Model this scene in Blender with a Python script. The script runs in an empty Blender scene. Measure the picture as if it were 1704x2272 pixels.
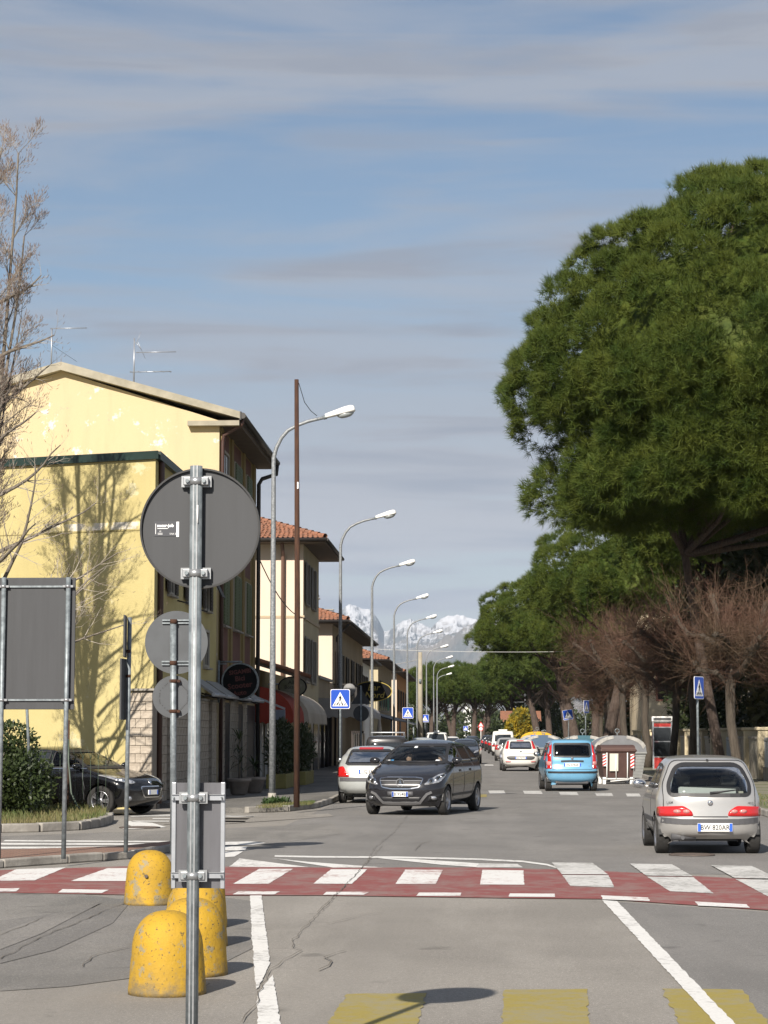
import bpy, bmesh, math, random
import numpy as np
from mathutils import Vector, Matrix, noise
from mathutils.bvhtree import BVHTree
R = math.radians
random.seed(7)
SC = bpy.context.scene
COL = SC.collection

# ---------------------------------------------------------------- camera
F, CU, CV, HV, VPU = 5000.0, 852.0, 1136.0, 1628.0, 1073.0
PITCH = math.atan((HV - CV) / F)
YAW = math.atan((VPU - CU) / F * math.cos(PITCH))
CAMH = 1.73
cam_d = bpy.data.cameras.new('camera')
cam_d.sensor_fit = 'VERTICAL'
cam_d.sensor_height = 24.0
cam_d.lens = 24.0 * F / 2272.0
cam_d.clip_start = 0.5
cam_d.clip_end = 90000.0
cam = bpy.data.objects.new('camera', cam_d)
COL.objects.link(cam)
cam.location = (0, 0, CAMH)
cam.rotation_euler = (math.pi / 2 + PITCH, 0, YAW)
SC.camera = cam
CAMR = cam.rotation_euler.to_matrix()

# ---------------------------------------------------------------- sun, sky, exposure
SUN_TO = Vector((1.16, 4.1, -2.75)).normalized()          # the way the light travels
SUN_EL = math.asin(-SUN_TO.z)
SUN_AZ = math.atan2(-SUN_TO.x, -SUN_TO.y)
SC.view_settings.view_transform = 'Standard'
SC.view_settings.look = 'None'
SC.view_settings.gamma = 1.0
SC.view_settings.exposure = 0.78
sun_d = bpy.data.lights.new('sun', 'SUN')
sun_d.energy = 5.0
sun_d.angle = R(0.53)
sun_d.color = (1.0, 0.925, 0.82)
sun = bpy.data.objects.new('sun', sun_d)
COL.objects.link(sun)
sun.location = (-20, -60, 60)
sun.rotation_euler = SUN_TO.to_track_quat('-Z', 'Y').to_euler()

world = bpy.data.worlds.new('World')
SC.world = world
world.use_nodes = True
def build_world():
    nt = world.node_tree
    N, L = nt.nodes, nt.links
    N.clear()
    out = N.new('ShaderNodeOutputWorld')
    bg = N.new('ShaderNodeBackground')
    sky = N.new('ShaderNodeTexSky')
    sky.sky_type = 'NISHITA'
    sky.sun_disc = False
    sky.sun_elevation = SUN_EL
    sky.sun_rotation = SUN_AZ
    sky.altitude = 0
    sky.air_density = 1.0
    sky.dust_density = 0.3
    sky.ozone_density = 2.0
    bg.inputs['Strength'].default_value = 0.05
    tc = N.new('ShaderNodeTexCoord')
    # thin stratus: noise over the direction, squeezed in height so that it lies in long level bands
    def bands(scale, rot, loc, lo, hi, nscale, dist):
        mp = N.new('ShaderNodeMapping')
        mp.inputs['Scale'].default_value = scale
        mp.inputs['Rotation'].default_value = rot
        mp.inputs['Location'].default_value = loc
        L.new(tc.outputs['Generated'], mp.inputs['Vector'])
        nz = N.new('ShaderNodeTexNoise')
        nz.inputs['Scale'].default_value = nscale
        nz.inputs['Detail'].default_value = 7.0
        nz.inputs['Roughness'].default_value = 0.52
        nz.inputs['Distortion'].default_value = dist
        L.new(mp.outputs['Vector'], nz.inputs['Vector'])
        mr = N.new('ShaderNodeMapRange')
        mr.interpolation_type = 'SMOOTHSTEP'
        mr.inputs['From Min'].default_value = lo
        mr.inputs['From Max'].default_value = hi
        L.new(nz.outputs['Fac'], mr.inputs['Value'])
        return mr.outputs['Result']
    a = bands((1.5, 1.5, 13.0), (R(2), R(-7), 0), (0.75, 0.2, 0.25), 0.385, 0.57, 1.5, 0.6)
    b = bands((4.5, 4.5, 60.0), (R(-2), R(2), 0), (1.3, 0.4, 0.6), 0.44, 0.68, 1.2, 0.5)
    mx = N.new('ShaderNodeMath'); mx.operation = 'MULTIPLY_ADD'
    L.new(b, mx.inputs[0]); mx.inputs[1].default_value = 0.75
    L.new(a, mx.inputs[2])
    sc = N.new('ShaderNodeMath'); sc.operation = 'MULTIPLY'; sc.use_clamp = True
    L.new(mx.outputs[0], sc.inputs[0]); sc.inputs[1].default_value = 0.74
    mix = N.new('ShaderNodeMixRGB')
    # the veil thickens towards the horizon all the way round
    sep = N.new('ShaderNodeSeparateXYZ'); L.new(tc.outputs['Generated'], sep.inputs[0])
    hr = N.new('ShaderNodeMapRange'); hr.interpolation_type = 'SMOOTHSTEP'
    hr.inputs['From Min'].default_value = 0.0; hr.inputs['From Max'].default_value = 0.16
    hr.inputs['To Min'].default_value = 0.85; hr.inputs['To Max'].default_value = 0.0
    L.new(sep.outputs['Z'], hr.inputs['Value'])
    sm = N.new('ShaderNodeMath'); sm.operation = 'ADD'; sm.use_clamp = True
    L.new(sc.outputs[0], sm.inputs[0]); L.new(hr.outputs[0], sm.inputs[1])
    cc = N.new('ShaderNodeMixRGB'); cc.inputs['Color1'].default_value = (5.1, 5.3, 5.9, 1); cc.inputs['Color2'].default_value = (8.6, 8.6, 8.9, 1)
    h2 = N.new('ShaderNodeMath'); h2.operation = 'MULTIPLY'; h2.use_clamp = True; h2.inputs[1].default_value = 1.3
    L.new(hr.outputs[0], h2.inputs[0]); L.new(h2.outputs[0], cc.inputs['Fac'])
    # darker bellies in the low bands
    cb = N.new('ShaderNodeMixRGB'); cb.blend_type = 'MULTIPLY'; cb.inputs['Color2'].default_value = (0.74, 0.78, 0.84, 1)
    L.new(b, cb.inputs['Fac']); L.new(cc.outputs['Color'], cb.inputs['Color1'])
    L.new(cb.outputs['Color'], mix.inputs['Color2'])
    L.new(sm.outputs[0], mix.inputs['Fac'])
    L.new(sky.outputs['Color'], mix.inputs['Color1'])
    L.new(mix.outputs['Color'], bg.inputs['Color'])
    L.new(bg.outputs[0], out.inputs['Surface'])
build_world()

# ---------------------------------------------------------------- helpers
def ray(u, v):
    return CAMR @ Vector(((u - CU) / F, -(v - CV) / F, -1.0))
def W(u, v, y):
    d = ray(u, v); t = y / d.y
    return Vector((d.x * t, y, CAMH + d.z * t))
def G(u, v, z=0.0):
    d = ray(u, v); t = (z - CAMH) / d.z
    return Vector((d.x * t, d.y * t, z))

MATS = {}
def lin(c):
    return tuple(((x / 255.0) / 12.92 if x <= 10 else (((x / 255.0) + 0.055) / 1.055) ** 2.4) for x in c)
def M(name, col, rough=0.6, metal=0.0, var=0.0, scale=4.0, col2=None, bump=0.0, bscale=None, spec=0.5, lo=0.35, hi=0.65, detail=4.0, trans=0.0, coat=0.0, stretch=None):
    """principled material; col/col2 linear base colours mixed by noise in object space"""
    if name in MATS:
        return MATS[name]
    m = bpy.data.materials.new(name)
    m.use_nodes = True
    nt = m.node_tree; N, L = nt.nodes, nt.links
    p = N['Principled BSDF']
    p.inputs['Base Color'].default_value = (*col, 1)
    p.inputs['Roughness'].default_value = rough
    p.inputs['Metallic'].default_value = metal
    p.inputs['Specular IOR Level'].default_value = spec
    if coat:
        p.inputs['Coat Weight'].default_value = coat
        p.inputs['Coat Roughness'].default_value = 0.03
    if var or col2 or bump:
        tc = N.new('ShaderNodeTexCoord')
        vec = tc.outputs['Object']
        if stretch:
            mp = N.new('ShaderNodeMapping'); mp.inputs['Scale'].default_value = stretch
            L.new(vec, mp.inputs['Vector']); vec = mp.outputs['Vector']
        nz = N.new('ShaderNodeTexNoise')
        nz.inputs['Scale'].default_value = scale
        nz.inputs['Detail'].default_value = detail
        nz.inputs['Roughness'].default_value = 0.6
        L.new(vec, nz.inputs['Vector'])
        if var or col2:
            c2 = col2 if col2 else tuple(max(0, x * (1 - var)) for x in col)
            c1 = col if col2 else tuple(min(1, x * (1 + var)) for x in col)
            mr = N.new('ShaderNodeMapRange')
            mr.inputs['From Min'].default_value = lo
            mr.inputs['From Max'].default_value = hi
            L.new(nz.outputs['Fac'], mr.inputs['Value'])
            mix = N.new('ShaderNodeMixRGB')
            mix.inputs['Color1'].default_value = (*c1, 1)
            mix.inputs['Color2'].default_value = (*c2, 1)
            L.new(mr.outputs['Result'], mix.inputs['Fac'])
            L.new(mix.outputs['Color'], p.inputs['Base Color'])
        if bump:
            nb = nz
            if bscale:
                nb = N.new('ShaderNodeTexNoise')
                nb.inputs['Scale'].default_value = bscale
                nb.inputs['Detail'].default_value = 3
                L.new(vec, nb.inputs['Vector'])
            bp = N.new('ShaderNodeBump')
            bp.inputs['Strength'].default_value = 1.0
            bp.inputs['Distance'].default_value = bump
            L.new(nb.outputs['Fac'], bp.inputs['Height'])
            L.new(bp.outputs['Normal'], p.inputs['Normal'])
    if trans:
        out = N['Material Output']
        tr = N.new('ShaderNodeBsdfTranslucent')
        tr.inputs['Color'].default_value = (*[min(1, x * 1.5) for x in col], 1)
        ms = N.new('ShaderNodeMixShader'); ms.inputs['Fac'].default_value = trans
        L.new(p.outputs[0], ms.inputs[1]); L.new(tr.outputs[0], ms.inputs[2])
        L.new(ms.outputs[0], out.inputs['Surface'])
    MATS[name] = m
    return m

class MB:
    """collects shapes; build() links them as one mesh object"""
    def __init__(s):
        s.v = []; s.f = []; s.sm = []
    def quad(s, a, b, c, d, smooth=False):
        n = len(s.v); s.v += [tuple(a), tuple(b), tuple(c), tuple(d)]; s.f.append((n, n+1, n+2, n+3)); s.sm.append(smooth); return s
    def poly(s, pts, smooth=False):
        n = len(s.v); s.v += [tuple(p) for p in pts]; s.f.append(tuple(range(n, n+len(pts)))); s.sm.append(smooth); return s
    def box(s, x0, y0, z0, x1, y1, z1, mat=None):
        n = len(s.v)
        P = [(x0,y0,z0),(x1,y0,z0),(x1,y1,z0),(x0,y1,z0),(x0,y0,z1),(x1,y0,z1),(x1,y1,z1),(x0,y1,z1)]
        if mat is not None: P = [tuple(mat @ Vector(p)) for p in P]
        s.v += P
        for f in ((0,3,2,1),(4,5,6,7),(0,1,5,4),(1,2,6,5),(2,3,7,6),(3,0,4,7)):
            s.f.append(tuple(n+i for i in f)); s.sm.append(False)
        return s
    def bbox(s, x0, y0, z0, x1, y1, z1, b=0.01, mat=None):
        """box with chamfered edges"""
        b = min(b, (x1-x0)*0.45, (y1-y0)*0.45, (z1-z0)*0.45)
        bm = bmesh.new(); bmesh.ops.create_cube(bm, size=1)
        for v in bm.verts:
            v.co = Vector(((x0+x1)/2+v.co.x*(x1-x0), (y0+y1)/2+v.co.y*(y1-y0), (z0+z1)/2+v.co.z*(z1-z0)))
        bmesh.ops.bevel(bm, geom=list(bm.edges), offset=b, segments=2, affect='EDGES', profile=0.5)
        s.addbm(bm, mat); return s
    def addbm(s, bm, mat=None, smooth=False):
        n = len(s.v); bm.verts.index_update()
        for v in bm.verts: s.v.append(tuple(mat @ v.co) if mat is not None else tuple(v.co))
        for f in bm.faces:
            s.f.append(tuple(n+v.index for v in f.verts)); s.sm.append(smooth)
        bm.free(); return s
    def tube(s, pts, rad, n=8, cap=True, smooth=True):
        pts = [Vector(p) for p in pts]
        k = len(pts)
        rs = [rad]*k if not hasattr(rad, '__len__') else rad
        base = len(s.v)
        prev = None
        for i, p in enumerate(pts):
            t = (pts[min(i+1, k-1)] - pts[max(i-1, 0)])
            if t.length < 1e-9: t = Vector((0,0,1))
            t.normalize()
            if prev is None:
                a = Vector((1,0,0)) if abs(t.x) < 0.8 else Vector((0,1,0))
                u = t.cross(a).normalized()
            else:
                u = prev - t*prev.dot(t)
                u = u.normalized() if u.length > 1e-6 else t.orthogonal().normalized()
            prev = u
            w = t.cross(u)
            for j in range(n):
                an = 2*math.pi*j/n
                s.v.append(tuple(p + (u*math.cos(an)+w*math.sin(an))*rs[i]))
        for i in range(k-1):
            for j in range(n):
                a = base+i*n+j; b = base+i*n+(j+1) % n
                s.f.append((a, b, b+n, a+n)); s.sm.append(smooth)
        if cap:
            s.f.append(tuple(base+j for j in range(n))[::-1]); s.sm.append(False)
            s.f.append(tuple(base+(k-1)*n+j for j in range(n))); s.sm.append(False)
        return s
    def cyl(s, a, b, r, n=12, r2=None):
        return s.tube([a, b], [r, r if r2 is None else r2], n)
    def lathe(s, prof, n=24, mat=None, smooth=True, cap=True):
        """profile [(r,z)...] turned round Z"""
        base = len(s.v); k = len(prof)
        for r, z in prof:
            for j in range(n):
                an = 2*math.pi*j/n
                p = Vector((r*math.cos(an), r*math.sin(an), z))
                s.v.append(tuple(mat @ p) if mat is not None else tuple(p))
        for i in range(k-1):
            for j in range(n):
                a = base+i*n+j; b = base+i*n+(j+1) % n
                s.f.append((a, b, b+n, a+n)); s.sm.append(smooth)
        if cap:
            s.f.append(tuple(base+j for j in range(n))[::-1]); s.sm.append(False)
            s.f.append(tuple(base+(k-1)*n+j for j in range(n))); s.sm.append(False)
        return s
    def prism(s, poly, d, mat=None):
        """poly: 3D points of a flat outline; d: extrusion vector"""
        d = Vector(d); n = len(s.v); k = len(poly)
        P = [Vector(p) for p in poly] + [Vector(p)+d for p in poly]
        s.v += [tuple(mat @ p) if mat is not None else tuple(p) for p in P]
        s.f.append(tuple(n+i for i in range(k))[::-1]); s.sm.append(False)
        s.f.append(tuple(n+k+i for i in range(k))); s.sm.append(False)
        for i in range(k):
            j = (i+1) % k
            s.f.append((n+i, n+j, n+k+j, n+k+i)); s.sm.append(False)
        return s
    def ellipsoid(s, c, r, n=12, m=8):
        prof = []
        mt = Matrix.Translation(Vector(c)) @ Matrix.Diagonal((*r, 1))
        prof = [(max(0.02, math.sin(math.pi*i/m)), -math.cos(math.pi*i/m)) for i in range(m+1)]
        return s.lathe(prof, n, mt)
    def build(s, name, mat, parent=None, fixn=True):
        me = bpy.data.meshes.new(name)
        me.from_pydata(s.v, [], s.f)
        me.polygons.foreach_set('use_smooth', s.sm)
        if fixn:
            bm = bmesh.new(); bm.from_mesh(me); bmesh.ops.recalc_face_normals(bm, faces=bm.faces); bm.to_mesh(me); bm.free()
        me.update()
        return link(name, me, mat, parent)

def link(name, me, mat, parent=None):
    o = bpy.data.objects.new(name, me)
    COL.objects.link(o)
    if mat is not None and len(me.materials) == 0: me.materials.append(mat)
    if parent is not None: o.parent = parent
    return o
def np_mesh(name, V, T, mat, parent=None):
    me = bpy.data.meshes.new(name)
    V = np.asarray(V, dtype=np.float32); T = np.asarray(T, dtype=np.int32)
    me.vertices.add(len(V)); me.vertices.foreach_set('co', V.ravel())
    me.loops.add(T.size); me.loops.foreach_set('vertex_index', T.ravel())
    me.polygons.add(len(T))
    me.polygons.foreach_set('loop_start', np.arange(0, T.size, 3, dtype=np.int32))
    me.polygons.foreach_set('loop_total', np.full(len(T), 3, dtype=np.int32))
    me.update(calc_edges=True)
    return link(name, me, mat, parent)
def thing(name, label, cat, loc=(0,0,0), rz=0.0, group=None):
    o = bpy.data.objects.new(name, None)
    o.empty_display_size = 0.2
    COL.objects.link(o)
    o.location = loc; o.rotation_euler = (0, 0, rz)
    return tag(o, label, cat, group)
def tag(o, label, cat, group=None):
    o['label'] = label; o['category'] = cat
    if group: o['group'] = group
    return o
def struct(o):
    o['kind'] = 'structure'; return o
def copy_tree(o, parent=None):
    c = o.copy(); COL.objects.link(c)
    if parent is not None:
        c.parent = parent
    for ch in o.children:
        copy_tree(ch, c)
    return c
def text_mesh(s, size, extrude=0.0, align='CENTER', bold=0.0, shear=0.0):
    cu = bpy.data.curves.new('txt', 'FONT')
    cu.body = s; cu.size = size; cu.extrude = extrude
    cu.align_x = align; cu.align_y = 'CENTER'; cu.offset = bold; cu.shear = shear
    cu.resolution_u = 2
    ob = bpy.data.objects.new('txt', cu)
    COL.objects.link(ob)
    dg = bpy.context.evaluated_depsgraph_get()
    me = bpy.data.meshes.new_from_object(ob.evaluated_get(dg))
    bpy.data.objects.remove(ob); bpy.data.curves.remove(cu)
    me.materials.clear()
    return me
def text(s, size, mat, parent, mtx, name='lettering', **k):
    me = text_mesh(s, size, **k)
    me.transform(mtx)
    return link(name, me, mat, parent)
def ring_pts(cx, cy, r, n, r2=None):
    r2 = r if r2 is None else r2
    return [(cx+r*math.cos(2*math.pi*i/n), cy+r2*math.sin(2*math.pi*i/n)) for i in range(n)]
# ---------------------------------------------------------------- materials
def asphalt_mat(name, base, dark, light):
    m = bpy.data.materials.new(name); m.use_nodes = True
    nt = m.node_tree; N, L = nt.nodes, nt.links
    p = N['Principled BSDF']; p.inputs['Roughness'].default_value = 0.85
    p.inputs['Specular IOR Level'].default_value = 0.3
    tc = N.new('ShaderNodeTexCoord'); vec = tc.outputs['Object']
    def nz(scale, detail, rough, stretch=None):
        n = N.new('ShaderNodeTexNoise'); n.inputs['Scale'].default_value = scale
        n.inputs['Detail'].default_value = detail; n.inputs['Roughness'].default_value = rough
        if stretch:
            mp = N.new('ShaderNodeMapping'); mp.inputs['Scale'].default_value = stretch
            L.new(vec, mp.inputs['Vector']); L.new(mp.outputs['Vector'], n.inputs['Vector'])
        else:
            L.new(vec, n.inputs['Vector'])
        return n.outputs['Fac']
    def rng(f, a, b, c=0.0, d=1.0):
        r = N.new('ShaderNodeMapRange'); r.inputs['From Min'].default_value = a; r.inputs['From Max'].default_value = b
        r.inputs['To Min'].default_value = c; r.inputs['To Max'].default_value = d
        L.new(f, r.inputs['Value']); return r.outputs['Result']
    def mix(fac, c1, c2, mode='MIX'):
        x = N.new('ShaderNodeMixRGB'); x.blend_type = mode
        for s, c in ((x.inputs['Color1'], c1), (x.inputs['Color2'], c2)):
            if isinstance(c, tuple): s.default_value = (*c, 1)
            else: L.new(c, s)
        if isinstance(fac, float): x.inputs['Fac'].default_value = fac
        else: L.new(fac, x.inputs['Fac'])
        return x.outputs['Color']
    c = mix(rng(nz(0.35, 6, 0.6), 0.38, 0.62), base, dark)
    c = mix(rng(nz(0.9, 5, 0.65, (1.0, 0.18, 1)), 0.48, 0.72), c, light)
    c = mix(rng(nz(5.0, 6, 0.7), 0.55, 0.75, 0, 0.35), c, dark)
    c = mix(rng(nz(140.0, 2, 0.6), 0.35, 0.65, 0, 0.55), c, mix(1.0, c, (0.45, 0.45, 0.45), 'MULTIPLY'))
    c = mix(rng(nz(75.0, 1, 0.5), 0.62, 0.72, 0, 0.5), c, tuple(min(1, x*1.9) for x in light))
    c = mix(rng(nz(26.0, 6, 0.8), 0.46, 0.70, 0, 0.75), c, tuple(x*0.58 for x in dark))
    c = mix(rng(nz(48.0, 4, 0.8), 0.56, 0.70, 0, 0.6), c, tuple(min(1, x*1.35) for x in light))
    c = mix(rng(nz(9.0, 4, 0.6, (0.45, 1.6, 1)), 0.63, 0.68, 0, 0.6), c, tuple(x*0.7 for x in dark))
    c = mix(rng(nz(0.55, 3, 0.5, (1.6, 0.03, 1)), 0.48, 0.66, 0, 0.4), c, tuple(x*0.85 for x in dark))   # tyre-polished tracks
    # oil spots and old stains
    c = mix(rng(nz(1.7, 3, 0.5), 0.66, 0.73, 0, 0.55), c, tuple(x*0.45 for x in dark))
    L.new(c, p.inputs['Base Color'])
    bp = N.new('ShaderNodeBump'); bp.inputs['Distance'].default_value = 0.004; bp.inputs['Strength'].default_value = 0.7
    L.new(nz(110.0, 3, 0.6), bp.inputs['Height']); L.new(bp.outputs['Normal'], p.inputs['Normal'])
    MATS[name] = m
    return m
def paint_mat(name, col, under, wear=0.5, scale=9.0):
    """road paint worn through to what lies under it"""
    m = bpy.data.materials.new(name); m.use_nodes = True
    nt = m.node_tree; N, L = nt.nodes, nt.links
    p = N['Principled BSDF']; p.inputs['Roughness'].default_value = 0.75
    tc = N.new('ShaderNodeTexCoord')
    n1 = N.new('ShaderNodeTexNoise'); n1.inputs['Scale'].default_value = scale; n1.inputs['Detail'].default_value = 8; n1.inputs['Roughness'].default_value = 0.75
    n2 = N.new('ShaderNodeTexNoise'); n2.inputs['Scale'].default_value = 1.1; n2.inputs['Detail'].default_value = 3
    L.new(tc.outputs['Object'], n1.inputs['Vector']); L.new(tc.outputs['Object'], n2.inputs['Vector'])
    ad = N.new('ShaderNodeMath'); ad.operation = 'MULTIPLY_ADD'; ad.inputs[1].default_value = 0.5
    L.new(n2.outputs['Fac'], ad.inputs[0]); L.new(n1.outputs['Fac'], ad.inputs[2])
    r = N.new('ShaderNodeMapRange'); r.inputs['From Min'].default_value = 1.0 - 0.28*wear; r.inputs['From Max'].default_value = 1.02 - 0.14*wear
    r.inputs['To Max'].default_value = 0.85
    L.new(ad.outputs[0], r.inputs['Value'])
    n3 = N.new('ShaderNodeTexNoise'); n3.inputs['Scale'].default_value = 45; n3.inputs['Detail'].default_value = 3
    L.new(tc.outputs['Object'], n3.inputs['Vector'])
    r3 = N.new('ShaderNodeMapRange'); r3.inputs['From Min'].default_value = .35; r3.inputs['From Max'].default_value = .7; r3.inputs['To Max'].default_value = .3
    L.new(n3.outputs['Fac'], r3.inputs['Value'])
    mxa = N.new('ShaderNodeMixRGB'); mxa.inputs['Color1'].default_value = (*col, 1); mxa.inputs['Color2'].default_value = (*[x*0.55 for x in col], 1)
    L.new(r3.outputs['Result'], mxa.inputs['Fac'])
    mx = N.new('ShaderNodeMixRGB'); mx.inputs['Color2'].default_value = (*under, 1)
    L.new(mxa.outputs['Color'], mx.inputs['Color1'])
    L.new(r.outputs['Result'], mx.inputs['Fac']); L.new(mx.outputs['Color'], p.inputs['Base Color'])
    MATS[name] = m
    return m
def plaster_mat(name, col, patch, col2=None, amount=0.66, dirt=None):
    """painted render with flaked patches and faint vertical streaks"""
    m = bpy.data.materials.new(name); m.use_nodes = True
    nt = m.node_tree; N, L = nt.nodes, nt.links
    p = N['Principled BSDF']; p.inputs['Roughness'].default_value = 0.9; p.inputs['Specular IOR Level'].default_value = 0.2
    tc = N.new('ShaderNodeTexCoord')
    def nz(scale, det, ro, st=(1, 1, 1)):
        mp = N.new('ShaderNodeMapping'); mp.inputs['Scale'].default_value = st
        L.new(tc.outputs['Object'], mp.inputs['Vector'])
        n = N.new('ShaderNodeTexNoise'); n.inputs['Scale'].default_value = scale; n.inputs['Detail'].default_value = det; n.inputs['Roughness'].default_value = ro
        L.new(mp.outputs['Vector'], n.inputs['Vector']); return n.outputs['Fac']
    def mix(f, a, b, c1, c2, top=1.0):
        r = N.new('ShaderNodeMapRange'); r.inputs['From Min'].default_value = a; r.inputs['From Max'].default_value = b; r.inputs['To Max'].default_value = top
        L.new(f, r.inputs['Value'])
        x = N.new('ShaderNodeMixRGB'); L.new(r.outputs['Result'], x.inputs['Fac'])
        for s, c in ((x.inputs['Color1'], c1), (x.inputs['Color2'], c2)):
            if isinstance(c, tuple): s.default_value = (*c, 1)
            else: L.new(c, s)
        return x.outputs['Color']
    c2 = col2 or tuple(x*0.86 for x in col)
    c = mix(nz(0.5, 5, 0.6), 0.35, 0.65, col, c2)
    c = mix(nz(2.0, 4, 0.6, (1, 1, 0.12)), 0.5, 0.75, c, tuple(x*0.8 for x in col), 0.5)
    if patch: c = mix(nz(0.9, 8, 0.72), amount, amount+0.025, c, patch)
    if dirt: c = mix(nz(1.6, 7, 0.7), 0.62, 0.66, c, dirt, 0.7)
    L.new(c, p.inputs['Base Color'])
    bp = N.new('ShaderNodeBump'); bp.inputs['Distance'].default_value = 0.006
    L.new(nz(25, 4, 0.6), bp.inputs['Height']); L.new(bp.outputs['Normal'], p.inputs['Normal'])
    MATS[name] = m
    return m
def glass_mat(name, tint, refl=1.0, tr=0.5):
    m = bpy.data.materials.new(name); m.use_nodes = True
    nt = m.node_tree; N, L = nt.nodes, nt.links
    N.remove(N['Principled BSDF']); out = N['Material Output']
    t = N.new('ShaderNodeBsdfTransparent'); t.inputs['Color'].default_value = (*[x*tr for x in tint], 1)
    g = N.new('ShaderNodeBsdfGlossy'); g.inputs['Roughness'].default_value = 0.03
    fr = N.new('ShaderNodeFresnel'); fr.inputs['IOR'].default_value = 1.55
    ml = N.new('ShaderNodeMath'); ml.operation = 'MULTIPLY'; ml.use_clamp = True; ml.inputs[1].default_value = refl
    L.new(fr.outputs[0], ml.inputs[0])
    mx = N.new('ShaderNodeMixShader'); L.new(ml.outputs[0], mx.inputs['Fac']); L.new(t.outputs[0], mx.inputs[1]); L.new(g.outputs[0], mx.inputs[2])
    L.new(mx.outputs[0], out.inputs['Surface'])
    MATS[name] = m
    return m
ASPH = asphalt_mat('asphalt_old', (0.305, 0.283, 0.254), (0.24, 0.223, 0.20), (0.345, 0.322, 0.29))
ASPH_D = asphalt_mat('asphalt_dark', (0.202, 0.192, 0.180), (0.148, 0.142, 0.135), (0.245, 0.232, 0.216))
ASPH_S = asphalt_mat('asphalt_side', (0.245, 0.231, 0.215), (0.169, 0.162, 0.151), (0.289, 0.273, 0.251))
WHITE_P = paint_mat('white_road_paint', (0.66, 0.65, 0.625), (0.25, 0.235, 0.22), 0.8)
WHITE_F = paint_mat('white_road_paint_faded', (0.55, 0.54, 0.52), (0.2, 0.195, 0.18), 1.0)
WHITE_R = paint_mat('white_bar_paint', (0.66, 0.65, 0.63), (0.3, 0.15, 0.135), 0.8)
RED_P = paint_mat('red_road_paint', (0.225, 0.060, 0.054), (0.22, 0.14, 0.125), 1.1, 4.0)
YEL_P = paint_mat('yellow_road_paint', (0.29, 0.23, 0.05), (0.25, 0.22, 0.13), 1.1, 7.0)
GALV = M('galvanised_steel', (0.225, 0.255, 0.27), 0.5, 0.3, col2=(0.14, 0.16, 0.172), scale=14, bump=0.001, bscale=30, lo=.4, hi=.6)
GALV_L = M('galvanised_lamp_post', (0.25, 0.265, 0.275), 0.5, 0.2, col2=(0.16, 0.17, 0.18), scale=22, lo=.42, hi=.55)
RUST = M('rusty_steel', (0.034, 0.014, 0.009), 0.9, 0.0, col2=(0.07, 0.03, 0.013), scale=5, bump=0.003, bscale=30, lo=.35, hi=.7, stretch=(4, 4, 0.6))
SIGNB = M('grey_sign_back', (0.048, 0.050, 0.054), 0.6, 0.0, var=0.07, scale=2.0, stretch=(6, 1, 0.4), spec=.35)
SIGNB2 = M('pale_sign_back', (0.058, 0.064, 0.071), 0.6, 0.0, var=0.12, scale=3.0)
ZINC = M('zinc_bright', (0.30, 0.31, 0.32), 0.4, 0.6, var=0.1, scale=40)
BLACK = M('black_plastic', (0.012, 0.012, 0.013), 0.45)
RUBBER = M('rubber', (0.02, 0.019, 0.018), 0.85, var=0.25, scale=20)
WHITE = M('white_enamel', (0.72, 0.72, 0.70), 0.4, var=0.06, scale=5)
ALU = M('aluminium_profile', (0.36, 0.375, 0.40), 0.4, 0.6, var=0.08, scale=12)
PANEL = M('grey_panel', (0.105, 0.105, 0.115), 0.4, 0.25, var=0.15, scale=3, stretch=(5, 1, 0.5))
CONC = M('concrete', (0.33, 0.31, 0.27), 0.9, col2=(0.22, 0.2, 0.175), scale=3, bump=0.006, bscale=30)
KERB = M('kerb_stone', (0.34, 0.32, 0.285), 0.9, col2=(0.2, 0.185, 0.165), scale=2.5, bump=0.006, bscale=25)
CRACK = M('crack_filler', (0.08, 0.07, 0.06), 0.95, col2=(0.15, 0.135, 0.11), scale=6)
BOLL = None
SOIL = M('soil', (0.15, 0.11, 0.065), 0.95, col2=(0.09, 0.1, 0.035), scale=1.3, bump=0.02, bscale=9)
GRASS = M('grass_blades', (0.085, 0.12, 0.03), 0.7, col2=(0.2, 0.17, 0.075), scale=0.9, trans=0.3, lo=.4, hi=.6)
LEAF = M('hedge_leaves', (0.022, 0.038, 0.011), 0.5, col2=(0.05, 0.068, 0.02), scale=1.5, trans=0.25)
LEAF_D = M('dark_leaves', (0.02, 0.032, 0.012), 0.5, col2=(0.05, 0.065, 0.022), scale=1.2, trans=0.2)
LEAF_O = M('olive_leaves', (0.035, 0.04, 0.014), 0.6, col2=(0.09, 0.08, 0.03), scale=0.7, trans=0.25)
MIMOSA = M('mimosa_bloom', (0.36, 0.26, 0.015), 0.7, col2=(0.06, 0.085, 0.02), scale=1.4, trans=0.3, lo=.42, hi=.58)
NEEDLE = M('pine_needles', (0.036, 0.062, 0.010), 0.7, col2=(0.086, 0.106, 0.017), scale=0.9, trans=0.10, spec=.2, lo=.35, hi=.65)
NEEDLE_F = M('pine_needles_far', (0.043, 0.070, 0.014), 0.7, col2=(0.075, 0.098, 0.02), scale=0.4, trans=0.15, spec=.2)
LIMEBARK = M('lime_bark', (0.045, 0.036, 0.027), 0.95, col2=(0.075, 0.061, 0.047), scale=6, bump=0.02, bscale=14, stretch=(3, 3, 0.5))
PINEBARK = M('pine_bark', (0.045, 0.031, 0.024), 0.95, col2=(0.088, 0.064, 0.052), scale=5, bump=0.03, bscale=9, stretch=(3, 3, 0.6))
BARK = M('grey_brown_bark', (0.105, 0.088, 0.07), 0.95, col2=(0.19, 0.165, 0.135), scale=6, bump=0.02, bscale=14, stretch=(3, 3, 0.5))
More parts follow.
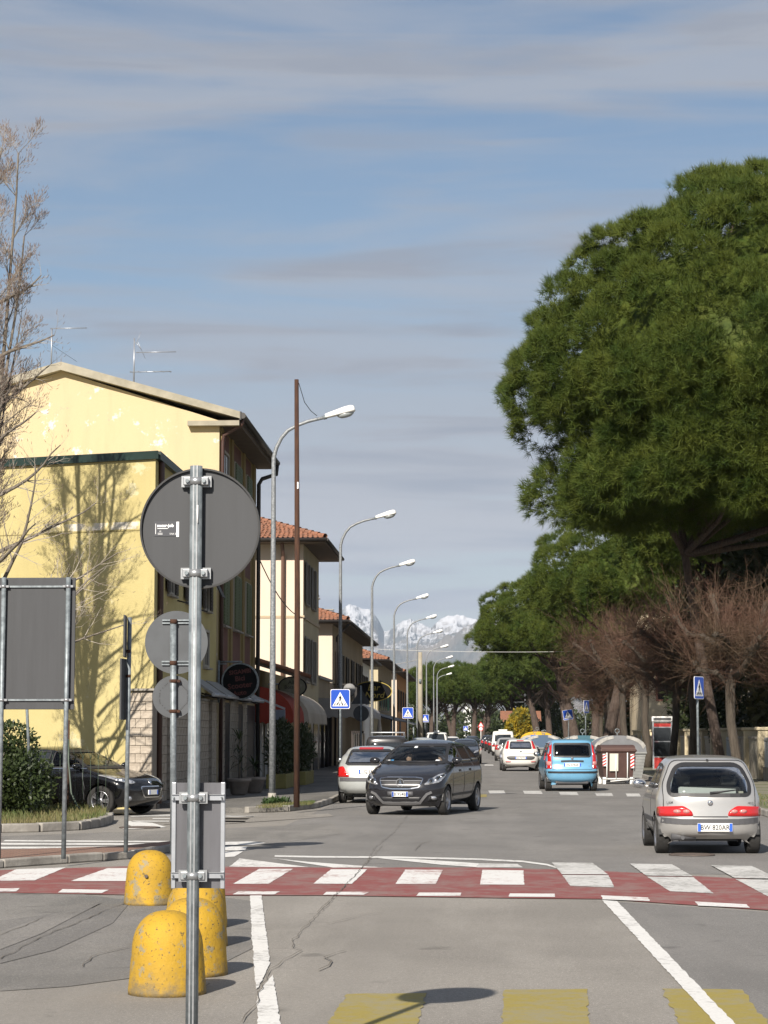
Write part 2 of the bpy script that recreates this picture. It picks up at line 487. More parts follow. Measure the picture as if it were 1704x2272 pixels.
TWIG = M('grey_twigs', (0.20, 0.17, 0.14), 0.85, col2=(0.30, 0.265, 0.225), scale=3)
BUD = M('brown_buds', (0.17, 0.125, 0.10), 0.8)
SHOOT = M('red_brown_shoots', (0.072, 0.047, 0.026), 0.8, col2=(0.078, 0.036, 0.022), scale=0.8, lo=.4, hi=.6)
TILE = M('roof_tiles', (0.27, 0.115, 0.065), 0.9, col2=(0.17, 0.085, 0.055), scale=5, lo=.4, hi=.62)
DARKGLASS = M('window_glass', (0.02, 0.023, 0.026), 0.08, spec=0.8)
BROWNPIPE = M('brown_downpipe', (0.06, 0.03, 0.024), 0.5)
DARKMETAL = M('dark_gutter', (0.032, 0.028, 0.026), 0.5)
YELLOW_W = plaster_mat('yellow_render', (0.445, 0.38, 0.185), (0.48, 0.43, 0.26), (0.40, 0.335, 0.15), 0.62, (0.35, 0.30, 0.16))
CREAM_W = plaster_mat('flaking_cream_render', (0.485, 0.40, 0.255), (0.57, 0.54, 0.49), (0.50, 0.405, 0.25), 0.575, (0.36, 0.315, 0.24))
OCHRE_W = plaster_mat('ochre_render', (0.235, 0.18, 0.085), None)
PINK_W = plaster_mat('pale_peach_render', (0.60, 0.51, 0.42), None, (0.58, 0.485, 0.395))
PALE_W = plaster_mat('pale_yellow_render', (0.46, 0.40, 0.27), None)
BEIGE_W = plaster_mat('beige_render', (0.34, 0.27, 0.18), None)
VERGE = M('verge_concrete', (0.37, 0.345, 0.27), 0.9, col2=(0.25, 0.23, 0.175), scale=2.5, bump=0.004, bscale=20)
BROWN_PANEL = M('red_brown_panel', (0.115, 0.048, 0.038), 0.85, var=0.15, scale=3)
SHUT_G = M('green_shutter', (0.075, 0.1, 0.045), 0.6, var=0.15, scale=4)
SHUT_D = M('dark_brown_shutter', (0.028, 0.02, 0.016), 0.6)
SHUT_GR = M('grey_shutter', (0.17, 0.16, 0.145), 0.7)
STONE = M('travertine_block', (0.44, 0.385, 0.315), 0.9, col2=(0.28, 0.235, 0.185), scale=2.2, bump=0.02, bscale=8, stretch=(1, 1, 1.6))
STONE_G = M('mortar', (0.24, 0.21, 0.175), 0.95)
GREENMET = M('green_metal_fascia', (0.006, 0.020, 0.015), 0.4, var=0.3, scale=2)
SOFFIT = M('soffit_boards', (0.09, 0.065, 0.046), 0.8, var=0.15, scale=3)
SHOPDARK = M('shop_dark', (0.03, 0.026, 0.024), 0.5, var=0.2, scale=2)
BLUE_S = M('sign_blue', (0.01, 0.065, 0.42), 0.35)
SIGN_W = M('sign_white', (0.78, 0.78, 0.78), 0.35)
SIGN_K = M('sign_black', (0.006, 0.006, 0.007), 0.7, spec=.15)
SIGN_R = M('sign_red', (0.5, 0.02, 0.02), 0.35)
CABLE = M('black_cable', (0.01, 0.01, 0.01), 0.6)
BRASS = M('red_lettering', (0.07, 0.010, 0.007), 0.5)
GOLD = M('gold_lettering', (0.33, 0.25, 0.045), 0.5)

# ---------------------------------------------------------------- ground, road, markings
def sheet(name, poly, z, mat, parent=None):
    mb = MB(); mb.poly([(p[0], p[1], z) for p in poly])
    o = mb.build(name, mat, parent, fixn=False)
    if o.data.polygons[0].normal.z < 0: o.data.flip_normals()
    return o
EARTH = M('far_fields', (0.11, 0.115, 0.06), 0.95, col2=(0.17, 0.14, 0.09), scale=0.004)
ground = struct(sheet('ground', [(-29000, -29000), (29000, -29000), (29000, 29000), (-29000, 29000)], -0.02, EARTH))
road = struct(sheet('road', [(-45, -15), (45, -15), (45, 40), (9, 47), (8.4, 60), (8, 420), (-4, 420), (-8, 300), (-7.9, 200), (-7.9, 62), (-45, 62)], 0.0, ASPH))
Z1, Z2, Z3 = 0.004, 0.008, 0.012
def c1b(p): return (p[0]*.51356, 1750+p[1]*.51356)
def c2(p): return (700+p[0]*.6052, 1800+p[1]*.6052)
def c5b(p): return (p[0]*.42194, 1780+p[1]*.42194)
def mark(name, pts, conv=None, z=Z2, mat=WHITE_P, parent=None):
    P = [conv(p) if conv else p for p in pts]
    g = [G(u, v) for u, v in P]
    if name != 'asphalt_patch' and name != 'rust_stain':     # paint edges are never ruler straight
        f = []
        for a, b in zip(g, g[1:]+g[:1]):
            n = max(1, int((b-a).length/.11)); t = (b-a).normalized(); nn = Vector((-t.y, t.x, 0)); k = .016 if 'yellow' in name else .006
            for i in range(n): f.append(a.lerp(b, i/n)+nn*random.gauss(0, k*.5)*(i > 0))
        g = f
    return sheet(name, g, z, mat, parent or road)
# darker repair on the foreground pavement, and seam patches
mark('asphalt_patch', [(0, 1960), (260, 1995), (500, 1992), (560, 2000), (570, 2100), (450, 2160), (300, 2170), (150, 2190), (0, 2200)], None, Z1, ASPH_S)
mark('asphalt_patch', [(0, 2045), (240, 2012), (285, 2008), (250, 2050), (120, 2110), (0, 2140)], None, Z2, ASPH_D)
mark('asphalt_patch', [(0, 2070), (150, 2020), (225, 2005), (90, 2075), (0, 2110)], None, Z3, ASPH_S)
mark('asphalt_patch', [(0, 1856), (500, 1838), (740, 1828), (760, 1850), (560, 1880), (350, 1900), (0, 1905)], None, Z1, ASPH_S)
mark('asphalt_patch', [(360, 1830), (480, 1815), (560, 1812), (730, 1806), (740, 1812), (600, 1822), (480, 1830)], None, Z2, ASPH)
sheet('asphalt_patch', [(-3.8, 29.6), (6.2, 27.6), (5.9, 46), (5.6, 70), (5.0, 180), (3, 400), (-3.4, 400), (-3.7, 60)], .002, asphalt_mat('asphalt_carriageway', (0.232, 0.222, 0.21), (0.18, 0.172, 0.163), (0.265, 0.252, 0.237)), road)
mark('asphalt_patch', [(1345, 2000), (1704, 2024), (1900, 2040), (2100, 2520), (1690, 2380)], None, .002, MATS['asphalt_carriageway'])
# red band of the raised crossing
mark('crossing_band', [(-160, 1940), (0, 1932), (291, 1923), (500, 1924), (700, 1926), (1063, 1926), (1305, 1932), (1704, 1954), (1850, 1964),
      (1850, 2032), (1704, 2021), (1335, 1996), (1123, 1994), (700, 1988), (500, 1988), (291, 1987), (0, 1982), (-160, 1977)], None, Z2, RED_P)
for q in ([(330,217),(468,218),(440,270),(293,270)], [(612,218),(762,220),(765,273),(603,272)]):
    mark('crossing_bar', q, c2, Z3, WHITE_R)
for q in ([(905,237),(1075,238),(1095,283),(935,277)], [(1215,243),(1385,245),(1460,305),(1300,297)], [(1540,252),(1700,255),(1800,325),(1660,316)]):
    mark('crossing_bar', q, c2, Z3, WHITE_F)
for q in ([(866,192),(1015,193),(1072,236),(903,235)], [(1152,196),(1308,199),(1383,243),(1212,240)], [(1450,202),(1600,205),(1698,252),(1537,249)]):
    mark('crossing_bar', q, c2, Z3+.004, WHITE_F)
for q in ([(1120,350),(1265,350),(1160,415),(1007,415)], [(1430,352),(1587,352),(1520,415),(1352,415)], [(70,352),(283,344),(150,400),(-40,402)], [(465,347),(690,347),(570,403),(305,403)]):
    mark('crossing_bar', q, c1b, Z3, WHITE_R)
for q in ([(-30,435),(85,434),(70,448),(-40,449)], [(270,438),(470,441),(440,455),(250,453)], [(1030,448),(1210,448),(1185,461),(1005,461)], [(1410,450),(1597,450),(1570,463),(1395,463)]):
    mark('crossing_dash', q, c1b, Z3, WHITE_R)
for q in ([(380,302),(535,302),(530,314),(368,314)], [(712,305),(877,306),(878,318),(708,317)], [(1048,312),(1220,320),(1225,333),(1052,327)], [(1390,335),(1580,345),(1592,358),(1402,350)]):
    mark('crossing_dash', q, c2, Z3, WHITE_R)
mark('lane_line', [(1080,464),(1130,464),(1146,600),(1160,700),(1165,762),(1118,862),(1106,870),(1096,760),(1088,640)], c1b)
mark('lane_line', [(1178,808),(1186,850),(1212,1016),(1250,1200),(1130,1200),(1113,1016),(1110,900),(1130,868)], c1b)
mark('lane_line', [(1050,328),(1105,332),(1330,565),(1535,780),(1665,910),(1590,910),(1465,780),(1250,545)], c2)
for q in ([(115,672),(408,668),(360,830),(15,830)], [(697,655),(998,653),(1008,830),(673,830)], [(1270,652),(1565,655),(1697,830),(1362,830)]):
    mark('yellow_bar', q, c2, Z1, YEL_P)
mark('ramp_tooth', [(990,340),(1035,303),(1335,341)], c1b)
mark('ramp_tooth', [(1175,302),(1330,318),(1660,343),(1440,343)], c1b)
mark('ramp_tooth', [(215,172),(360,177),(600,193),(590,207),(460,198)], c2)
mark('ramp_tooth', [(600,193),(740,195),(760,208),(590,208)], c2, Z2, WHITE_F)
ar = [(-150,163),(0,166),(300,167.5),(600,175),(760,183),(850,195),(885,206)]
mark('edge_line', ar + [(x, y+6) for x, y in ar[::-1]], c2)
for q in ([(30,201),(890,206),(890,213),(15,208)], [(-60,216),(890,219),(890,227),(-60,226)], [(-60,237),(840,234),(800,243),(-60,247)], [(-60,262),(620,252),(560,262),(-60,274)]):
    mark('crossing_bar', q, c5b, Z2, WHITE_P)
mark('crossing_bar', [(1180,211),(1320,208),(1400,216),(1330,226),(1180,228)], c5b)
mark('crossing_bar', [(1180,234),(1300,236),(1290,256),(1180,256)], c5b)
mark('crossing_bar', [(1180,262),(1280,260),(1235,288),(1180,292)], c5b)
for q in ([(680,74),(890,66),(1340,74),(1330,80),(890,76),(690,79)], [(805,85),(1315,86),(1300,93),(800,91)], [(700,98),(890,99),(890,105),(690,104)], [(1180,98),(1295,100),(1285,107),(1180,106)]):
    mark('crossing_bar', q, c5b, Z2, WHITE_F)
mark('direction_arrow', [(680,100),(800,110),(875,133),(700,143),(640,143),(690,128),(660,112)], c5b)
# far crossing and dashes on the carriageway
for u0, u1, v in ((1083, 1118, 1757.5), (1160, 1200, 1758), (1240, 1280, 1761), (1320, 1357, 1763), (1388, 1418, 1764)):
    mark('far_crossing_bar', [(u0, v-3), (u1, v-3), (u1+4, v+4), (u0+4, v+4)], None, Z2, WHITE_F)
mark('far_yellow_bar', [(1055,1763),(1080,1763),(1080,1769),(1055,1769)], None, Z2, YEL_P)
mark('lane_dash', [(1046,1697.5),(1053,1697.5),(1053,1699.5),(1046,1699.5)])
mark('lane_dash', [(1075,1696.6),(1094,1696.6),(1095,1698.8),(1075,1698.8)])
# cracks and repair seams
def crack(pts, w=0.03, conv=None, z=Z3+.004):
    P = [conv(p) if conv else p for p in pts]
    g = [G(u, v) for u, v in P]
    full = []
    for a, b in zip(g[:-1], g[1:]):
        n = max(1, int((b-a).length/0.22))
        for i in range(n): full.append(a.lerp(b, i/n))
    full.append(g[-1])
    L_, R_ = [], []
    for i, p in enumerate(full):
        t = full[min(i+1, len(full)-1)]-full[max(i-1, 0)]
        n = Vector((-t.y, t.x, 0)).normalized()
        j = random.uniform(-.018, .018); h = w*random.uniform(.12, .6)
        L_.append((p+n*(j+h)).to_tuple()); R_.append((p+n*(j-h*.4)).to_tuple())
    mb = MB()
    for i in range(len(full)-1):
        mb.quad((*L_[i][:2], z), (*L_[i+1][:2], z), (*R_[i+1][:2], z), (*R_[i][:2], z))
    return mb.build('crack', CRACK, road)
crack([(1650,250),(1560,350),(1430,490),(1310,605),(1262,665),(1262,690),(1305,703),(1225,745),(1175,785),(1130,870),(1090,960),(1050,1016)], .012, c1b)
crack([(350,0),(290,75),(215,140),(195,180),(120,265),(0,375)], .012, c2)
crack([(1420,590),(1560,550),(1659,540)], .012, c1b)
crack([(1380,790),(1420,770),(1440,750),(1410,735),(1450,715),(1495,705)], .018, c1b)
crack([(0,742),(180,645),(380,565),(555,490)], .018, c1b)
crack([(350,775),(420,720),(560,690)], .014, c1b)
crack([(0,640),(200,560),(330,540)], .012, c1b)
crack([(800,1016),(870,880),(905,850)], .016, c1b)
crack([(0,345),(500,340),(1000,333),(1400,352)], .010, c2)
crack([(365,145),(390,120),(420,112)], .02, c2)
crack([(60,1810),(300,1812),(500,1816),(740,1812)], .03)
crack([(740,1838),(860,1830),(960,1822)], .02)
crack([(1010,1738),(1160,1736),(1200,1737)], .06)
crack([(1030,1752),(1150,1748)], .05)
MANH = M('manhole_iron', (0.07, 0.06, 0.055), 0.7, 0.2, col2=(0.12, 0.09, 0.075), scale=9)
def manhole(u, v, r, label):
    g = G(u, v); mb = MB()
    mb.lathe([(r, 0), (r, .014), (r*.93, .018), (r*.92, .012), (.02, .012)], 28, Matrix.Translation((g.x, g.y, .004)))
    for k in range(-3, 4):
        h = math.sqrt(max(0, 1-(k/4)**2))*r*.85
        mb.box(g.x-h, g.y+k*r/4-.02, .012, g.x+h, g.y+k*r/4+.02, .021)
    tag(mb.build('manhole_cover', MANH), label, 'manhole cover')
manhole(1535, 1898, 0.33, 'round iron manhole cover in the road behind the silver hatchback')
manhole(310, 1837, 0.38, 'round iron manhole cover beside the painted arrow in the side street')
manhole(1600, 1747, .36, 'round iron manhole cover beside the far crossing bars')

# raised pavement along the shops
side_path = [(-3.85, 300), (-3.85, 56), (-3.95, 53), (-4.4, 50.6), (-5.2, 49.6), (-6.0, 49.4), (-6.6, 51), (-7.0, 53), (-9.5, 53), (-9.5, 300)]
pv = MB(); pv.prism([(x, y, 0.0) for x, y in side_path], (0, 0, .12))
pavement = struct(pv.build('pavement', asphalt_mat('pavement_asphalt', (0.20, 0.19, 0.175), (0.13, 0.125, 0.115), (0.25, 0.235, 0.215))))
def kerb_line(pts, parent, h=.135, w=.13, seg=1.0, mat=KERB, name='kerb_stone', z0=0.0):
    pts = [Vector((p[0], p[1], 0)) for p in pts]
    for a, b in zip(pts[:-1], pts[1:]):
        d = b-a; n = max(1, round(d.length/seg)); t = d.normalized(); nn = Vector((-t.y, t.x, 0))
        ang = math.atan2(t.y, t.x); l = d.length/n
        for i in range(n):
            mb = MB(); mb.bbox(.006, -w/2, 0, l-.006, w/2, h+random.uniform(-.008, .008), .02)
            o = mb.build(name, mat, parent); p = a+t*(l*i)
            o.location = (p.x, p.y, z0); o.rotation_euler = (0, 0, ang)
kerb_line([(-3.84, 90), (-3.84, 56), (-3.95, 53), (-4.4, 50.6), (-5.2, 49.55)], pavement, seg=1.2)
kerb_line([(-3.84, 150), (-3.84, 90)], pavement, seg=5)
# verge on the far side of the carriageway
vg = MB(); vg.prism([(5.9, 46.6, 0), (6.6, 45.6, 0), (9, 45), (40, 44), (40, 340), (7.3, 340), (6.9, 150), (6.2, 90), (5.9, 70)] if False else [(5.95, 46.6, 0), (6.6, 45.6, 0), (9, 45, 0), (40, 44, 0), (40, 340, 0), (7.3, 340, 0), (6.9, 150, 0), (6.3, 90, 0), (6.0, 66, 0)], (0, 0, .10))
verge = struct(vg.build('verge', M('verge_ground', (0.2, 0.18, 0.145), 0.95, col2=(0.10, 0.11, 0.05), scale=0.6, bump=.01, bscale=8)))
kerb_line([(6.6, 45.6), (5.95, 46.6), (5.99, 66)], verge, h=.14, seg=1.0)
kerb_line([(5.99, 66), (6.3, 90), (6.9, 150)], verge, h=.14, seg=4.0)

# brick paved traffic island
isl = [c5b(p) for p in [(-200,292),(0,286),(600,268),(900,238),(930,240),(920,256),(700,296),(340,322),(0,346),(-200,362)]]
ip = [G(u, v) for u, v in isl]
BRICKP = bpy.data.materials.new('brick_paving'); BRICKP.use_nodes = True
def _bp():
    nt = BRICKP.node_tree; N, L = nt.nodes, nt.links; p = N['Principled BSDF']; p.inputs['Roughness'].default_value = .9
    tc = N.new('ShaderNodeTexCoord'); b = N.new('ShaderNodeTexBrick'); b.inputs['Scale'].default_value = 2.4
    b.inputs['Color1'].default_value = (.20, .10, .07, 1); b.inputs['Color2'].default_value = (.25, .145, .10, 1); b.inputs['Mortar'].default_value = (.12, .09, .07, 1)
    b.inputs['Mortar Size'].default_value = .03
    L.new(tc.outputs['Object'], b.inputs['Vector']); L.new(b.outputs['Color'], p.inputs['Base Color'])
_bp()
mb = MB(); mb.prism([(p.x, p.y, 0) for p in ip], (0, 0, .10))
island = struct(mb.build('traffic_island', BRICKP))
front = [ip[i] for i in (5, 6, 7, 8, 9)]
kerb_line([(p.x, p.y) for p in front], island, h=.112, w=.14, seg=.9)
# grass island with granite kerb
gk = [G(*c5b(p)) for p in [(-250, 166), (0, 160), (200, 156), (400, 147), (500, 133), (560, 114), (572, 96)]]
gpoly = [(p.x, p.y, 0) for p in gk] + [(-8.6, 50.2, 0), (-9.6, 51.2, 0), (-17, 52.5, 0), (-17, gk[0].y, 0)]
mb = MB(); mb.prism(gpoly, (0, 0, .14))
grass_island = struct(mb.build('grass_island', SOIL))
kerb_line([(p.x, p.y) for p in gk], grass_island, h=.16, w=.2, seg=.75)
def grass_patch(pts, h=.12, mat=GRASS, seed=1, z=0.14, w=.012):
    rnd = np.random.RandomState(seed); V = []; T = []
    for (x, y) in pts:
        a = rnd.rand()*6.28; l = h*(.4+.8*rnd.rand()); dx, dy = rnd.randn(2)*.35*l; ww = w*(.6+.8*rnd.rand())
        n = len(V); V += [(x-ww*math.cos(a), y-ww*math.sin(a), z), (x+ww*math.cos(a), y+ww*math.sin(a), z), (x+dx, y+dy, z+l)]; T.append((n, n+1, n+2))
    return V, T
def inside(p, poly):
    c = False; n = len(poly); x, y = p[0], p[1]
    for i in range(n):
        x1, y1 = poly[i][0], poly[i][1]; x2, y2 = poly[i-1][0], poly[i-1][1]
        if (y1 > y) != (y2 > y) and x < (x2-x1)*(y-y1)/(y2-y1)+x1: c = not c
    return c
rr_ = np.random.RandomState(3); pts = []
while len(pts) < 9000:
    x, y = rr_.uniform(-13.5, -7), rr_.uniform(38, 50)
    if inside((x, y), gpoly) and noise.noise(Vector((x*1.3, y*1.3, 0))) > -.25: pts.append((x, y))
V, T = grass_patch(pts, .13, seed=4)
g1 = np_mesh('grass', V, T, GRASS); g1['kind'] = 'stuff'; g1['label'] = 'short dry grass growing on the kerbed island under the hedge'; g1['category'] = 'grass'
# dirt and grass strips at the pole foot and along the far kerb
pts = []
for k in range(2600):
    a = rr_.rand(); x = -4.85+a*.95+rr_.randn()*.12; y = 49.9+a*3.2+rr_.randn()*.3
    if x > -5.0 and x < -3.95: pts.append((x, y))
for k in range(1500): pts.append((rr_.uniform(6.2, 7.4), rr_.uniform(46.6, 62)))
V, T = grass_patch(pts, .07, seed=5, z=.115, w=.008)
g2 = np_mesh('grass', V, T, GRASS); g2['kind'] = 'stuff'; g2['label'] = 'thin grass along the pavement edge at the rusty pole'; g2['category'] = 'grass'
# ---------------------------------------------------------------- signs, posts, bollards, lamps
def groove_post(parent, h, r, y=0.0, x=0.0, z0=0.0):
    MB().tube([(x, y, z0), (x, y, h)], r, 20).build('post', GALV, parent)
    MB().box(x-.012*r/.03, y-r-.0015, z0+.02, x-.005*r/.03, y-r+.004, h).box(x+.005*r/.03, y-r-.0015, z0+.02, x+.012*r/.03, y-r+.004, h).build('groove_rib', ZINC, parent)
def disc(r, y0, y1, zc, n=64):
    mb = MB(); P = [(a, y0, zc+b) for a, b in ring_pts(0, 0, r, n)]
    return mb.prism(P, (0, y1-y0, 0))
def clamp(parent, z, r, half, yb):
    """strap round the post with two bolted ears on the panel's rail; yb = face of the panel"""
    c = MB()
    c.tube([(0, 0, z-.018), (0, 0, z+.018)], r+.005, 20)
    for s in (-1, 1):
        c.bbox(s*half*.55-.022 if s > 0 else s*half*.55-.022, -.02, z-.02, s*half*.55+.022, .006, z+.02, .004)
        c.box(min(s*r, s*half*.6), -.006, z-.016, max(s*r, s*half*.6), .004, z+.016)
    c.box(-half, yb-.03, z-.028, half, yb-.004, z+.028)
    o = c.build('clamp', ZINC, parent)
    for s in (-1, 1):
        MB().tube([(s*half*.55, -.034, z), (s*half*.55, -.019, z)], .010, 6).build('bolt', GALV, o)
    return o
YS = 11.1
p0 = W(431, 1600, YS)
ns = thing('round_traffic_sign', 'big dark grey back of a round road sign with a white-edged maker sticker', 'traffic sign', (p0.x, YS, 0))
groove_post(ns, W(437, 1034, YS).z, .031)
zc = W(442, 1171, YS).z
dx = W(442, 1171, YS).x - p0.x
o = disc(.30, .040, .043, zc).build('sign_panel', SIGNB, ns); o.location.x = dx
rim = MB()
rp = ring_pts(0, 0, .301, 64); rq = ring_pts(0, 0, .292, 64)
for i in range(64):
    j = (i+1) % 64
    A, B, C, D = rp[i], rp[j], rq[j], rq[i]
    rim.quad((A[0], .022, zc+A[1]), (B[0], .022, zc+B[1]), (C[0], .022, zc+C[1]), (D[0], .022, zc+D[1]))
    rim.quad((A[0], .022, zc+A[1]), (B[0], .022, zc+B[1]), (B[0], .044, zc+B[1]), (A[0], .044, zc+A[1]), True)
    rim.quad((D[0], .022, zc+D[1]), (C[0], .022, zc+C[1]), (C[0], .040, zc+C[1]), (D[0], .040, zc+D[1]), True)
o = rim.build('folded_rim', BLACK, ns); o.location.x = dx
for v in (1068, 1272):
    clamp(ns, W(437, v, YS).z, .031, .075, .040)
# sticker
st0 = W(340, 1155, YS); st1 = W(393, 1188, YS); sx0, sx1 = st0.x-p0.x, st1.x-p0.x
zt, zb = st0.z, st1.z
stk = MB().box(sx0, .0375, zb, sx1, .0395, zt).build('sticker', M('sticker_dark', (.045, .047, .055), .4), ns)
MB().box(sx1-.009, .0365, zb-.004, sx1+.004, .0374, zt-.003).build('sticker_band', SIGN_W, stk)
FACE = lambda x, y, z: Matrix.Translation((x, y, z)) @ Matrix.Rotation(R(90), 4, 'X')
text('secur-job', .022, SIGN_W, stk, FACE((sx0+sx1)/2-.004, .0365, zt-.022), bold=.0008)
text('3/5A E', .012, SIGN_W, stk, FACE(sx1-.027, .0365, zb+.011))
text('CE', .009, SIGN_W, stk, FACE(sx0+.03, .0365, zb+.024))
pr = MB().box(sx0+.016, .0367, zt-.038, sx0+.068, .0374, zt-.035).box(sx0+.018, .0367, zb+.014, sx0+.042, .0374, zb+.0158).box(sx0+.018, .0367, zb+.0085, sx0+.042, .0374, zb+.0103)
pr.box(sx0+.006, .0367, zb+.01, sx0+.0085, .0374, zt-.012).build('fine_print', SIGN_W, stk)
MB().tube([(.012, -.031, zc+.02), (.012, -.031, zc+.11)], .004, 6).build('tape_strip', SIGN_W, ns)
# the lower rectangular panel on the same post
za, zbm = W(437, 1737, YS).z, W(437, 1972, YS).z
xl, xr = W(378, 1850, YS).x-p0.x, W(497, 1850, YS).x-p0.x
MB().box(xl+.006, .045, zbm, xr-.006, .048, za).build('lower_panel', PANEL, ns)
for a, b in ((xl, xl+.022), (xr-.022, xr)):
    MB().bbox(a, .036, zbm-.002, b, .056, za+.002, .003).build('side_profile', ALU, ns)
for v in (1770, 1943):
    z = W(437, v, YS).z
    rl = MB().box(xl+.002, .018, z-.013, xr-.002, .034, z+.013).build('rail', ALU, ns)
    MB().box(xl+.002, .010, z+.0135, xr-.002, .034, z+.016).build('rail_lip', ZINC, rl)
    clamp(ns, z, .031, .07, .020)
    for x in (xl+.012, xr-.014): MB().tube([(x, .004, z), (x, .018, z)], .005, 6).build('bolt', GALV, rl)

# second pair of round signs on a thinner post
Y2 = 31.2
q0 = W(388, 1500, Y2)
s2 = thing('round_traffic_sign', 'two pale round sign backs one above the other on a thin post behind the bollards', 'traffic sign', (q0.x, Y2, .08))
zt2 = W(388, 1378, Y2).z-.08
MB().tube([(0, 0, 0), (-.03, 0, zt2)], .044, 16).build('post', GALV, s2)
c = W(390, 1425, Y2); disc(.44, .06, .066, c.z-.08).build('sign_panel', SIGNB2, s2).location.x = c.x-q0.x
c2_ = W(384, 1546, Y2); disc(.295, .06, .066, c2_.z-.08).build('sign_panel', SIGNB2, s2).location.x = c2_.x-q0.x
for v, hw in ((1379, .19), (1471, .19)):
    z = W(388, v, Y2).z-.08
    MB().box(-hw, .03, z-.03, hw, .058, z-.01).box(-hw, .03, z+.01, hw, .058, z+.03).build('rail', GALV, s2)
    MB().tube([(-.025, 0, z-.03), (-.025, 0, z+.03)], .05, 14).build('clamp', RUST, s2)
for v in (1511, 1578):
    z = W(388, v, Y2).z-.08
    MB().tube([(-.016, 0, z-.024), (-.016, 0, z+.024)], .05, 14).box(-.075, -.01, z-.018, .075, .04, z+.018).build('clamp', RUST, s2)
oc = MB(); cz = c2_.z-.08; cx = c2_.x-q0.x
oct_ = [(cx+.21*math.cos(a), cz+.21*math.sin(a)) for a in [R(22.5+45*i) for i in range(8)]]
for i in range(8):
    a = Vector((oct_[i][0], 0, oct_[i][1])); b = Vector((oct_[(i+1) % 8][0], 0, oct_[(i+1) % 8][1]))
    for k in range(7):
        if random.random() < .35: continue
        p = a.lerp(b, k/7+.03); q = a.lerp(b, k/7+.1)
        n = (b-a).normalized().cross(Vector((0, 1, 0)))*.008
        oc.quad((p.x-n.x, .0575, p.z-n.z), (q.x-n.x, .0575, q.z-n.z), (q.x+n.x, .0575, q.z+n.z), (p.x+n.x, .0575, p.z+n.z))
oc.build('glue_marks', M('old_glue', (.03, .03, .032), .8), s2)

# big board seen from behind on two posts
YB = 29.6
b0 = W(141, 1900, YB); b1 = W(3, 1500, YB)
bd = thing('road_sign_board', 'large dark grey back of a rectangular road sign board on two posts', 'sign board', (b0.x, YB, .1))
zt = W(100, 1281, YB).z-.1; zb = W(100, 1574, YB).z-.1
xr_ = W(165, 1400, YB).x-b0.x; xl_ = b1.x-b0.x-.08
MB().bbox(xl_, .05, zb, xr_, .075, zt, .006).build('board', SIGNB, bd)
for x in (0.0, b1.x-b0.x):
    MB().tube([(x, 0, 0), (x+.015, 0, zt+.0)], .031, 14).build('post', GALV, bd)
for v in (1301, 1553):
    z = W(100, v, YB).z-.1
    MB().box(xl_+.03, .025, z-.012, xr_-.03, .048, z+.012).build('rail', GALV, bd)
    for x in (0.0, b1.x-b0.x): MB().tube([(x+.01, 0, z-.02), (x+.01, 0, z+.02)], .037, 14).box(x-.06, -.01, z-.014, x+.08, .02, z+.014).build('clamp', ZINC, bd)
# thin leaning post in the grass
g = W(70, 1808, 44.6); t = W(60, 1577, 44.6)
MB_ = MB().tube([(g.x, 44.6, .1), (t.x, 44.6, t.z+.5)], .028, 12)
# (it carries a small plate hidden behind the big board)
lp = thing('leaning_post', 'thin leaning galvanised post standing in the grass before the hedge', 'post', (g.x, 44.6, .14))
MB().tube([(0, 0, -.05), (t.x-g.x, 0, t.z-.14), ((t.x-g.x)*1.25, 0, t.z+.45)], .03, 12).build('pole', GALV, lp)
MB().lathe([(.034, -.02), (.034, .02)], 12, Matrix.Translation(((t.x-g.x)*.42, 0, (t.z-.14)*.42))).build('band', RUST, lp)
# signs seen edge on
YE = 31.2
e0 = W(279, 1890, YE)
es = thing('edge_on_sign', 'two traffic signs seen edge on stacked on one galvanised post', 'traffic sign', (e0.x, YE, .1))
MB().tube([(0, 0, 0), (.02, 0, W(283, 1370, YE).z-.1)], .030, 14).build('post', GALV, es)
for va, vb, rz in ((1366, 1458, R(6)), (1462, 1597, R(-4))):
    za, zb2 = W(280, va, YE).z-.1, W(280, vb, YE).z-.1
    o = MB().bbox(-.035, -.25, zb2, -.008, .25, za, .006).build('sign_panel', SIGNB, es); o.rotation_euler.z = rz; o.location.x = -.02
for v in (1445, 1500):
    z = W(280, v, YE).z-.1
    MB().tube([(.01, 0, z-.02), (.01, 0, z+.02)], .036, 12).build('clamp', RUST, es)

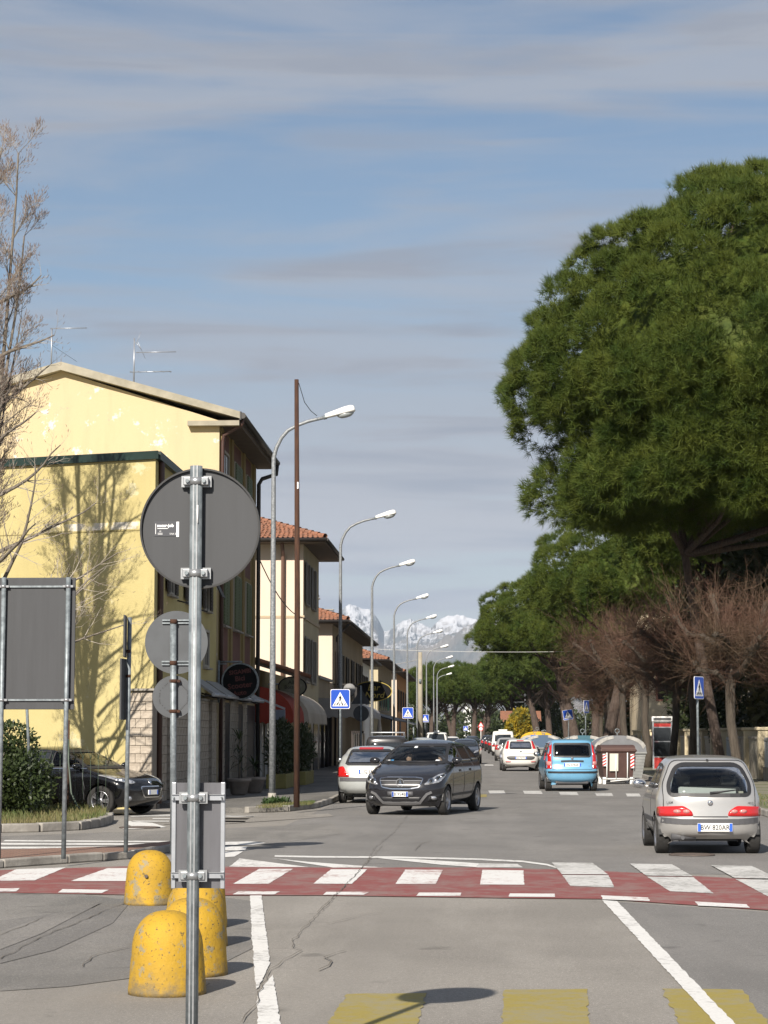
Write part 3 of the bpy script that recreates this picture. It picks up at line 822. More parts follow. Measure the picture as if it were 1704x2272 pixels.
# yellow concrete bollards
BOLL = bpy.data.materials.new('yellow_painted_concrete'); BOLL.use_nodes = True
def _boll():
    nt = BOLL.node_tree; N, L = nt.nodes, nt.links; p = N['Principled BSDF']; p.inputs['Roughness'].default_value = .75
    tc = N.new('ShaderNodeTexCoord'); oi = N.new('ShaderNodeObjectInfo')
    ad = N.new('ShaderNodeVectorMath'); ad.operation = 'ADD'
    cb = N.new('ShaderNodeCombineXYZ'); ml = N.new('ShaderNodeMath'); ml.operation = 'MULTIPLY'; ml.inputs[1].default_value = 37.0
    L.new(oi.outputs['Random'], ml.inputs[0]); L.new(ml.outputs[0], cb.inputs[0]); L.new(ml.outputs[0], cb.inputs[2])
    L.new(tc.outputs['Object'], ad.inputs[0]); L.new(cb.outputs[0], ad.inputs[1])
    def nz(s, d, r):
        n = N.new('ShaderNodeTexNoise'); n.inputs['Scale'].default_value = s; n.inputs['Detail'].default_value = d; n.inputs['Roughness'].default_value = r
        L.new(ad.outputs[0], n.inputs['Vector']); return n.outputs['Fac']
    def mix(f, a, b, c1, c2, top=1):
        r = N.new('ShaderNodeMapRange'); r.inputs['From Min'].default_value = a; r.inputs['From Max'].default_value = b; r.inputs['To Max'].default_value = top
        L.new(f, r.inputs['Value']); x = N.new('ShaderNodeMixRGB'); L.new(r.outputs['Result'], x.inputs['Fac'])
        for s, c in ((x.inputs['Color1'], c1), (x.inputs['Color2'], c2)):
            if isinstance(c, tuple): s.default_value = (*c, 1)
            else: L.new(c, s)
        return x.outputs['Color']
    c = mix(nz(3, 3, .5), .35, .65, (.43, .255, .012), (.34, .205, .018))
    c = mix(nz(6, 8, .72), .565, .60, c, (.24, .20, .12))
    c = mix(nz(38, 4, .7), .59, .65, c, (.06, .05, .03), .9)
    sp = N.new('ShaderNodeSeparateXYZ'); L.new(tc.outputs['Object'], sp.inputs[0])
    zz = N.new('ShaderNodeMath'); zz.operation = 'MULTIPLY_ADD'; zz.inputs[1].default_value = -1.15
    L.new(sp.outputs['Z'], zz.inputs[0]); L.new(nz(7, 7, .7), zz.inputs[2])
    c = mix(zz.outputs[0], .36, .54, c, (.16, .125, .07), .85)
    L.new(c, p.inputs['Base Color'])
    bp = N.new('ShaderNodeBump'); bp.inputs['Distance'].default_value = .006; L.new(nz(22, 5, .65), bp.inputs['Height']); L.new(bp.outputs['Normal'], p.inputs['Normal'])
_boll()
def bollard_mesh():
    prof = [(.262, 0), (.262, .03), (.255, .10), (.248, .20), (.240, .28)]
    for i in range(1, 13):
        a = math.pi/2*i/12
        prof.append((.240*max(.02, math.cos(a)**.80), .28+.27*math.sin(a)**.95))
    mb = MB(); mb.lathe(prof, 40)
    return mb
bpos = [(W(371, 2195, 15.25), 'chipped yellow concrete bollard closest to the round sign post', 15.25),
        (W(425, 2154, 16.45), 'yellow concrete bollard second in the row behind the chipped one', 16.45),
        (W(434, 2092, 18.6), 'yellow concrete bollard third in the row behind the chipped one', 18.6),
        (W(440, 2050, 20.4), 'yellow concrete bollard last in the row beside the red crossing band', 20.4),
        (W(332, 2001, 23.1), 'yellow concrete bollard standing apart with an iron ring stud', 23.1)]
bme = None
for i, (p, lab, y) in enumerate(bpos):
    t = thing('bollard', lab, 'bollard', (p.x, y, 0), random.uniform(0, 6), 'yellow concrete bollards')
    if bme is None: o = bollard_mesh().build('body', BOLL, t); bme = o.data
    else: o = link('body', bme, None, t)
    s_ = MB().tube([(0, -.246, .30), (0, -.262, .30)], .018, 12).build('lifting_stud', MANH, t)
    s_.rotation_euler.z = -t.rotation_euler.z
    if i != 4: s_.rotation_euler.z += 2.2

# street lamps
def lamp():
    t = thing('street_lamp', '', 'street lamp')
    path = [(0, 0, 0), (0, 0, 4), (0, 0, 8.04), (.06, 0, 8.27), (.18, 0, 8.51), (.33, 0, 8.68), (.55, 0, 8.80), (.79, 0, 8.89), (1.0, 0, 8.94), (1.24, 0, 8.99)]
    rad = [.078, .066, .05, .047, .045, .043, .041, .04, .038, .037]
    MB().tube(path, rad, 14).build('pole', GALV_L, t)
    MB().tube([(0, 0, 0), (0, 0, .25)], .095, 14).build('base_sleeve', CONC, t)
    mt = Matrix.Translation((1.22, 0, 8.97)) @ Matrix.Rotation(R(-14), 4, 'Y')
    # cobra head: narrow neck widening to a rounded housing
    hd = MB(); st = [(0, .07, .08), (.12, .09, .095), (.3, .12, .115), (.48, .145, .135), (.62, .145, .135), (.69, .12, .115), (.715, .07, .07)]
    base = len(hd.v)
    for x, hw, hh in st:
        for j in range(12):
            a = 2*math.pi*j/12; cy = math.cos(a); sy = math.sin(a)
            hd.v.append(tuple(mt @ Vector((x, hw*math.copysign(abs(cy)**.7, cy), .02+(hh*abs(sy)**.7 if sy > 0 else -hh*.35*abs(sy)**.7)))))
    for i in range(len(st)-1):
        for j in range(12):
            a = i*12+j; b = i*12+(j+1) % 12
            hd.f.append((a, b, b+12, a+12)); hd.sm.append(True)
    hd.f.append(tuple(range(12))); hd.sm.append(False); hd.f.append(tuple(range((len(st)-1)*12, len(st)*12))); hd.sm.append(False)
    h = hd.build('lamp_head', WHITE, t)
    MB().lathe([(1, 0), (.9, -.5), (.55, -.9), (.1, -1)], 16, mt @ Matrix.Translation((.47, 0, 0)) @ Matrix.Diagonal((.21, .12, .11, 1))).build('lens', M('lamp_lens', (.30, .32, .32), .25), h)
    MB().tube([mt @ Vector((-.05, 0, .02)), mt @ Vector((.03, 0, .02))], .05, 12).build('collar', GALV, t)
    return t
lamp0 = lamp()
first = True
for i, y in enumerate((52.2, 77, 99, 123.5, 145, 166, 194, 222, 252, 284)):
    t = lamp0 if first else copy_tree(lamp0); first = False
    t.location = (-4.88 if y < 240 else -4.88-(y-240)*.022, y, .12)
    t['label'] = ('tall galvanised street lamp beside the rusty pole, weeds at its foot', 'galvanised street lamp behind the big blue crossing sign', 'street lamp rising in front of the black Bar Nord sign',
        'street lamp standing just beyond the black Bar Nord sign', 'street lamp second beyond the Bar Nord sign, before the white house', 'street lamp just before the beige concrete utility pole',
        'street lamp first beyond the concrete utility pole', 'street lamp second beyond the concrete utility pole', 'street lamp third beyond the concrete utility pole', 'farthest street lamp of the row, under the first far pines')[i]
    t['group'] = 'street lamps along the pavement'
# weeds at the foot of the first lamp
def leaf_cloud(n, c, r, size, seed, elong=2.0, up=0.0, shell=0.0):
    """n leaf-shaped quads (two triangles each) through an ellipsoid"""
    rnd = np.random.RandomState(seed)
    d = rnd.randn(n, 3); d /= np.linalg.norm(d, axis=1)[:, None]
    rad = (shell + (1-shell)*rnd.rand(n))**(1/2.2)
    P = np.array(c) + d*rad[:, None]*np.array(r)
    ax = rnd.randn(n, 3)+d*.8; ax[:, 2] += up; ax /= np.linalg.norm(ax, axis=1)[:, None]
    sd = np.cross(ax, rnd.randn(n, 3)); sd /= np.linalg.norm(sd, axis=1)[:, None]
    L = size*(.6+.8*rnd.rand(n))[:, None]; Wd = L/elong*.5
    V = np.stack([P, P+ax*L*.5+sd*Wd, P+ax*L, P+ax*L*.5-sd*Wd], 1).reshape(-1, 3)
    i = np.arange(n)*4
    T = np.concatenate([np.stack([i, i+1, i+2], 1), np.stack([i, i+2, i+3], 1)])
    return V, T
wd = thing('weeds', 'green weeds sprouting round the foot of the lamp by the rusty pole', 'weeds', (-4.88, 52.1, .12))
V, T = leaf_cloud(320, (.1, -.05, .02), (.36, .18, .10), .10, 11, 2.2, .6); np_mesh('leaves', V, T, M('weed_leaves', (.035, .07, .016), .6, var=.3, scale=6, trans=.3), wd)
# rusty pole
rp0 = W(658, 1792, 49.9); rpt = W(658, 842, 49.9)
rpo = thing('rusty_pole', 'tall thin rusty steel pole standing at the pavement corner', 'pole', (rp0.x, 49.9, .12))
MB().tube([(0, 0, 0), (.0, 0, 4.5), (rpt.x-rp0.x, 0, rpt.z-.12)], [.068, .062, .048], 12).build('pole', RUST, rpo)
MB().box(-.01, -.064, 7.05, .02, -.05, 7.2).build('small_plate', SIGN_W, rpo)
c = [W(663, 850, 50.0), W(676, 893, 50.8), W(690, 912, 51.6), W(703, 922.5, 52.2)]
tag(MB().tube(c, .008, 5).build('cable', CABLE), 'thin black cable hanging from the rusty pole top to the lamp arm', 'cable')
# concrete utility pole
cp = thing('concrete_pole', 'beige concrete utility pole among the far street lamps', 'pole', (-4.75, 170, .12))
MB().tube([(0, 0, 0), (0, 0, W(934, 1447, 170).z-.12)], [.24, .15], 12).build('pole', M('pole_concrete', (.28, .25, .19), .9, var=.12, scale=2), cp)
MB().tube([(0, -.2, 5.4), (0, -.2, 5.7)], .09, 8).build('bracket', GALV, cp)

# pedestrian crossing signs
def ped_sign(u, v, y, label, size=.6, rz=0.0, tilt=0.0, wide=None, group='pedestrian crossing signs'):
    c = W(u, v, y)
    t = thing('crossing_sign', label, 'traffic sign', (c.x, y, .12), rz, group)
    z = c.z-.12; s = size/2
    rot = Matrix.Translation((0, 0, z)) @ Matrix.Rotation(tilt, 4, 'Y')
    def pl(pts, y, mat, name, par, d=.004):
        m = MB(); m.prism([rot @ Vector((a, y, b)) for a, b in pts], (0, d, 0)); return m.build(name, mat, par)
    def rsq(h, r=.05):
        out = []
        for cx, cz, a0 in ((h-r, h-r, 0), (-h+r, h-r, 90), (-h+r, -h+r, 180), (h-r, -h+r, 270)):
            for k in range(5): a = R(a0+22.5*k); out.append((cx+r*math.cos(a), cz+r*math.sin(a)))
        return out
    pan = pl(rsq(s), -.052, SIGN_W, 'sign_panel', t, .012)
    pl(rsq(s*.945), -.056, BLUE_S, 'blue_field', pan, .003)
    tr = [(0, s*.72), (-s*.80, -s*.74), (s*.80, -s*.74)]
    pl(tr, -.060, SIGN_W, 'white_triangle', pan, .003)
    k = s/.3
    fig = MB()
    def add(pts): fig.prism([rot @ Vector((a*k, -.064, b*k)) for a, b in pts], (0, .003, 0))
    add(ring_pts(-.002, .098, .020, 12))
    add([(-.026, .075), (.022, .078), (.026, .0), (-.02, .0)])
    add([(-.022, .075), (-.03, .065), (-.062, .005), (-.05, -.002), (-.018, .05)])
    add([(.018, .078), (.03, .07), (.055, .01), (.043, .003), (.016, .05)])
    add([(-.02, .004), (.008, .004), (-.03, -.09), (-.062, -.165), (-.085, -.165), (-.05, -.085)])
    add([(.0, .004), (.026, .004), (.04, -.075), (.068, -.165), (.045, -.168), (.016, -.08)])
    fig.build('walking_figure', SIGN_K, pan)
    for x in (-.165, -.10, -.015, .075, .145):
        b = MB(); b.prism([rot @ Vector((a*k, -.0632, c_*k)) for a, c_ in ((x-.02, -.2), (x+.014, -.2), (x+.026, -.125), (x-.002, -.125))], (0, .003, 0)); b.build('stripe', SIGN_K, pan)
    foot = rot @ Vector((0, 0, s*.9)) 
    MB().tube([(0, 0, 0), rot @ Vector((0, 0, -s)), foot], .032, 10).build('post', GALV, t)
    return t
ped_sign(755, 1551, 69.6, 'big blue crossing sign with a walking figure in front of the second lamp')
ped_sign(905, 1582, 124, 'blue crossing sign before the fourth lamp beyond the Bar Nord sign')
ped_sign(943, 1594, 178, 'small blue crossing sign on the post by the concrete utility pole')
ped_sign(1033, 1616, 300, 'tiny far blue crossing sign among the distant pine trunks', size=.6)
ped_sign(1547, 1526, 58.5, 'blue crossing sign under the bare limes above the silver hatchback', size=.58, rz=R(60))
ped_sign(1260, 1586, 140, 'small blue crossing sign on a tilted post above the light blue car', size=.62, tilt=R(-8))
ped_sign(1299, 1568, 110, 'narrow blue crossing sign turned nearly edge on beside the tilted one', size=.62, rz=R(64))
# backs of a triangular and a round sign before the bar
c = W(801, 1585, 86)
t = thing('road_sign_backs', 'dark back of a triangular sign above a round one before the bar', 'traffic sign', (c.x, 86, .12))
MB().tube([(0, 0, 0), (0, 0, W(801, 1528, 86).z)], .035, 10).build('post', GALV, t)
a = W(801, 1530, 86).z-.12; b = W(801, 1562, 86).z-.12
MB().prism([(-.38, .04, b), (.38, .04, b), (.03, .04, a), (-.03, .04, a)], (0, .01, 0)).build('triangular_panel', SIGNB, t)
disc(.30, .04, .05, W(801, 1583, 86).z-.12, 32).build('round_panel', SIGNB, t)
# far speed limit and triangular warning sign
c = W(1067, 1630, 330); t = thing('speed_limit_sign', 'far red triangular warning sign above a round speed limit sign', 'traffic sign', (c.x, 330, 0))
z2 = W(1067, 1617, 330).z; z1 = W(1067, 1609, 330).z
MB().tube([(0, 0, 0), (0, 0, z1+.2)], .05, 8).build('post', SIGN_W, t)
disc(.34, -.06, -.05, z2, 24).build('round_panel', SIGN_R, t); disc(.24, -.07, -.06, z2, 24).build('round_field', SIGN_W, t)
text('50', .26, SIGN_K, t, FACE(0, -.08, z2))
MB().prism([(-.48, -.06, z1-.25), (.48, -.06, z1-.25), (0, -.06, z1+.55)], (0, .01, 0)).build('triangular_panel', SIGN_R, t)
MB().prism([(-.3, -.07, z1-.16), (.3, -.07, z1-.16), (0, -.07, z1+.35)], (0, .01, 0)).build('triangular_field', SIGN_W, t)
# ---------------------------------------------------------------- buildings along the pavement
XF = -7.6
def box_on(parent, name, mat, *b):
    return MB().box(*b).build(name, mat, parent)
def side_window(parent, y0, y1, z0, z1, x=XF, leaf=None, open_=True, sill=True, frame=None, lx=None):
    """window on a wall that faces the street (+x); local coordinates are world ones"""
    f = MB()
    w = .07; d = .05
    f.box(x-.02, y0-w, z0-w, x+d, y0, z1+w).box(x-.02, y1, z0-w, x+d, y1+w, z1+w).box(x-.02, y0, z1, x+d, y1, z1+w).box(x-.02, y0, z0-w, x+d, y1, z0)
    fo = f.build('window', frame or M('window_frame', (.33, .3, .25), .7), parent)
    box_on(fo, 'pane', DARKGLASS, x-.01, y0, z0, x+.012, y1, z1)
    MB().box(x+.012, (y0+y1)/2-.025, z0, x+.03, (y0+y1)/2+.025, z1).build('glazing_bar', M('window_frame', (.33, .3, .25)), fo)
    if sill: box_on(fo, 'sill', CONC, x-.01, y0-.12, z0-w-.05, x+.14, y1+.12, z0-w-.002)
    if leaf is not None:
        hw = (y1-y0)/2
        for ya, yb in (((y0-hw-.02, y0-.02), (y1+.02, y1+hw+.02)) if open_ else ((y0, y0+hw-.005), (y1-hw+.005, y1))):
            s = MB(); s.box(x+.052, ya, z0-.03, x+.085, yb, z1+.03)
            n = max(4, int((z1-z0)/.09))
            for i in range(n):
                zz = z0+(z1-z0)*(i+.2)/n
                s.box(x+.085, ya+.05, zz, x+.095, yb-.05, zz+(z1-z0)/n*.55)
            s.build('shutter', leaf, fo)
    return fo
block_cache = {}
def block(parent, x0, y0, z0, x1, y1, z1):
    """rough stone block; meshes shared between blocks of a size"""
    key = (round(x1-x0, 2), round(y1-y0, 2), round(z1-z0, 2), random.randint(0, 1))
    if key not in block_cache:
        m = MB(); m.bbox(0, 0, 0, key[0]-.006, key[1]-.006, key[2]-.006, .012)
        o = m.build('stone_block', STONE, parent); block_cache[key] = o.data
    else: o = link('stone_block', block_cache[key], None, parent)
    o.location = (x0+.003+random.uniform(-.006, .006)*(1 if x1-x0 < .2 else 0), y0+.003, z0+.003)
    return o
def pier(parent, y0, y1, ztop, xb=-7.9, x=XF, rows=.2):
    core = box_on(parent, 'pier', STONE_G, xb, y0, 0, x, y1, ztop)
    z = .14; k = 0
    while z < ztop-.02:
        h = min(rows*(1 if k % 3 else 1.25), ztop-z)
        n = max(1, round((y1-y0)/.55))
        l = (y1-y0)/n; off = (l*.5 if k % 2 and n > 1 else 0)
        ys = [y0]+[y0+l*i+off for i in range(0 if off else 1, n)]+[y1]
        for a, b in zip(ys[:-1], ys[1:]): block(core, x-.002, a, z, x+.035, b, z+h)
        block(core, xb+.02, y0-.035, z, x+.03, y0-.0, z+h)
        z += h; k += 1
    box_on(core, 'cap', CONC, xb, y0-.06, ztop, x+.06, y1+.03, ztop+.06)
def downpipe(parent, pts, r=.055, mat=None):
    return MB().tube(pts, r, 10).build('downpipe', mat or BROWNPIPE, parent)
def tiled_roof(parent, corners, name='tiles', pitch=.21, course=.33, r=.066):
    """barrel tiles on a sloping quad: corners = eave a, eave b, ridge b, ridge a"""
    a, b, c, d = [Vector(p) for p in corners]
    nrm = (b-a).cross(d-a).normalized()
    if nrm.z < 0: nrm = -nrm
    mb = MB(); n = max(2, int((b-a).length/pitch)); m = max(2, int(((d-a).length+(c-b).length)/2/course))
    up0 = (d-a)
    for i in range(n):
        s = (i+.5)/n
        e = a.lerp(b, s); t = d.lerp(c, s)
        L = (t-e).length
        if L < .15: continue
        mm = max(1, int(L/course))
        for k in range(mm):
            p = e.lerp(t, k/mm)+nrm*(.035+random.uniform(-.006, .01)); q = e.lerp(t, min(1, (k+1.12)/mm))+nrm*(.012)
            mb.tube([p, q], [r*1.08, r*.92], 6, cap=False)
    o = mb.build(name, TILE, parent, fixn=False); o['kind'] = 'stuff'
    return o
def hip_house(name, label, y0, y1, xb, zw, wall_front, wall_side, over=.75, slope=.36, x=XF, tiles=True):
    t = thing(name, label, 'house', (x, y0, 0))
    W_ = thing('w', '', '')  # temporary world-space parent
    bpy.data.objects.remove(W_)
    t.location = (0, 0, 0)
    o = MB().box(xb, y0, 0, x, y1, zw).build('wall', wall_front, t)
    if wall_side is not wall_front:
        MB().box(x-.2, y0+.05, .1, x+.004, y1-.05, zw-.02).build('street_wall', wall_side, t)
    e = [(xb-over, y0-over), (x+over, y0-over), (x+over, y1+over), (xb-over, y1+over)]
    h = min((x-xb)/2, (y1-y0)/2)+over
    zr = zw+h*slope
    rid = [((xb-over+h), y0-over+h), (x+over-h, y0-over+h), (x+over-h, y1+over-h), (xb-over+h, y1+over-h)]
    E = [Vector((px, py, zw+.12)) for px, py in e]; Rg = [Vector((px, py, zr)) for px, py in rid]
    m = MB(); m.prism([(p.x, p.y, zw-.02) for p in E], (0, 0, .1)); m.build('eaves', SOFFIT, t)
    m = MB()
    for i in range(4): m.quad(E[i], E[(i+1) % 4], Rg[(i+1) % 4], Rg[i])
    ro = m.build('roof', TILE, t)
    if tiles:
        tiled_roof(ro, (E[0], E[1], Rg[1], Rg[0])); 
        for a, b in ((E[1], Rg[1]), (E[0], Rg[0])):
            k = int((b-a).length/.4); hm = MB()
            for i in range(k): hm.tube([a.lerp(b, i/k)+Vector((0, 0, .1)), a.lerp(b, (i+1.1)/k)+Vector((0, 0, .07))], [.13, .11], 7, cap=False)
            hh = hm.build('hip_tiles', TILE, ro); hh['kind'] = 'stuff'
    g = MB(); gz = zw+.1
    pts = [(e[0][0], e[0][1]-.06, gz), (e[1][0]+.06, e[1][1]-.06, gz), (e[2][0]+.06, e[2][1], gz)]
    g.tube([pts[0], pts[1]], .075, 8).tube([pts[1], pts[2]], .075, 8).build('gutter', DARKMETAL, t)
    return t

# --- the yellow corner building with a flat roof
ob = thing('yellow_corner_building', 'low yellow corner building with dark green fascia and travertine corner', 'building', (0, 0, 0))
CY, BACK, HB = 51.8, 64.0, 8.28
fd = Vector((-math.cos(R(20)), math.sin(R(20)), 0))     # along the splayed front, away from the corner
cor = Vector((XF, CY, 0)); far = cor+fd*9
foot = [cor, far, Vector((far.x, BACK, 0)), Vector((XF, BACK, 0))]
inset = .3
MB().prism([foot[0], foot[1], foot[2], foot[3]], (0, 0, HB)).build('wall', YELLOW_W, ob) if False else None
w = MB()
w.prism([(p.x, p.y, 2.75) for p in foot], (0, 0, HB-2.75))
w.prism([(XF-inset, CY+.15, 0), (far.x, far.y+.02, 0), (far.x, BACK, 0), (XF-inset, BACK, 0)], (0, 0, 2.75))
w.build('wall', YELLOW_W, ob)
fn = Vector((-fd.y, fd.x, 0)); fn = fn if fn.y < 0 else -fn
MB().prism([cor+fd*.55+fn*.0, far, far-fn*.2, cor+fd*.55-fn*.3], (0, 0, 2.75)).build('front_wall', YELLOW_W, ob)
# fascia
fa = MB()
a = cor+fn*.12+Vector((.12, 0, 0)); b = far+fn*.12; 
fa.prism([a, b, b-fn*.3, a-fn*.1+fd*.3], (0, 0, .19)); 
fo = fa.build('fascia', GREENMET, ob); fo.location.z = HB-.19
fo2 = MB().box(XF-.2, CY+.02, HB-.19, XF+.12, BACK, HB-.002).build('fascia', GREENMET, ob)
MB().prism([p for p in foot], (0, 0, .05)).build('flat_roof', CONC, ob).location.z = HB-.12
# string course and joint
a = cor+fn*.006; 
MB().prism([a+fd*.02, a+fd*.0+fd*2.9, a+fd*2.9-fn*.02, a+fd*.02-fn*.02], (0, 0, .17)).build('repair_band', M('bare_plaster', (.56, .52, .44), .9, col2=(.62, .52, .26), scale=2.5, lo=.45, hi=.55), ob).location.z = 6.48
MB().prism([a+fd*.02, a+fd*9, a+fd*9-fn*.02, a+fd*.02-fn*.02], (0, 0, .022)).build('joint', M('joint_dark', (.2, .16, .06), .9), ob).location.z = 6.43
# stone corner
z = .05; k = 0
cornerp = MB().prism([cor+fd*.03, cor+fd*.58, cor+fd*.58-fn*.3, cor+fd*.03-fn*.25], (0, 0, 2.70)).build('corner_pier', STONE_G, ob)
ang = math.atan2(-fd.y, -fd.x)
while z < 2.6:
    h = [.20, .21, .19, .205][k % 4]; h = min(h, 2.72-z)
    cuts = [0, .30, .6] if k % 2 == 0 else [0, .17, .43, .6]
    for c0, c1 in zip(cuts[:-1], cuts[1:]):
        m = MB(); m.bbox(0, 0, 0, c1-c0-.007, .06, h-.007, .012)
        o = m.build('stone_block', STONE, cornerp)
        p = cor+fd*c1+fn*.045
        o.location = (p.x, p.y, z+.006); o.rotation_euler = (0, 0, ang)
    z += h; k += 1
p = cor+fd*.64+fn*.08
m = MB().box(0, 0, 0, .70, .25, .05).build('cap', CONC, cornerp); m.location = (p.x, p.y, 2.72); m.rotation_euler.z = ang
for a, b in ((52.6, 53.9), (55.2, 57.9), (60.0, 62.1), (63.0, 63.95)): pier(ob, a, b, 2.62, xb=-7.95)
for a, b in ((53.9, 55.2), (57.9, 60.0), (62.1, 63.0)):
    d = MB().box(XF-inset-.01, a, .12, XF-inset+.03, b, 2.6).build('shop_door', SHOPDARK, ob)
    MB().box(XF-inset+.03, a+.1, .3, XF-inset+.045, a+.16, 2.5).box(XF-inset+.03, (a+b)/2-.03, .3, XF-inset+.045, (a+b)/2+.03, 2.5).box(XF-inset+.03, b-.16, .3, XF-inset+.045, b-.1, 2.5).box(XF-inset+.03, a+.16, 2.2, XF-inset+.044, b-.16, 2.28).build('door_frame', M('shop_frame', (.09, .09, .1), .4, .4), d)
    MB().bbox(XF-inset+.046, (a+b)/2+.08, 1.1, XF-inset+.09, (a+b)/2+.11, 1.4, .008).build('handle', ALU, d)
downpipe(ob, [(XF+.07, 52.35, .12), (XF+.07, 52.35, HB-.25), (XF+.0, 52.35, HB-.12)], .07)
for a, b in ((54.0, 54.9), (57.4, 58.5), (61.0, 62.0)):
    side_window(ob, a, b, 5.15, 6.35, leaf=SHUT_D)
    side_window(ob, a, b, 3.6, 4.5, leaf=None)
for yy in (55.6, 59.4): MB().tube([(XF+.02, yy, 5.02), (XF+.3, yy, 4.95), (XF+.3, yy+.15, 5.03)], .02, 6).build('iron_hook', DARKMETAL, ob)
op = MB().prism([(XF+.05, 61.2, 6.3), (XF+.09, 61.2, 6.3), (XF+.5, 61.2, 5.45), (XF+.46, 61.2, 5.45)], (0, .75, 0)).build('propped_shutter', SHUT_D, ob)

# --- tall gabled house
gh = thing('gabled_house', 'tall cream gabled house with flaking wall and television aerials', 'house', (0, 0, 0))
GY, GE = 64.4, 75.0
rx, rz_ = -12.2, 12.35; ez = 10.95
prof = [(XF, 0), (XF, 10.75), (rx, rz_-.12), (-16.8, 10.75), (-16.8, 0)]
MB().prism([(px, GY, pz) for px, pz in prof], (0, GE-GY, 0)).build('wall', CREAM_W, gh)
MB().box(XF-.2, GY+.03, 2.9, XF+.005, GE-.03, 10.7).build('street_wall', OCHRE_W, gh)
rf = MB()
rf.prism([(XF+.62, GY-.28, 10.78), (XF+.62, GY-.28, 10.98), (rx, GY-.28, rz_+.12), (rx, GY-.28, rz_-.12)], (0, GE-GY+.5, 0))
rf.prism([(-17.4, GY-.28, 10.78), (-17.4, GY-.28, 10.98), (rx, GY-.28, rz_+.12), (rx, GY-.28, rz_-.12)], (0, GE-GY+.5, 0))
ro = rf.build('roof', M('cement_verge', (.33, .30, .235), .9, col2=(.25, .23, .18), scale=3, bump=.006, bscale=20), gh)
MB().box(XF-.9, GY-.26, 10.58, XF+.6, GY-.02, 10.72).build('cornice_return', M('cement_verge', (.3, .28, .22)), gh)
MB().box(XF+.006, GY-.2, 10.60, XF+.6, GE+.2, 10.74).build('soffit', SOFFIT, gh)
MB().tube([(XF+.70, GY-.25, 10.86), (XF+.70, GE+.25, 10.80)], .09, 10).build('gutter', DARKMETAL, gh)
MB().box(XF+.6, GY-.27, 10.74, XF+.66, GE+.24, 10.98).build('fascia', DARKMETAL, gh)
downpipe(gh, [(XF+.70, GY-.1, 10.80), (XF+.66, GY-.06, 10.62), (XF+.12, GY+.12, 10.35), (XF+.08, GY+.15, 10.1), (XF+.08, GY+.15, .12)], .06)
downpipe(gh, [(XF+.70, GE+.1, 10.76), (XF+.68, GE+.1, 10.42), (XF+.2, GE+.0, 10.25), (XF+.1, GE-.1, 10.05), (XF+.1, GE-.1, .12)], .07, DARKMETAL)
for a, b in ((65.3, 66.6), (68.2, 70.0), (71.7, 73.0)):
    side_window(gh, a, b, 4.95, 6.5, leaf=SHUT_G, open_=False)
    side_window(gh, a, b, 8.3, 9.95, leaf=SHUT_G if a > 68 else None, open_=False)
    for z0, z1 in ((3.4, 4.82), (6.72, 8.17), (10.05, 10.55)):
        MB().box(XF+.0, a-.15, z0, XF+.012, b+.15, z1).build('panel', BROWN_PANEL, gh)
for y in (64.75, 67.4, 70.8, 73.9):
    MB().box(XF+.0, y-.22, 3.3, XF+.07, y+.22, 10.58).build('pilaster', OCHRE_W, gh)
MB().box(XF-.1, GY+.01, 2.72, XF+.1, GE-.01, 2.95).build('string_course', CONC, gh)
for a, b in ((65.2, 66.0), (67.4, 69.6), (71.0, 72.2)): pier(gh, a, b, 2.7, xb=-7.9)
for a, b in ((66.0, 67.4), (69.6, 71.0), (72.2, 74.8)):
    d = MB().box(-7.64, a, .12, XF+.012, b, 2.65).build('shop_door', SHOPDARK, gh)
    MB().box(XF+.012, a+.05, .2, XF+.03, a+.12, 2.6).box(XF+.012, b-.12, .2, XF+.03, b-.05, 2.6).build('door_frame', M('shop_frame', (.09, .09, .1)), d)
# roof furniture
ch = thing('roof_chimney', 'small round chimney pot with metal cowl on the gabled roof', 'chimney', (W(275, 845, 68).x, 68, 11.55))
MB().lathe([(.20, 0), (.19, .25), (.17, .52), (.22, .54), (.22, .6)], 16).build('pot', CONC, ch)
for a in range(4): MB().tube([(.15*math.cos(a*1.57), .15*math.sin(a*1.57), .6), (.15*math.cos(a*1.57), .15*math.sin(a*1.57), .74)], .012, 5).build('stay', DARKMETAL, ch)
MB().lathe([(.30, .74), (.30, .77), (.05, .84)], 16).build('cowl', DARKMETAL, ch)
def aerial(u, vb, vt, y, booms, label):
    p = W(u, vb, y); t = thing('television_aerial', label, 'aerial', (p.x, y, p.z-.25))
    h = W(u, vt, y).z-p.z+.25
    MB().tube([(0, 0, 0), (0, 0, h)], .022, 8).build('mast', ALU, t)
    for zf, l0, l1, n, el in booms:
        z = h*zf
        b = MB().tube([(l0, 0, z), (l1, 0, z+.01)], .014, 6).build('boom', ALU, t)
        e = MB()
        for i in range(n):
            x = l0+.05+(l1-l0-.1)*i/max(1, n-1); e.tube([(x, -el*.5, z-.02), (x, el*.5, z+.03)], .007, 5)
        e.build('elements', ALU, b)
    return t
aerial(114, 803, 728, 66, [(.99, -.05, 1.05, 9, .22)], 'single bar television aerial at the gable ridge')
t = aerial(297, 846, 750, 66, [(.72, .05, 1.25, 12, .26), (.34, -.12, 1.12, 6, .6)], 'double television aerial with long bars beside the chimney')
MB().tube([(.02, 0, 1.45), (.22, 0, 1.2)], .008, 5).tube([(.08, 0, 1.5), (.32, .1, .95)], .006, 5).tube([(.05, 0, 1.35), (.2, 0, 1.75)], .006, 5).build('bent_reflector', ALU, t)
p = W(114, 765, 66); q = W(170, 802, 65.5)
tag(MB().tube([p, q], .006, 4).build('guy_wire', CABLE), 'thin guy wire from the ridge aerial to the roof', 'wire')

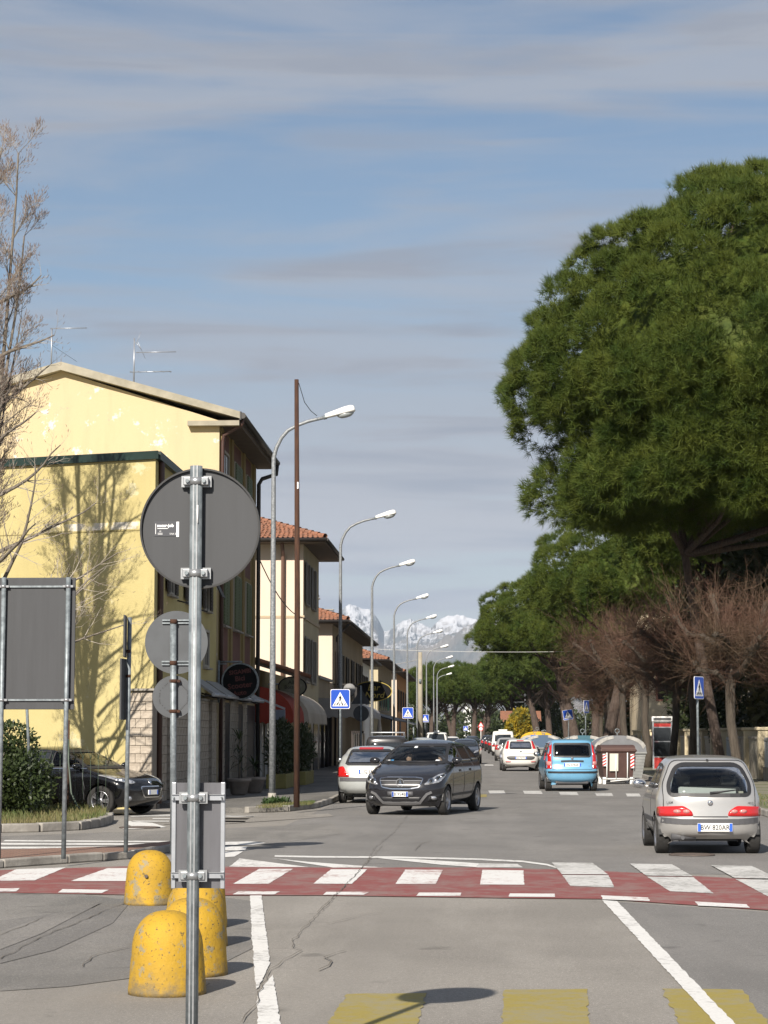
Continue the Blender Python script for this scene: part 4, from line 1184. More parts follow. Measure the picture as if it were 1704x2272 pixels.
# --- shop awnings, signs and canopy between the houses
AW = M('grey_roller_awning', (.24, .24, .235), .7, var=.15, scale=3)
for a, b, nth in ((58.3, 60.6, 'first'), (61.3, 64.0, 'second'), (65.0, 67.6, 'third'), (68.4, 71.4, 'fourth')):
    t = thing('roller_awning', 'rolled grey shop awning above the travertine piers, %s from the yellow corner' % nth, 'awning', (XF, a, 2.72), 0, 'rolled awnings over the shop doors')
    l = b-a
    MB().prism([(0.02, 0, .42), (.05, 0, .46), (.62, 0, .06), (.60, 0, .0)], (0, l, 0)).build('canvas', AW, t)
    MB().tube([(.62, -.03, .02), (.62, l+.03, .02)], .05, 10).build('front_bar', ALU, t)
    for yy in (.08, l-.08): MB().tube([(.02, yy, .1), (.35, yy, -.02), (.6, yy, .0)], .022, 6).build('arm', DARKMETAL, t)
# closed low shop with a tiled lean-to roof
ls = thing('lean_to_shop', 'low shop front with an overhanging tiled lean-to roof', 'shop', (0, 0, 0))
MB().box(-10.5, 76.2, 0, XF-.35, 94.8, 4.0).build('wall', OCHRE_W, ls)
MB().prism([(-10.5, 75.6, 4.9), (-6.3, 75.6, 3.62), (-6.3, 75.6, 3.74), (-10.5, 75.6, 5.05)], (0, 6.6, 0)).build('roof', SOFFIT, ls)
tiled_roof(ls.children[1], ((-6.28, 82.2, 3.76), (-6.28, 75.5, 3.76), (-10.5, 75.5, 5.07), (-10.5, 82.2, 5.07)))
for y in (76.6, 78.4, 80.2, 82.0, 86.0, 90.0):
    MB().box(XF-.36, y, .12, XF-.33, y+1.4, 2.5).build('shop_window', DARKGLASS, ls)
    MB().box(XF-.33, y-.08, .12, XF-.25, y, 2.6).build('mullion', SIGN_W, ls)
def curved_awning(y0, y1, mat, label, x0=XF-.3, x1=-6.35, zt=3.35, zb=2.05, val=True):
    t = thing('curved_awning', label, 'awning', (0, 0, 0))
    m = MB(); n = 10; P = []
    for i in range(n+1):
        a = math.pi/2*i/n
        P.append((x0+(x1-x0)*math.sin(a), zb+.25+(zt-zb-.25)*math.cos(a)))
    ns_ = max(4, int((y1-y0)/.55))
    for k in range(ns_):
        ya = y0+(y1-y0)*k/ns_; yb = y0+(y1-y0)*(k+1)/ns_
        for i in range(n): m.quad((P[i][0], ya, P[i][1]), (P[i+1][0], ya, P[i+1][1]), (P[i+1][0]+.0, yb, P[i+1][1]), (P[i][0], yb, P[i][1]), True)
        ym = (ya+yb)/2
        m.poly([(x1, ya, P[n][1]), (x1, yb, P[n][1]), (x1+.01, yb, zb+.08), (x1+.01, ym, zb), (x1+.01, ya, zb+.08)])
    m.poly([(x0, y0, zb+.25)]+[(px, y0, pz) for px, pz in P])
    m.poly([(x0, y1, zb+.25)]+[(px, y1, pz) for px, pz in P])
    for i in range(6):
        xa = x0+(x1-x0)*i/6; xb = x0+(x1-x0)*(i+1)/6
        m.poly([(xa, y0, zb+.25), (xb, y0, zb+.25), (xb, y0-.01, zb+.08), ((xa+xb)/2, y0-.01, zb), (xa, y0-.01, zb+.08)])
    m.build('canvas', mat, t, fixn=False)
    fr = MB()
    for yy in (y0+.02, y1-.02):
        fr.tube([(px-.03, yy, pz-.03) for px, pz in P], .018, 6)
    fr.build('frame', ALU, t)
    return t
curved_awning(75.4, 79.9, M('red_canvas', (.27, .032, .016), .85, var=.12, scale=2), 'curved red shop awning under the lean-to roof')
curved_awning(80.1, 89.5, M('cream_canvas', (.46, .41, .34), .85, col2=(.36, .31, .25), scale=.6), 'curved cream shop awning beyond the red one', x1=-6.2)
MB_a = MB()
t = thing('folding_box_sign', 'small grey box sign on a bracket before the red awning', 'sign', (-6.75, 74.6, 2.4))
MB().bbox(-.2, -.06, -.35, .2, .06, .12, .02).build('box', M('grey_blue_box', (.16, .18, .22), .5), t); MB().prism([(-.75, -.02, .5), (-.7, -.02, .55), (.2, -.02, .18), (.18, -.02, .12)], (0, .05, 0)).build('bracket', ALU, t)
def round_board(u, v, y, rx_, rz2, label, mat, rim, cat='shop sign'):
    c = W(u, v, y); t = thing('shop_sign', label, cat, (c.x, y, c.z))
    MB().prism([(a, -.07, b) for a, b in ring_pts(0, 0, rx_, 48, rz2)], (0, .14, 0)).build('sign_box', mat, t)
    r = MB(); o_ = ring_pts(0, 0, rx_+.03, 48, rz2+.03); i_ = ring_pts(0, 0, rx_-.012, 48, rz2-.012)
    for k in range(48):
        j = (k+1) % 48
        r.quad((o_[k][0], -.085, o_[k][1]), (o_[j][0], -.085, o_[j][1]), (i_[j][0], -.085, i_[j][1]), (i_[k][0], -.085, i_[k][1]))
        r.quad((o_[k][0], -.085, o_[k][1]), (o_[j][0], -.085, o_[j][1]), (o_[j][0], .085, o_[j][1]), (o_[k][0], .085, o_[k][1]), True)
    r.build('rim', rim, t)
    return t, c
t, c = round_board(533, 1512, 64.2, .50, .50, 'round black shop sign with dim red lettering and pale rim', SIGN_K, GALV)
for s, z, sz in (('SIGAMBI', .27, .17), ('Bici', .08, .2), ('Scooter', -.12, .22), ('Auto', -.33, .19)):
    text(s, sz, BRASS, t, FACE(0, -.075, z) @ Matrix.Rotation(R(7), 4, 'Z'), bold=.006)
MB().tube([(-.62, 0, .56), (.05, 0, .56)], .025, 8).tube([(-.62, 0, -.6), (-.62, 0, .6)], .035, 8).tube([(-.62, 0, .5), (-.4, 0, .5)], .02, 6).build('bracket', GALV, t)
t, c = round_board(649, 1524, 83.0, .50, .36, 'oval green shop sign above the cream awning', M('olive_sign', (.10, .105, .05), .6, col2=(.22, .21, .17), scale=2.4), SIGN_K)
text('Alla', .2, SIGN_K, t, FACE(-.0, -.075, .16)); text('Bottega', .19, SIGN_K, t, FACE(0, -.075, -.02))
MB().tube([(-.9, 0, .1), (-.45, 0, .1)], .03, 8).build('bracket', GALV, t)
t, c = round_board(826, 1534, 119, 1.02, .51, 'black oval sign reading Bar Nord in gold letters', SIGN_K, GOLD)
o_ = ring_pts(0, 0, .95, 48, .46); i_ = ring_pts(0, 0, .925, 48, .44)
text('Bar', .46, GOLD, t, FACE(.06, -.078, .19), shear=.25, bold=.004); text('Nord', .46, GOLD, t, FACE(.1, -.078, -.2), shear=.25, bold=.004)
MB().tube([(-1.9, 0, .2), (-.9, 0, .2)], .04, 8).tube([(-1.9, 0, -.2), (-.9, 0, -.2)], .04, 8).build('bracket', GALV, t)

# --- further houses
PT = hip_house('peach_house', 'three storey peach house with red hipped roof and brown downpipe', 95.0, 104.0, -18, 9.75, PINK_W, PALE_W, over=1.0)
MB().box(-18, 94.97, 6.6, XF+.02, 95.2, 6.7).build('string_course', M('beige_band', (.4, .32, .22), .9), PT)
MB().box(XF, 94.98, 6.58, XF+.05, 104, 6.72).build('string_course', M('beige_band', (.4, .32, .22)), PT)
downpipe(PT, [(-8.45, 94.3, 9.75), (-8.45, 94.86, 9.2), (-8.45, 94.88, .1)], .085, M('brown_pipe_light', (.17, .10, .075), .6))
for a, b in ((96.2, 97.4), (99.6, 101.0)):
    side_window(PT, a, b, 7.3, 9.0, leaf=SHUT_GR); side_window(PT, a, b, 4.0, 5.8, leaf=SHUT_GR)
MB().box(XF-.02, 95.1, 0, XF+.06, 103.9, 2.7).build('stone_base', STONE, PT)
MB().box(-9.0, 94.95, 0, XF, 95.0, 2.7).build('stone_base', STONE, PT)
for a, b in ((96.5, 98.5), (100, 102.5)): MB().box(XF+.06, a, .12, XF+.09, b, 2.5).build('shop_window', DARKGLASS, PT)
BH = hip_house('tan_house', 'two storey tan house with red roof and railed balcony beside the bar', 113.5, 142.0, -18, 7.25, PINK_W, BEIGE_W, over=.85)
for y in (116, 120.5, 125, 130, 135, 139): side_window(BH, y, y+1.2, 3.9, 5.9, leaf=SHUT_D)
bl = MB().box(XF, 114.2, 3.15, XF+1.1, 119, 3.3).build('balcony', CONC, BH)
rl = MB().box(XF+1.02, 114.2, 4.2, XF+1.08, 119, 4.25).box(XF, 114.2, 4.2, XF+1.08, 114.25, 4.25)
for i in range(9): rl.box(XF+.04+.125*i, 114.21, 3.3, XF+.065+.125*i, 114.235, 4.2)
for i in range(32): rl.box(XF+1.035, 114.25+.15*i, 3.3, XF+1.06, 114.275+.15*i, 4.2)
rl.build('railing', DARKMETAL, bl)
MB().lathe([(.62, 0), (.6, .05), (.02, .14)], 24, Matrix.Translation((-6.75, 113.8, 3.95)) @ Matrix.Rotation(R(100), 4, 'X') @ Matrix.Diagonal((.5, .5, .5, 1))).build('satellite_dish', M('dish_grey', (.2, .2, .2), .7), BH)
MB().tube([(XF, 114.4, 3.6), (-6.75, 113.9, 3.7), (-6.75, 113.9, 3.95)], .03, 6).build('dish_arm', GALV, BH)
for y, z, h in ((121, 8.2, 1.0), (133, 8.0, 1.1)):
    c = MB().box(-9.3, y, z-.6, -8.9, y+.4, z+h-.25).build('chimney', CONC, BH)
    MB().box(-9.4, y-.1, z+h-.25, -8.8, y+.5, z+h-.18).box(-9.36, y-.06, z+h-.1, -8.84, y+.46, z+h-.03).build('chimney_cap', CONC, c)
downpipe(BH, [(XF+.85, 113, 7.2), (XF+.2, 114, 6.6), (XF+.1, 114.1, .1)], .06, DARKMETAL)
bw = curved_awning(105.2, 118.8, M('white_canvas', (.40, .385, .37), .85, col2=(.3, .29, .285), scale=.7), 'long pale awning below the Bar Nord sign', x0=XF-.2, x1=-5.4, zt=3.4, zb=2.45)
text('Nord', .3, GOLD, bw, Matrix.Translation((-5.38, 117, 2.62)) @ Matrix.Rotation(R(90), 4, 'Z') @ Matrix.Rotation(R(90), 4, 'X'))
lk = thing('bar_building', 'low bar front in deep shade under the pale awning', 'shop', (0, 0, 0))
MB().box(-12, 104.3, 0, XF-.1, 113.2, 4.3).build('wall', BEIGE_W, lk)
MB().box(XF-.1, 104.6, .12, XF-.06, 113, 2.6).build('shop_window', DARKGLASS, lk)
for y in (104.6, 107.4, 110.2, 112.9): MB().box(XF-.06, y, .12, XF+.02, y+.1, 2.7).build('mullion', SHUT_D, lk)
MB().box(-12.1, 104.2, 4.3, XF+.05, 113.3, 4.42).build('roof', CONC, lk)
MB().prism([(-11.6, 104.28, 0), (-9.6, 104.28, 0), (-9.6, 104.28, 2.2), (-11.6, 104.28, 2.2)], (0, .02, 0)).build('shutter', SHUT_GR, lk)
FH = hip_house('pale_yellow_house', 'pale yellow two storey house with red roof and white verge down the street', 163, 187, -18, 6.9, PALE_W, BEIGE_W, over=.8)
for y in (166, 171, 176, 181): side_window(FH, y, y+1.2, 3.8, 5.6, leaf=SHUT_D)
MB().box(-7.3, 160, 0, -5.4, 160.6, 6.2).build('white_stair_wall', WHITE, FH) if False else MB().box(XF-.1, 158.9, 3.2, XF+.9, 160.9, 3.34).build('balcony', CONC, FH)
rl = MB()
for i in range(14): rl.box(XF+.86, 158.95+.15*i, 3.34, XF+.89, 158.98+.15*i, 4.4)
for i in range(7): rl.box(XF+.14*i, 158.92, 3.34, XF+.14*i+.03, 158.95, 4.4)
rl.box(XF, 158.9, 4.4, XF+.9, 158.96, 4.45).build('railing', M('green_railing', (.08, .2, .14), .5), FH)
G2 = hip_house('white_house', 'whitewashed house with dark gutter pipe between the yellow and orange houses', 145.5, 157, -18, 6.4, PALE_W, WHITE, over=.7, x=-7.9)
for y in (147.5, 151.5): side_window(G2, y, y+1.1, 3.8, 5.5, x=-7.9, leaf=SHUT_D)
H6 = hip_house('orange_house', 'small orange house with red roof at the far end of the row', 198, 228, -18, 7.0, PINK_W, M('orange_render', (.42, .2, .07), .9, var=.1), over=.8)
for y in (201, 207, 213, 220): side_window(H6, y, y+1.2, 3.8, 5.6, leaf=SHUT_D)
for lab, y0, y1, zz in (('dark shop canopy sloping out beyond the Bar Nord sign', 124, 150, 3.2), ('dark low canopy over the far shop fronts', 163, 186, 3.1)):
    t = thing('shop_canopy', lab, 'canopy', (0, 0, 0))
    MB().prism([(XF, y0, zz), (-5.0, y0, zz-.75), (-5.0, y0, zz-.68), (XF, y0, zz+.1)], (0, y1-y0, 0)).build('canopy_sheet', M('dark_canvas', (.05, .052, .06), .6), t)
    for yy in (y0+.3, (y0+y1)/2, y1-.3): MB().tube([(-5.05, yy, .12), (-5.05, yy, zz-.7)], .05, 8).build('canopy_post', GALV, t)
t = thing('parasol', 'closed pale garden parasol standing under the canopy', 'parasol', (-5.6, 121.5, .12))
MB().tube([(0, 0, 0), (0, 0, 2.6)], .025, 8).build('pole', ALU, t); MB().lathe([(.03, 2.65), (.16, 1.6), (.2, 1.1), (.12, 1.0)], 12).build('canopy', M('cream_canvas', (.5, .46, .38)), t)
# terrace screen before the bar
t = thing('terrace_screen', 'dark terrace screen panels on the pavement before the bar', 'screen', (0, 0, 0))
for i in range(6): MB().bbox(-5.55, 95.5+i*1.6, .12, -5.5, 96.95+i*1.6, 1.75, .01).build('panel', M('smoked_panel', (.05, .045, .04), .3), t); MB().box(-5.58, 95.4+i*1.6, .12, -5.48, 95.5+i*1.6, 1.85).build('panel_post', SHUT_D, t)
# plants in front of the shops
def planter(x, y, l, lab, n, h, seed):
    t = thing('planter_box', lab, 'planter', (x, y, .12))
    MB().bbox(-.3, 0, 0, .3, l, .42, .02).build('trough', M('ochre_trough', (.22, .19, .06), .8, var=.2, scale=3), t)
    V, T = leaf_cloud(n, (0, l/2, .42+h*.5), (.42, l*.55, h*.6), .16, seed, 3.2, .9); np_mesh('foliage', V, T, LEAF_D, t)
    s = MB()
    for k in range(9): yy = l*(k+.5)/9; s.tube([(random.uniform(-.1, .1), yy, .35), (random.uniform(-.3, .3), yy+random.uniform(-.2, .2), .42+h*.8)], .012, 4)
    s.build('stems', BARK, t)
planter(-6.1, 66.5, 3.6, 'ochre trough planted with dense dark oleander in front of the awning', 2600, 1.45, 21)
planter(-5.9, 71.2, 3.4, 'second ochre trough of dark oleander further along the shops', 2400, 1.35, 22)
def potted(x, y, lab, seed, tall):
    t = thing('potted_plant', lab, 'potted plant', (x, y, .12))
    MB().lathe([(.17, 0), (.22, .05), (.28, .34), (.33, .36), (.33, .44), (.29, .44), (.27, .40), (.02, .38)], 20).build('pot', M('grey_clay_pot', (.22, .19, .165), .9, var=.15, scale=4), t)
    s = MB().tube([(0, 0, .38), (.03, 0, .38+tall*.5), (0, .02, .38+tall)], [.025, .02, .012], 6); s.build('stem', BARK, t)
    rnd = np.random.RandomState(seed); V = []; T = []
    for k in range(46):
        a = rnd.rand()*6.28; e = rnd.uniform(-.3, 1.2); L = rnd.uniform(.3, .55); d = np.array([math.cos(a)*math.cos(e), math.sin(a)*math.cos(e), math.sin(e)])
        b = np.array([0, 0, .38+tall*(.3+.7*rnd.rand() if tall > .5 else 1)]); sd = np.array([-math.sin(a), math.cos(a), 0])*.018
        n = len(V); V += [b-sd, b+sd, b+d*L*.6+sd*.8, b+d*L*.6-sd*.8, b+d*L-np.array([0, 0, .12])]; T += [(n, n+1, n+2), (n, n+2, n+3), (n+3, n+2, n+4)]
    np_mesh('leaves', V, T, LEAF, t)
potted(-6.45, 59.6, 'tall thin potted palm by the shop piers', 5, 1.15)
potted(-6.25, 61.6, 'low potted shrub in a grey clay pot by the piers', 6, .35)
# wires
def wire(a, b, sag, r, name, label, mat=CABLE, n=14):
    P = []
    for i in range(n+1):
        s = i/n; p = a.lerp(b, s); p.z -= sag*4*s*(1-s); P.append(p)
    tag(MB().tube(P, r, 5).build(name, mat), label, 'cable')
wire(W(830, 1440, 160), W(1290, 1445, 160), .12, .013, 'festoon_wire', 'white festoon wire stretched across the street before the pines', M('festoon_white', (.55, .55, .52), .6))
wire(Vector((XF+.1, 75, 7.6)), Vector((XF+.1, 95.2, 6.6)), .5, .02, 'sagging_cable', 'black cable sagging between the gabled and the peach house')
wire(W(862, 1476, 186), W(932, 1462, 170), .05, .02, 'service_wire', 'thin pale wire from the concrete pole to the houses', M('festoon_white', (.5, .5, .5)))
# ---------------------------------------------------------------- trees
def needle_tufts(C, A, blades, L, w, seed, spread=.75):
    """C centres, A axes (n,3): every tuft is a spray of needle triangles"""
    rnd = np.random.RandomState(seed); n = len(C)
    d = np.repeat(A, blades, 0)+rnd.randn(n*blades, 3)*spread
    d /= np.linalg.norm(d, axis=1)[:, None]
    c = np.repeat(C, blades, 0)+rnd.randn(n*blades, 3)*L*.12
    s = np.cross(d, rnd.randn(n*blades, 3)); s /= np.linalg.norm(s, axis=1)[:, None]
    l = (L*(.7+.6*rnd.rand(n*blades)))[:, None]; ww = w*(.7+.6*rnd.rand(n*blades))[:, None]
    V = np.stack([c-s*ww*.5, c+s*ww*.5, c+d*l], 1).reshape(-1, 3)
    T = np.arange(len(V)).reshape(-1, 3)
    return V, T
def pine_crown(r, zlo, zmid, ztop, nclump, rc, per, blades, L, w, seed, wob=.10, low=0, dome=(2, .5), core=.80):
    """umbrella pine crown centred on the origin: clumps over a domed shell, tufts over each clump"""
    rnd = np.random.RandomState(seed); CC = []
    k = 0
    for k in range(nclump):     # evenly spread lobes, so that dark gaps stay between them
        zz = -.75+1.74*((k+.5+rnd.uniform(-.6, .6))/nclump); ph = k*2.39996+rnd.uniform(-.12, .12)
        zz = min(.985, max(-.8, zz))
        if zz < -.35 and rnd.rand() < .4: continue
        h = math.sqrt(max(0, 1-zz*zz)) if zz < 0 else (1-zz**dome[0])**dome[1]
        rad = 1+rnd.uniform(-wob, wob*.6)
        x, y = r*h*math.cos(ph)*rad, r*h*math.sin(ph)*rad
        z = zmid+(zz*(ztop-zmid) if zz > 0 else zz*(zmid-zlo))*rad
        CC.append((x*.93, y*.93, z, rnd.uniform(.8, 1.2)*rc))
    for k in range(low):       # foliage filling the underside
        a = rnd.rand()*6.283; q = r*math.sqrt(rnd.uniform(.02, .75)); CC.append((q*math.cos(a), q*math.sin(a), rnd.uniform(zlo-.5, zlo+1.6), rnd.uniform(.8, 1.2)*rc))
    CC = np.array(CC)
    C = []; A = []
    for x, y, z, q in CC:
        o = np.array([x/r, y/r, (z-zmid)/(ztop-zmid if z > zmid else zmid-zlo)]); o /= max(1e-6, np.linalg.norm(o))
        d = rnd.randn(per, 3)*.8+o*.85+np.array([0, 0, .6]); d /= np.linalg.norm(d, axis=1)[:, None]
        C.append(np.array([x, y, z])+d*q*np.array([1, 1, .8])*(.72+.33*rnd.rand(per))[:, None])
        a = d*.7+o*.6+np.array([0, 0, .75]); a /= np.linalg.norm(a, axis=1)[:, None]
        A.append(a)
    ni = per*nclump//7          # sparse tufts over the inner shell
    d = rnd.randn(ni, 3); d /= np.linalg.norm(d, axis=1)[:, None]
    hz_ = np.where(d[:, 2] > 0, (1-np.abs(d[:, 2])**dome[0])**dome[1], np.sqrt(np.maximum(0, 1-d[:, 2]**2)))/np.maximum(.05, np.sqrt(np.maximum(0, 1-d[:, 2]**2)))
    q_ = (core+.06+.1*rnd.rand(ni))[:, None]*d*np.stack([hz_, hz_, np.ones(ni)], 1)
    C.append(np.stack([q_[:, 0]*r, q_[:, 1]*r, zmid+np.where(q_[:, 2] > 0, q_[:, 2]*(ztop-zmid), q_[:, 2]*(zmid-zlo)*.8)], 1)); A.append(d)
    V, T = needle_tufts(np.concatenate(C), np.concatenate(A), blades, L, w, seed+1)
    # lumpy foliage core that closes the crown
    bm = bmesh.new(); bmesh.ops.create_icosphere(bm, subdivisions=3, radius=1)
    for v in bm.verts:
        n = noise.noise(v.co*2.3+Vector((seed, 0, 0)))*.16
        q = v.co*(core+n)
        zq = min(1, max(0, v.co.z)); kk = ((1-zq**dome[0])**dome[1])/max(.05, math.sqrt(max(0, 1-zq*zq))) if zq < .98 else 1
        v.co = Vector((q.x*r*kk, q.y*r*kk, zmid+(q.z*(ztop-zmid) if q.z > 0 else q.z*(zmid-zlo)*.8)))
    bmesh.ops.triangulate(bm, faces=bm.faces)
    bm.verts.index_update()
    Vc = np.array([v.co for v in bm.verts]); Tc = np.array([[v.index for v in f.verts] for f in bm.faces])
    bm.free()
    T = np.concatenate([T, Tc+len(V)]); V = np.concatenate([V, Vc])
    return V, T, CC
def pine_wood(base, top, r0, CC, off, nl, seed, r=.1):
    rnd = random.Random(seed); m = MB()
    b, t = Vector(base), Vector(top)
    P = [b.lerp(t, s)+Vector((math.sin(s*5+seed)*.12, math.cos(s*4+seed)*.12, 0))*s for s in [i/8 for i in range(9)]]
    m.tube(P, [r0*(1.15-.55*i/8) for i in range(9)], 12)
    lim = MB()
    idx = list(range(len(CC))); rnd.shuffle(idx)
    for i in idx[:nl]:
        x, y, z, q = CC[i]
        e = Vector((x*.85, y*.85, z-.2))+Vector(off)
        s = P[rnd.randint(5, 8)]
        mid = s.lerp(e, .5)+Vector((rnd.uniform(-.3, .3), rnd.uniform(-.3, .3), -.25))
        lim.tube([s, mid, e], [r*1.3, r*.8, r*.3], 6)
    return m, lim
# the big pine over the carriageway
pa = thing('umbrella_pine', 'huge umbrella pine whose dome overhangs the road above the bare limes', 'pine tree', (8.2, 78, .1), 0)
V, T, CC = pine_crown(8.2, 10.0, 13.9, 20.6, 215, 1.15, 96, 30, .31, .018, 5, low=140, dome=(1.5, .60), core=.80)
cr = np_mesh('crown', V, T, NEEDLE, pa); cr.location = (1.4, 0, -.1)
m, lim = pine_wood((0, 0, 0), (-1.9, .3, 12.5), .165, CC, (1.3, 0, 0), 40, 3)
m.build('trunk', PINEBARK, pa); lim.build('limbs', PINEBARK, pa)
# shared smaller crowns
def pine(x, y, r, h, label, mesh, lean=-.5, trunk=.3, seed=1, rz=0.0, base=None, group='umbrella pines along the road'):
    t = thing('umbrella_pine', label, 'pine tree', (x, y, 0), 0, group)
    me, CC, (mr, mh) = mesh
    o = link('crown', me, None, t); s = r/mr; o.scale = (s, s, h/mh); o.rotation_euler.z = rz
    C2 = [(c[0]*s, c[1]*s, c[2]*h/mh, c[3]) for c in CC]
    ca, sa = math.cos(rz), math.sin(rz)
    C2 = [(a*ca-b*sa, a*sa+b*ca, c, d) for a, b, c, d in C2]
    m, lim = pine_wood((base or 0, 0, 0), (lean, .2, h*.62), trunk, C2, (0, 0, 0), 22, seed, .09)
    m.build('trunk', PINEBARK, t); lim.build('limbs', PINEBARK, t)
    return t
V, T, CC1 = pine_crown(7.0, 8.0, 9.6, 14.0, 130, 1.15, 70, 22, .33, .024, 15, core=.76)
o = np_mesh('crown', V, T, NEEDLE); me1 = o.data; bpy.data.objects.remove(o); MID = (me1, CC1, (7.0, 14.0))
V, T, CC2 = pine_crown(6.0, 7.4, 8.8, 12.0, 80, 1.3, 30, 16, .55, .055, 25, core=.76)
o = np_mesh('crown', V, T, NEEDLE_F); me2 = o.data; bpy.data.objects.remove(o); FAR = (me2, CC2, (6.0, 12.0))
pine(12.0, 98, 6.0, 15.5, 'umbrella pine standing behind the bare limes in the great pine shade', MID, -.6, .3, 9, 1.0)
pine(10.4, 132, 7.3, 14.6, 'umbrella pine in the row just beyond the great one, crown in bumpy tiers', MID, -1.6, .32, 4, 2.2, base=-3.4)
pine(6.6, 186, 7.2, 14.2, 'umbrella pine leaning over the road where the festoon wire meets it', MID, -.9, .42, 6, .4, base=1.2)
pine(9.5, 162, 5.6, 13.0, 'umbrella pine half hidden behind the one at the festoon wire', MID, .3, .36, 8, 4.0)
pine(10.5, 215, 6, 12.5, 'umbrella pine behind the blossoming yellow shrub', FAR, .4, .4, 8, 4.0)
farp = [(8.6, 238, 5.6, 12.6), (5.8, 262, 5.6, 12.2), (-6.5, 305, 4.6, 10.2), (-4.2, 352, 6.2, 11.6), (-8.5, 372, 6, 11.2), (1.0, 392, 6.6, 12.2), (5.4, 345, 6.4, 12.3), (-2.2, 330, 4.8, 10.8), (9.2, 330, 6.5, 12.8), (3.6, 420, 6.4, 12.5), (-13, 400, 6.4, 11.2), (12, 395, 6.5, 12.6), (8.0, 300, 5.8, 12.4), (-6.5, 430, 6, 12), (7, 455, 6, 13), (0, 470, 6, 12.5)]
for i, (x, y, r, h) in enumerate(farp):
    pine(x, y, r, h, 'far umbrella pine in the tight row at the end of the street', FAR, random.uniform(-1.2, 1.2), .42, i, i*1.3, base=random.uniform(-.8, .8), group='far umbrella pines at the end of the street')

# bare tree beside the yellow building
class Twigs:
    def __init__(s, seed): s.r = random.Random(seed); s.wood = MB(); s.twig = MB(); s.bud = MB()
    def vec(s, k): return Vector((s.r.gauss(0, k), s.r.gauss(0, k), s.r.gauss(0, k)))
    def grow(s, p, d, length, rad, lvl, maxl, upb=.10, nseg=6, kids=(5, 8), ang=.75, red=.55, wig=.12):
        P = [p.copy()]; rs = [rad]; d = d.normalized(); pts = []
        for i in range(nseg):
            d = (d+s.vec(wig)+Vector((0, 0, upb))).normalized()
            p = p+d*(length/nseg); P.append(p.copy()); rs.append(rad*(1-.75*(i+1)/nseg)); pts.append((p.copy(), d.copy(), rs[-1], (i+1)/nseg))
        (s.wood if lvl < 2 else s.twig).tube(P, rs, 8 if lvl == 0 else 5 if lvl == 1 else 3, cap=False, smooth=lvl < 2)
        if lvl >= maxl:
            e = P[-1]; u = (d+Vector((0, 0, .8))).normalized()
            s.bud.tube([e, e+u*.03, e+u*.075], [.003, .007, .0015], 3, cap=False)
            return
        n = s.r.randint(*kids)
        for k in range(n):
            q, dd, rr, f = pts[min(len(pts)-1, int((.15+.85*(k+s.r.random())/n)*len(pts)))]
            o = dd.orthogonal().normalized(); o.rotate(Matrix.Rotation(s.r.uniform(0, 6.283), 3, dd))
            a = ang*s.r.uniform(.6, 1.25)
            nd = dd*math.cos(a)+o*math.sin(a)
            s.grow(q, nd, length*(red if lvl < 1 else max(red, .42))*s.r.uniform(.6, 1.15)*(1.1-.4*f), max(.0033, rr*.48), lvl+1, maxl, upb, max(3, nseg-1), kids if lvl < 1 else (4, 6) if lvl < 2 else (3, 5), ang, red, wig)
    def done(s, t, bark, twigm, budm):
        s.wood.build('trunk', bark, t, fixn=False); s.twig.build('crown', twigm, t, fixn=False)
        if s.bud.v: s.bud.build('buds', budm, t, fixn=False)
tx, ty = -10.7, 47.2
lt = thing('bare_tree', 'tall bare multi stemmed tree with twigs and buds before the yellow wall', 'tree', (tx, ty, .1))
tw = Twigs(12)
tw.wood.tube([(0, 0, 0), (.05, 0, 1.2), (0, 0, 2.6), (.08, 0, 4.0), (.05, 0, 5.2)], [.28, .21, .19, .18, .16], 12)
for k, (az, tilt, L_, r_) in enumerate(((0, .02, 10.4, .085), (60, .05, 9.6, .07), (150, .07, 9.0, .065), (215, .07, 8.6, .065), (300, .05, 9.4, .07), (350, .055, 8.6, .065), (20, .07, 7.4, .055), (120, .10, 6.5, .05), (-40, .08, 7.0, .05), (200, .1, 7, .05))):
    d = Vector((math.cos(R(az))*math.sin(tilt), math.sin(R(az))*math.sin(tilt), math.cos(tilt)))
    tw.grow(Vector((.05, 0, (4.2, 4.6, 4.0, 4.8, 5.0, 3.8, 3.4, 3.0, 3.6, 3.2)[k])), d, L_, r_, 0, 3, .012, 10, (16, 19), .66, .13, .03)
# low sweeping boughs in front of the wall
for k, (az, z, L_) in enumerate(((5, 2.8, 3.4), (-25, 3.4, 3.2), (30, 3.8, 3.3), (-5, 4.6, 3.0), (15, 5.4, 2.5), (-40, 5.0, 2.5), (50, 3.0, 3.0), (-12, 2.4, 3.3), (0, 6.6, 1.9), (-30, 7.6, 1.7), (25, 8.6, 1.5), (-5, 9.6, 1.4), (10, 10.8, 1.2))):
    d = Vector((math.cos(R(az)), math.sin(R(az)), .55))
    tw.grow(Vector((.3*math.cos(R(az)), .3*math.sin(R(az)), z)), d, L_, .05, 1, 3, .02, 7, (7, 9), .75, .34, .10)
tw.done(lt, BARK, TWIG, BUD)

